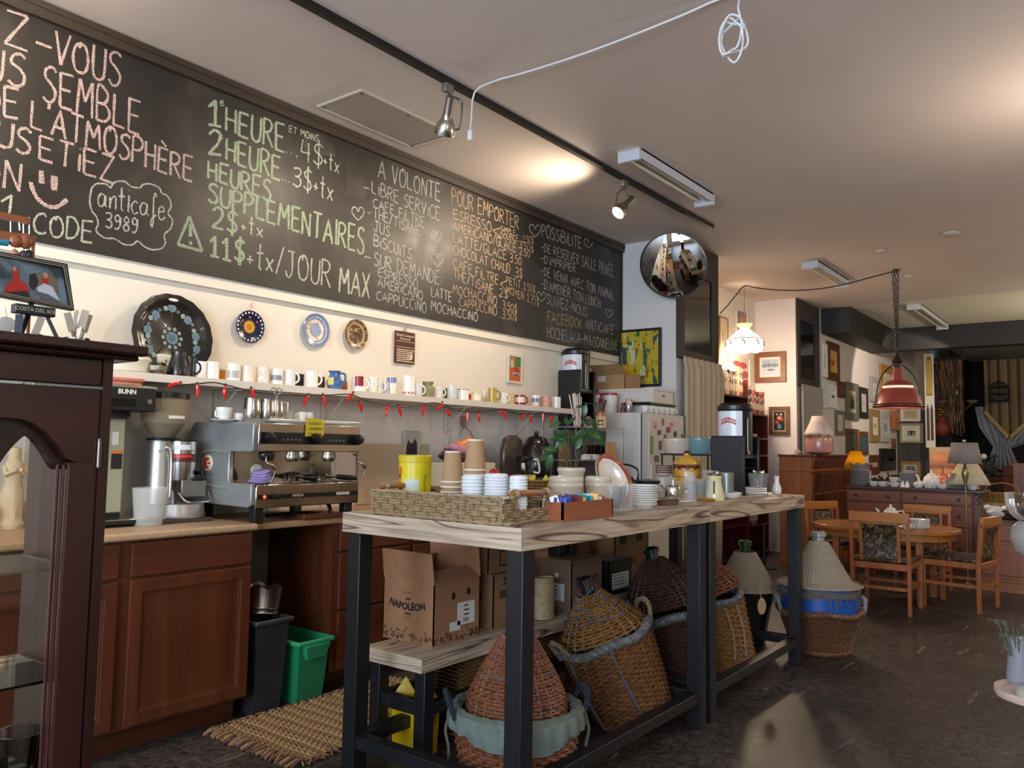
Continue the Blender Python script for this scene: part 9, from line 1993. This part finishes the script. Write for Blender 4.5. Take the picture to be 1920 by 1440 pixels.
M = MB().bb((GX-DC-ox, y_l-oy, .001),(GX-DC+.03-ox, y_l+.03-oy, zt)); M.bb((GX-.03-ox, y_l-oy, .001),(GX-ox, y_l+.03-oy, zt)); M.build('left_post', DW, t, smooth=0)
M = MB().bb((GX-.03-ox, y_l+.03-oy, zr+.004),(GX-.002-ox, ysti-oy, zt)); M.build('frieze', DWY, t, bevel=.003)
M = MB().bb((GX-DC-ox, y_l+.03-oy, .001),(GX-.03-ox, y_r-.02-oy, .25)); M.build('lower_case', DW, t, smooth=0)
# door: outer outline, arched opening traced on the cabinet front
yo0 = y_l+.04; yo1 = ysti-.002; zo1 = zr-.002; zo0 = .27
right_arc = [(0,782),(20,783),(45,786),(64,793),(90,812),(112,838),(126,860),(144,867)]
arcp = P2(right_arc, GX); ymid = arcp[0][0]-.01; yin = onx(130,900, GX).y
R_ = [(min(a, yin+.012), b) for a, b in arcp]; Lm = [(2*ymid-a, b) for a, b in reversed(R_)]
def header(P, y0, y1, zt_):
    """board with the arch cut out of its lower edge"""
    return [(y0, zt_),(y0, P[0][1])]+P+[(y1, P[-1][1]),(y1, zt_)]
arc_full = Lm[:-1]+R_
M = MB().prism(sh2(header(arc_full, yo0, yo1, zo1)), .028,0,0, GX-.03-ox); M.build('door_arch', DWY, t, smooth=0)
zf = R_[-1][1]
M = MB().bb((GX-.03-ox, yin-oy, zo0),(GX-.002-ox, yo1-oy, zf-.0005)); M.build('door_stile', DW, t, smooth=0)
M = MB().bb((GX-.03-ox, yo0-oy, zo0),(GX-.002-ox, 2*ymid-yin-oy, zf-.0005)); M.build('door_stile', DW, t, smooth=0)
M = MB().bb((GX-.03-ox, 2*ymid-yin-oy+.0005, zo0),(GX-.002-ox, yin-oy-.0005,.36)); M.build('door_rail', DWY, t, smooth=0)
# inner arched lining behind, darker, with the cathedral outline
X2 = GX-.045; arc2 = [(48,814),(58,820),(70,833),(82,850),(92,868),(102,880),(114,878)]
A2 = P2(arc2, X2); ym2 = A2[0][0]; y2 = onx(113,900, X2).y; A2 = [(min(a, y2), b) for a, b in A2]; L2 = [(2*ym2-a, b) for a, b in reversed(A2)][:-1]
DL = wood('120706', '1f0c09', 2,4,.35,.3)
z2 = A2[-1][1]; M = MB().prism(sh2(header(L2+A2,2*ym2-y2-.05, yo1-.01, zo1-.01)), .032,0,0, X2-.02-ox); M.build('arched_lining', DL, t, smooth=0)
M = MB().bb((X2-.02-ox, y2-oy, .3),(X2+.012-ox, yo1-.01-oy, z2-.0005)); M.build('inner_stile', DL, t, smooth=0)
for yy in (yin+.002, yin-.006, yin-.014):
    M = MB().tube([(GX-.004-.008*((yin-yy)/.008+1)-ox, yy-oy, .34),(GX-.004-.008*((yin-yy)/.008+1)-ox, yy-oy, R_[-1][1]-.005)], .0035,6); M.build('door_bead', wood('2a100d', '3f1a14', 2,4,.2,.6), t)
M = MB().bb((X2-.018-ox, 2*ym2-y2-.0-oy, .33),(X2-.014-ox, y2+.004-oy, zo1-.02)); M.build('glass_pane', glassm('efe9e2', 1.0), t, smooth=0)
hz = onx(187,850, GX).z; M = MB().cyl((GX+.004-ox, ysti-oy, hz-.028), .005,.056, n=12); M.ball((GX+.004-ox, ysti-oy, hz+.03), .005); M.ball((GX+.004-ox, ysti-oy, hz-.03), .005); M.build('hinge', mat('6a645c', .3,.9), t)
zs = onx(50,1062, GX-.12).z; M = MB().bb((GX-DC+.02-ox, y_l+.03-oy, zs-.006),(GX-.06-ox, y_r-.03-oy, zs)); M.build('glass_shelf', milky('9a9c94', .35), t, smooth=0)
zs2 = onx(50,1250, GX-.2).z; M = MB().bb((GX-DC+.02-ox, y_l+.03-oy, zs2-.006),(GX-.06-ox, y_r-.03-oy, zs2)); M.build('glass_shelf', glassm('dfe6e0', 1.2), t, smooth=0)
q = onx(35,1440, GX-.16); M = MB().lathe([(0,0),(.03,0),(.045,.03),(.055,.1),(.05,.1),(.04,.03),(0,.008)], 14); o = M.build('glass_bowl', glassm('e6eaea', 1.8), loc=(q.x, max(.46, q.y), q.z-.02), ang=10); tag(o, 'cut glass bowl at the bottom of the curio cabinet', 'bowl')
M = MB().bb((GX-DC+.03, y_l+.05,0),(GX-.05, y_r-.04,.01)); o2 = M.build('glass_shelf', glassm('dfe6e0', 1), t, smooth=0); o2.location = (-ox,-oy, q.z-.032)
# framed photo on an easel on top of the cabinet
ZT = zt+.0355; GXP = 2.12
c_tl, c_tr, c_br, c_bl = onx(-40,466, GXP), onx(122,496, GXP), onx(135,583, GXP), onx(-40,550, GXP)
t = thing('photo_frame', 'black framed photo of flamenco dancers on a small easel, on top of the curio cabinet', 'picture',((GXP),(c_tl.y+c_br.y)/2, ZT)); lc = t.location
def q4(pts_, dx): return [(dx, p.y-lc.y, p.z-lc.z) for p in pts_]
O = [c_bl, c_br, c_tr, c_tl]; cen = sum(O, Vector())/4; oy_ = [(p.y-lc.y, p.z-lc.z) for p in O]
def inset(P, k): cy_ = sum(p[0] for p in P)/4; cz_ = sum(p[1] for p in P)/4; return [(p[0]+(k if p[0] < cy_ else -k), p[1]+(k if p[1] < cz_ else -k)) for p in P]
M = MB(); frame_poly(M, oy_, inset(oy_, .010), 0,-.008,.02); M.build('frame', BLACKP(), t, smooth=0); M = MB(); frame_poly(M, inset(oy_, .0035), inset(oy_, .0045), 0,.0122,.0008); frame_poly(M, inset(oy_, .0072), inset(oy_, .0085), 0,.0122,.0008); M.build('silver_line', mat('b8b0a0', .3,.7), t, smooth=0)
I = inset(oy_, .010); M = MB().add([(.004, a, b) for a, b in I],[(0,1,2,3)]); M.add([(-.006, a, b) for a, b in I],[(3,2,1,0)]); M.build('photograph', art(151,['1c222a', '2f3a44', '6a7a84', '3a3228'], 9,1), t, smooth=0)
def ph(px, py): p = onx(px, py, GXP+.004); return (p.y-lc.y, p.z-lc.z)
M = MB()
def blob(L_, m_, d): M.add([(.0045+d, *ph(x, y)) for x, y in L_],[list(range(len(L_)))], m_)
blob([(72,515),(95,512),(108,530),(108,565),(70,555)], 3,.0001)
blob([(14,532),(30,522),(45,528),(55,545),(50,557),(20,560),(5,552)], 0,.0002); blob([(8,548),(50,545),(56,556),(30,562),(4,556)], 4,.0003); blob([(22,505),(33,505),(36,524),(24,526)], 0,.0004); blob([(24,500),(30,500),(31,508),(24,508)], 2,.0005)
blob([(78,522),(88,522),(90,534),(78,535)], 0,.0006); blob([(68,540),(82,531),(98,538),(112,565),(105,572),(78,562)], 1,.0007); blob([(66,545),(90,552),(114,566),(100,570),(80,566)], 5,.0008); blob([(80,512),(88,511),(90,521),(82,522)], 2,.0009); blob([(55,515),(66,512),(72,530),(62,545),(54,535)], 4,.0004)
M.build('dancers',[mat('a01a14', .4), mat('b4b4bc', .4), mat('a87a64', .4), mat('6a5a48', .4), mat('14141c', .4), mat('4a5260', .4)], t, smooth=0)
M = MB(); e0, e1 = ph(25,574), ph(100,592); w_ = e1[0]-e0[0]; M.bb((-.01, e0[0], e0[1]-.014),(.016, e1[0], e0[1]+.006)); M.build('easel_ledge', mat('1a1c22', .4), t, bevel=.002)
text('COSTA DEL SOL', .0115, mat('a89f90', .5), t,(.0165,(e0[0]+e1[0])/2, e0[1]-.004), RXP)
M = MB(); a0, a1 = ph(28,640), ph(112,655); yb0, yb1 = ph(38,590), ph(88,590); M.bar((.0, yb0[0], yb0[1]),(.004, a0[0]+.005,.001), .014,.008); M.bar((.0, yb1[0], yb1[1]),(.004, a1[0]-.002,.001), .009,.006); M.bar((-.01,(yb0[0]+yb1[0])/2, yb1[1]+.02),(-.07,(yb0[0]+yb1[0])/2,.001), .01,.006); M.build('easel_legs', mat('1d2530', .4), t, smooth=0)
# peg rack with hanging charms (hangs from the easel / behind the photo)
KX_ = 1.95
t = thing('charm_hanger', 'wooden peg rail with dangling coloured charms behind the framed photo', 'ornament',(KX_, .5, ZT)); lc = t.location
def pk(px, py): p = onx(px, py, KX_); return (0, p.y-lc.y, p.z-lc.z)
W_ = wood('7a3f22', '9a5a34', 1,8)
M = MB(); a, b = pk(-30,398), pk(52,414); M.bar(a, b, .008,.016); a, b = pk(-10,440), pk(55,448); M.bar(a, b, .01,.02); M.ball(pk(48,452),(.012,.016,.02)); M.ball(pk(30,452),(.012,.018,.016)); M.build('wooden_rail', W_, t)
M = MB(); p = pk(4,455); M.tube([(0, p[1]-.02, p[2]),(0, p[1]+.012, p[2]+.002)], .008,8); M.build('turquoise_charm', mat('2a8aa0', .4), t)
M = MB()
for x in (20,44,55): a, b = pk(x, 408), pk(x, 445); M.tube([a, b], .0012,4)
M.tube([pk(36,415), pk(37,432)], .0015,4); M.build('wires', STEEL(), t)
for (x, y, c_, nm) in ((27,478, 'a8705a', 'copper_charm'),(44,480, '3a3a40', 'grey_charm'),(54,479, '1a1a1e', 'black_charm')): M = MB(); p = pk(x, y); M.ball(p,(.009,.010,.014)); M.tube([p,(0, p[1], p[2]+.04)], .001,4); M.build(nm, mat(c_, .4), t)
M = MB(); p = pk(12,608); M.ball((0, p[1], p[2]+.0),(.004,.022,.018), 0,12); M.tube([(0, p[1], p[2]+.015),(0, p[1]-.005, p[2]+.04)], .0012,4); M.build('clear_charm', milky('a8a8a8', .6), t)
M = MB(); p = pk(60,500); M.bar((0, p[1], .0005),(0, p[1], pk(52,440)[2]), .006,.006); M.bb((-.02, p[1]-.03,.0005),(.02, p[1]+.03,.006)); M.build('stand_post', W_, t, smooth=0)
# ====== RIGHT EDGE
dd = 2.1
def atd(px, py, d): r_ = ray(px, py); return CAM+r_*(d/F)
Cn = atd(1960,1296, dd); zt_ = Cn.z; rT = 84*dd/F
t = thing('side_table', 'round pale stone topped side table at the right edge', 'table',(Cn.x, Cn.y, 0)); M = MB().lathe([(0, zt_-.02),(rT*.97, zt_-.02),(rT, zt_-.012),(rT*.99, zt_),(0, zt_)], 48); M.build('stone_top', art(161,['a48a80', 'c4aa98', 'b0968a', 'cdb6a0'], 6,1), t)
M = MB().lathe([(.02,.02),(.02, zt_-.02)], 16); M.lathe([(0,.001),(.15,.001),(.15,.02),(0,.03)], 32); M.build('pedestal', BLACKM(), t)
V = atd(1914,1296, dd+.06); t = thing('glass_vase', 'pale glass vase with dry grey green stems on the side table', 'vase',(V.x, V.y, zt_)); M = MB().lathe([(0,0),(.03,0),(.034,.02),(.026,.09),(.03,.12),(.027,.12),(.023,.09),(0,.01)], 24); M.build('vase_body', milky('8a8a90', .7), t)
rseed(3); M = MB()
for k in range(16): a_ = rnd()*6.28; e = Vector((.05*cos(a_), .05*sin(a_), .12+.06*rnd())); M.tube([(0,0,.03), tuple(e*.7), tuple(e)], .0015,4); leaf(M, e*.9,.02,(e.x*8, e.y*8,.6),(0,-.6,1)); leaf(M, e*.7,.018,(e.x*8,-e.y*4,.5),(0,-.6,1))
M.build('dry_stems', mat('4e4e3c', .7, ns=60, na=.3), t)
V = atd(1938,1040, dd-.02); t = thing('oil_lamp', 'clear glass lamp with wavy rim and milky globe on a stem at the right edge', 'lamp',(V.x, V.y, zt_+.0005))
hz = atd(1938,1050, dd-.02).z-zt_; k_ = (dd-.02)/F
M = MB().lathe([(0,0),(.05,0),(.05,.012),(.012,.03),(.01, hz-.02),(.02, hz)], 24); M.build('stem', mat('a9a49a', .3), t)
M = MB().lathe([(.012, hz),(30*k_, hz+18*k_),(39*k_, hz+38*k_),(35*k_, hz+58*k_),(22*k_, hz+72*k_)], 32); M.build('milky_globe', milky('8f8a84', .6), t)
M = MB().lathe([(22*k_, hz+72*k_),(36*k_, hz+84*k_),(42*k_, hz+105*k_),(44*k_, hz+124*k_)], 36, fn=lambda a, r, z: (r*(1+.05*sin(6*a)), z)); M.build('wavy_chimney', glassm('eaf0f0', 1.6), t)
# fittings belong to the part that carries them
FIT = {'steam_knob': 'upper_front', 'button_icons': 'upper_front', 'control_strip': 'upper_front', 'power_lamp': 'lower_front', 'power_knob': 'lower_front', 'maker_plate': 'lower_front', 'lower_strip': 'lower_front',
       'control_window': 'top_box', 'indicator_knob': 'top_box', 'spray_head': 'top_box', 'top_rim': 'top_box', 'rivet': 'column', 'warning_label': 'column', 'glass_pane': 'door_arch', 'hinge': 'door_stile', 'door_bead': 'door_stile',
       'red_nameplate': 'doser', 'paper_label': 'doser', 'doser_band': 'doser', 'doser_lid': 'doser', 'hopper_label': 'bean_hopper', 'hopper_lid': 'bean_hopper', 'coffee_beans': 'bean_hopper', 'label_print': 'shipping_label', 'small_drawing': 'white_sleeve',
       'red_banner': 'white_sleeve', 'screw': 'plate', 'binding': 'woven_body', 'rope_edge': 'woven_body', 'door_handle': 'door', 'text_label': 'body', 'orange_prints': 'body', 'blue_print': 'body', 'painted_flowers': 'tray_body', 'sun_face': 'sun_rays'}
for o in list(bpy.data.objects):
    r = o.parent; k = o.name.split('.')[0]
    if r and r.type == 'EMPTY' and k in FIT and not o.children:
        c = [q for q in r.children if q.name.split('.')[0] == FIT[k] and q.location.length < 1e-6 and q.rotation_euler.to_matrix().to_euler().to_quaternion().angle < 1e-4]
        if c: o.parent = c[0]
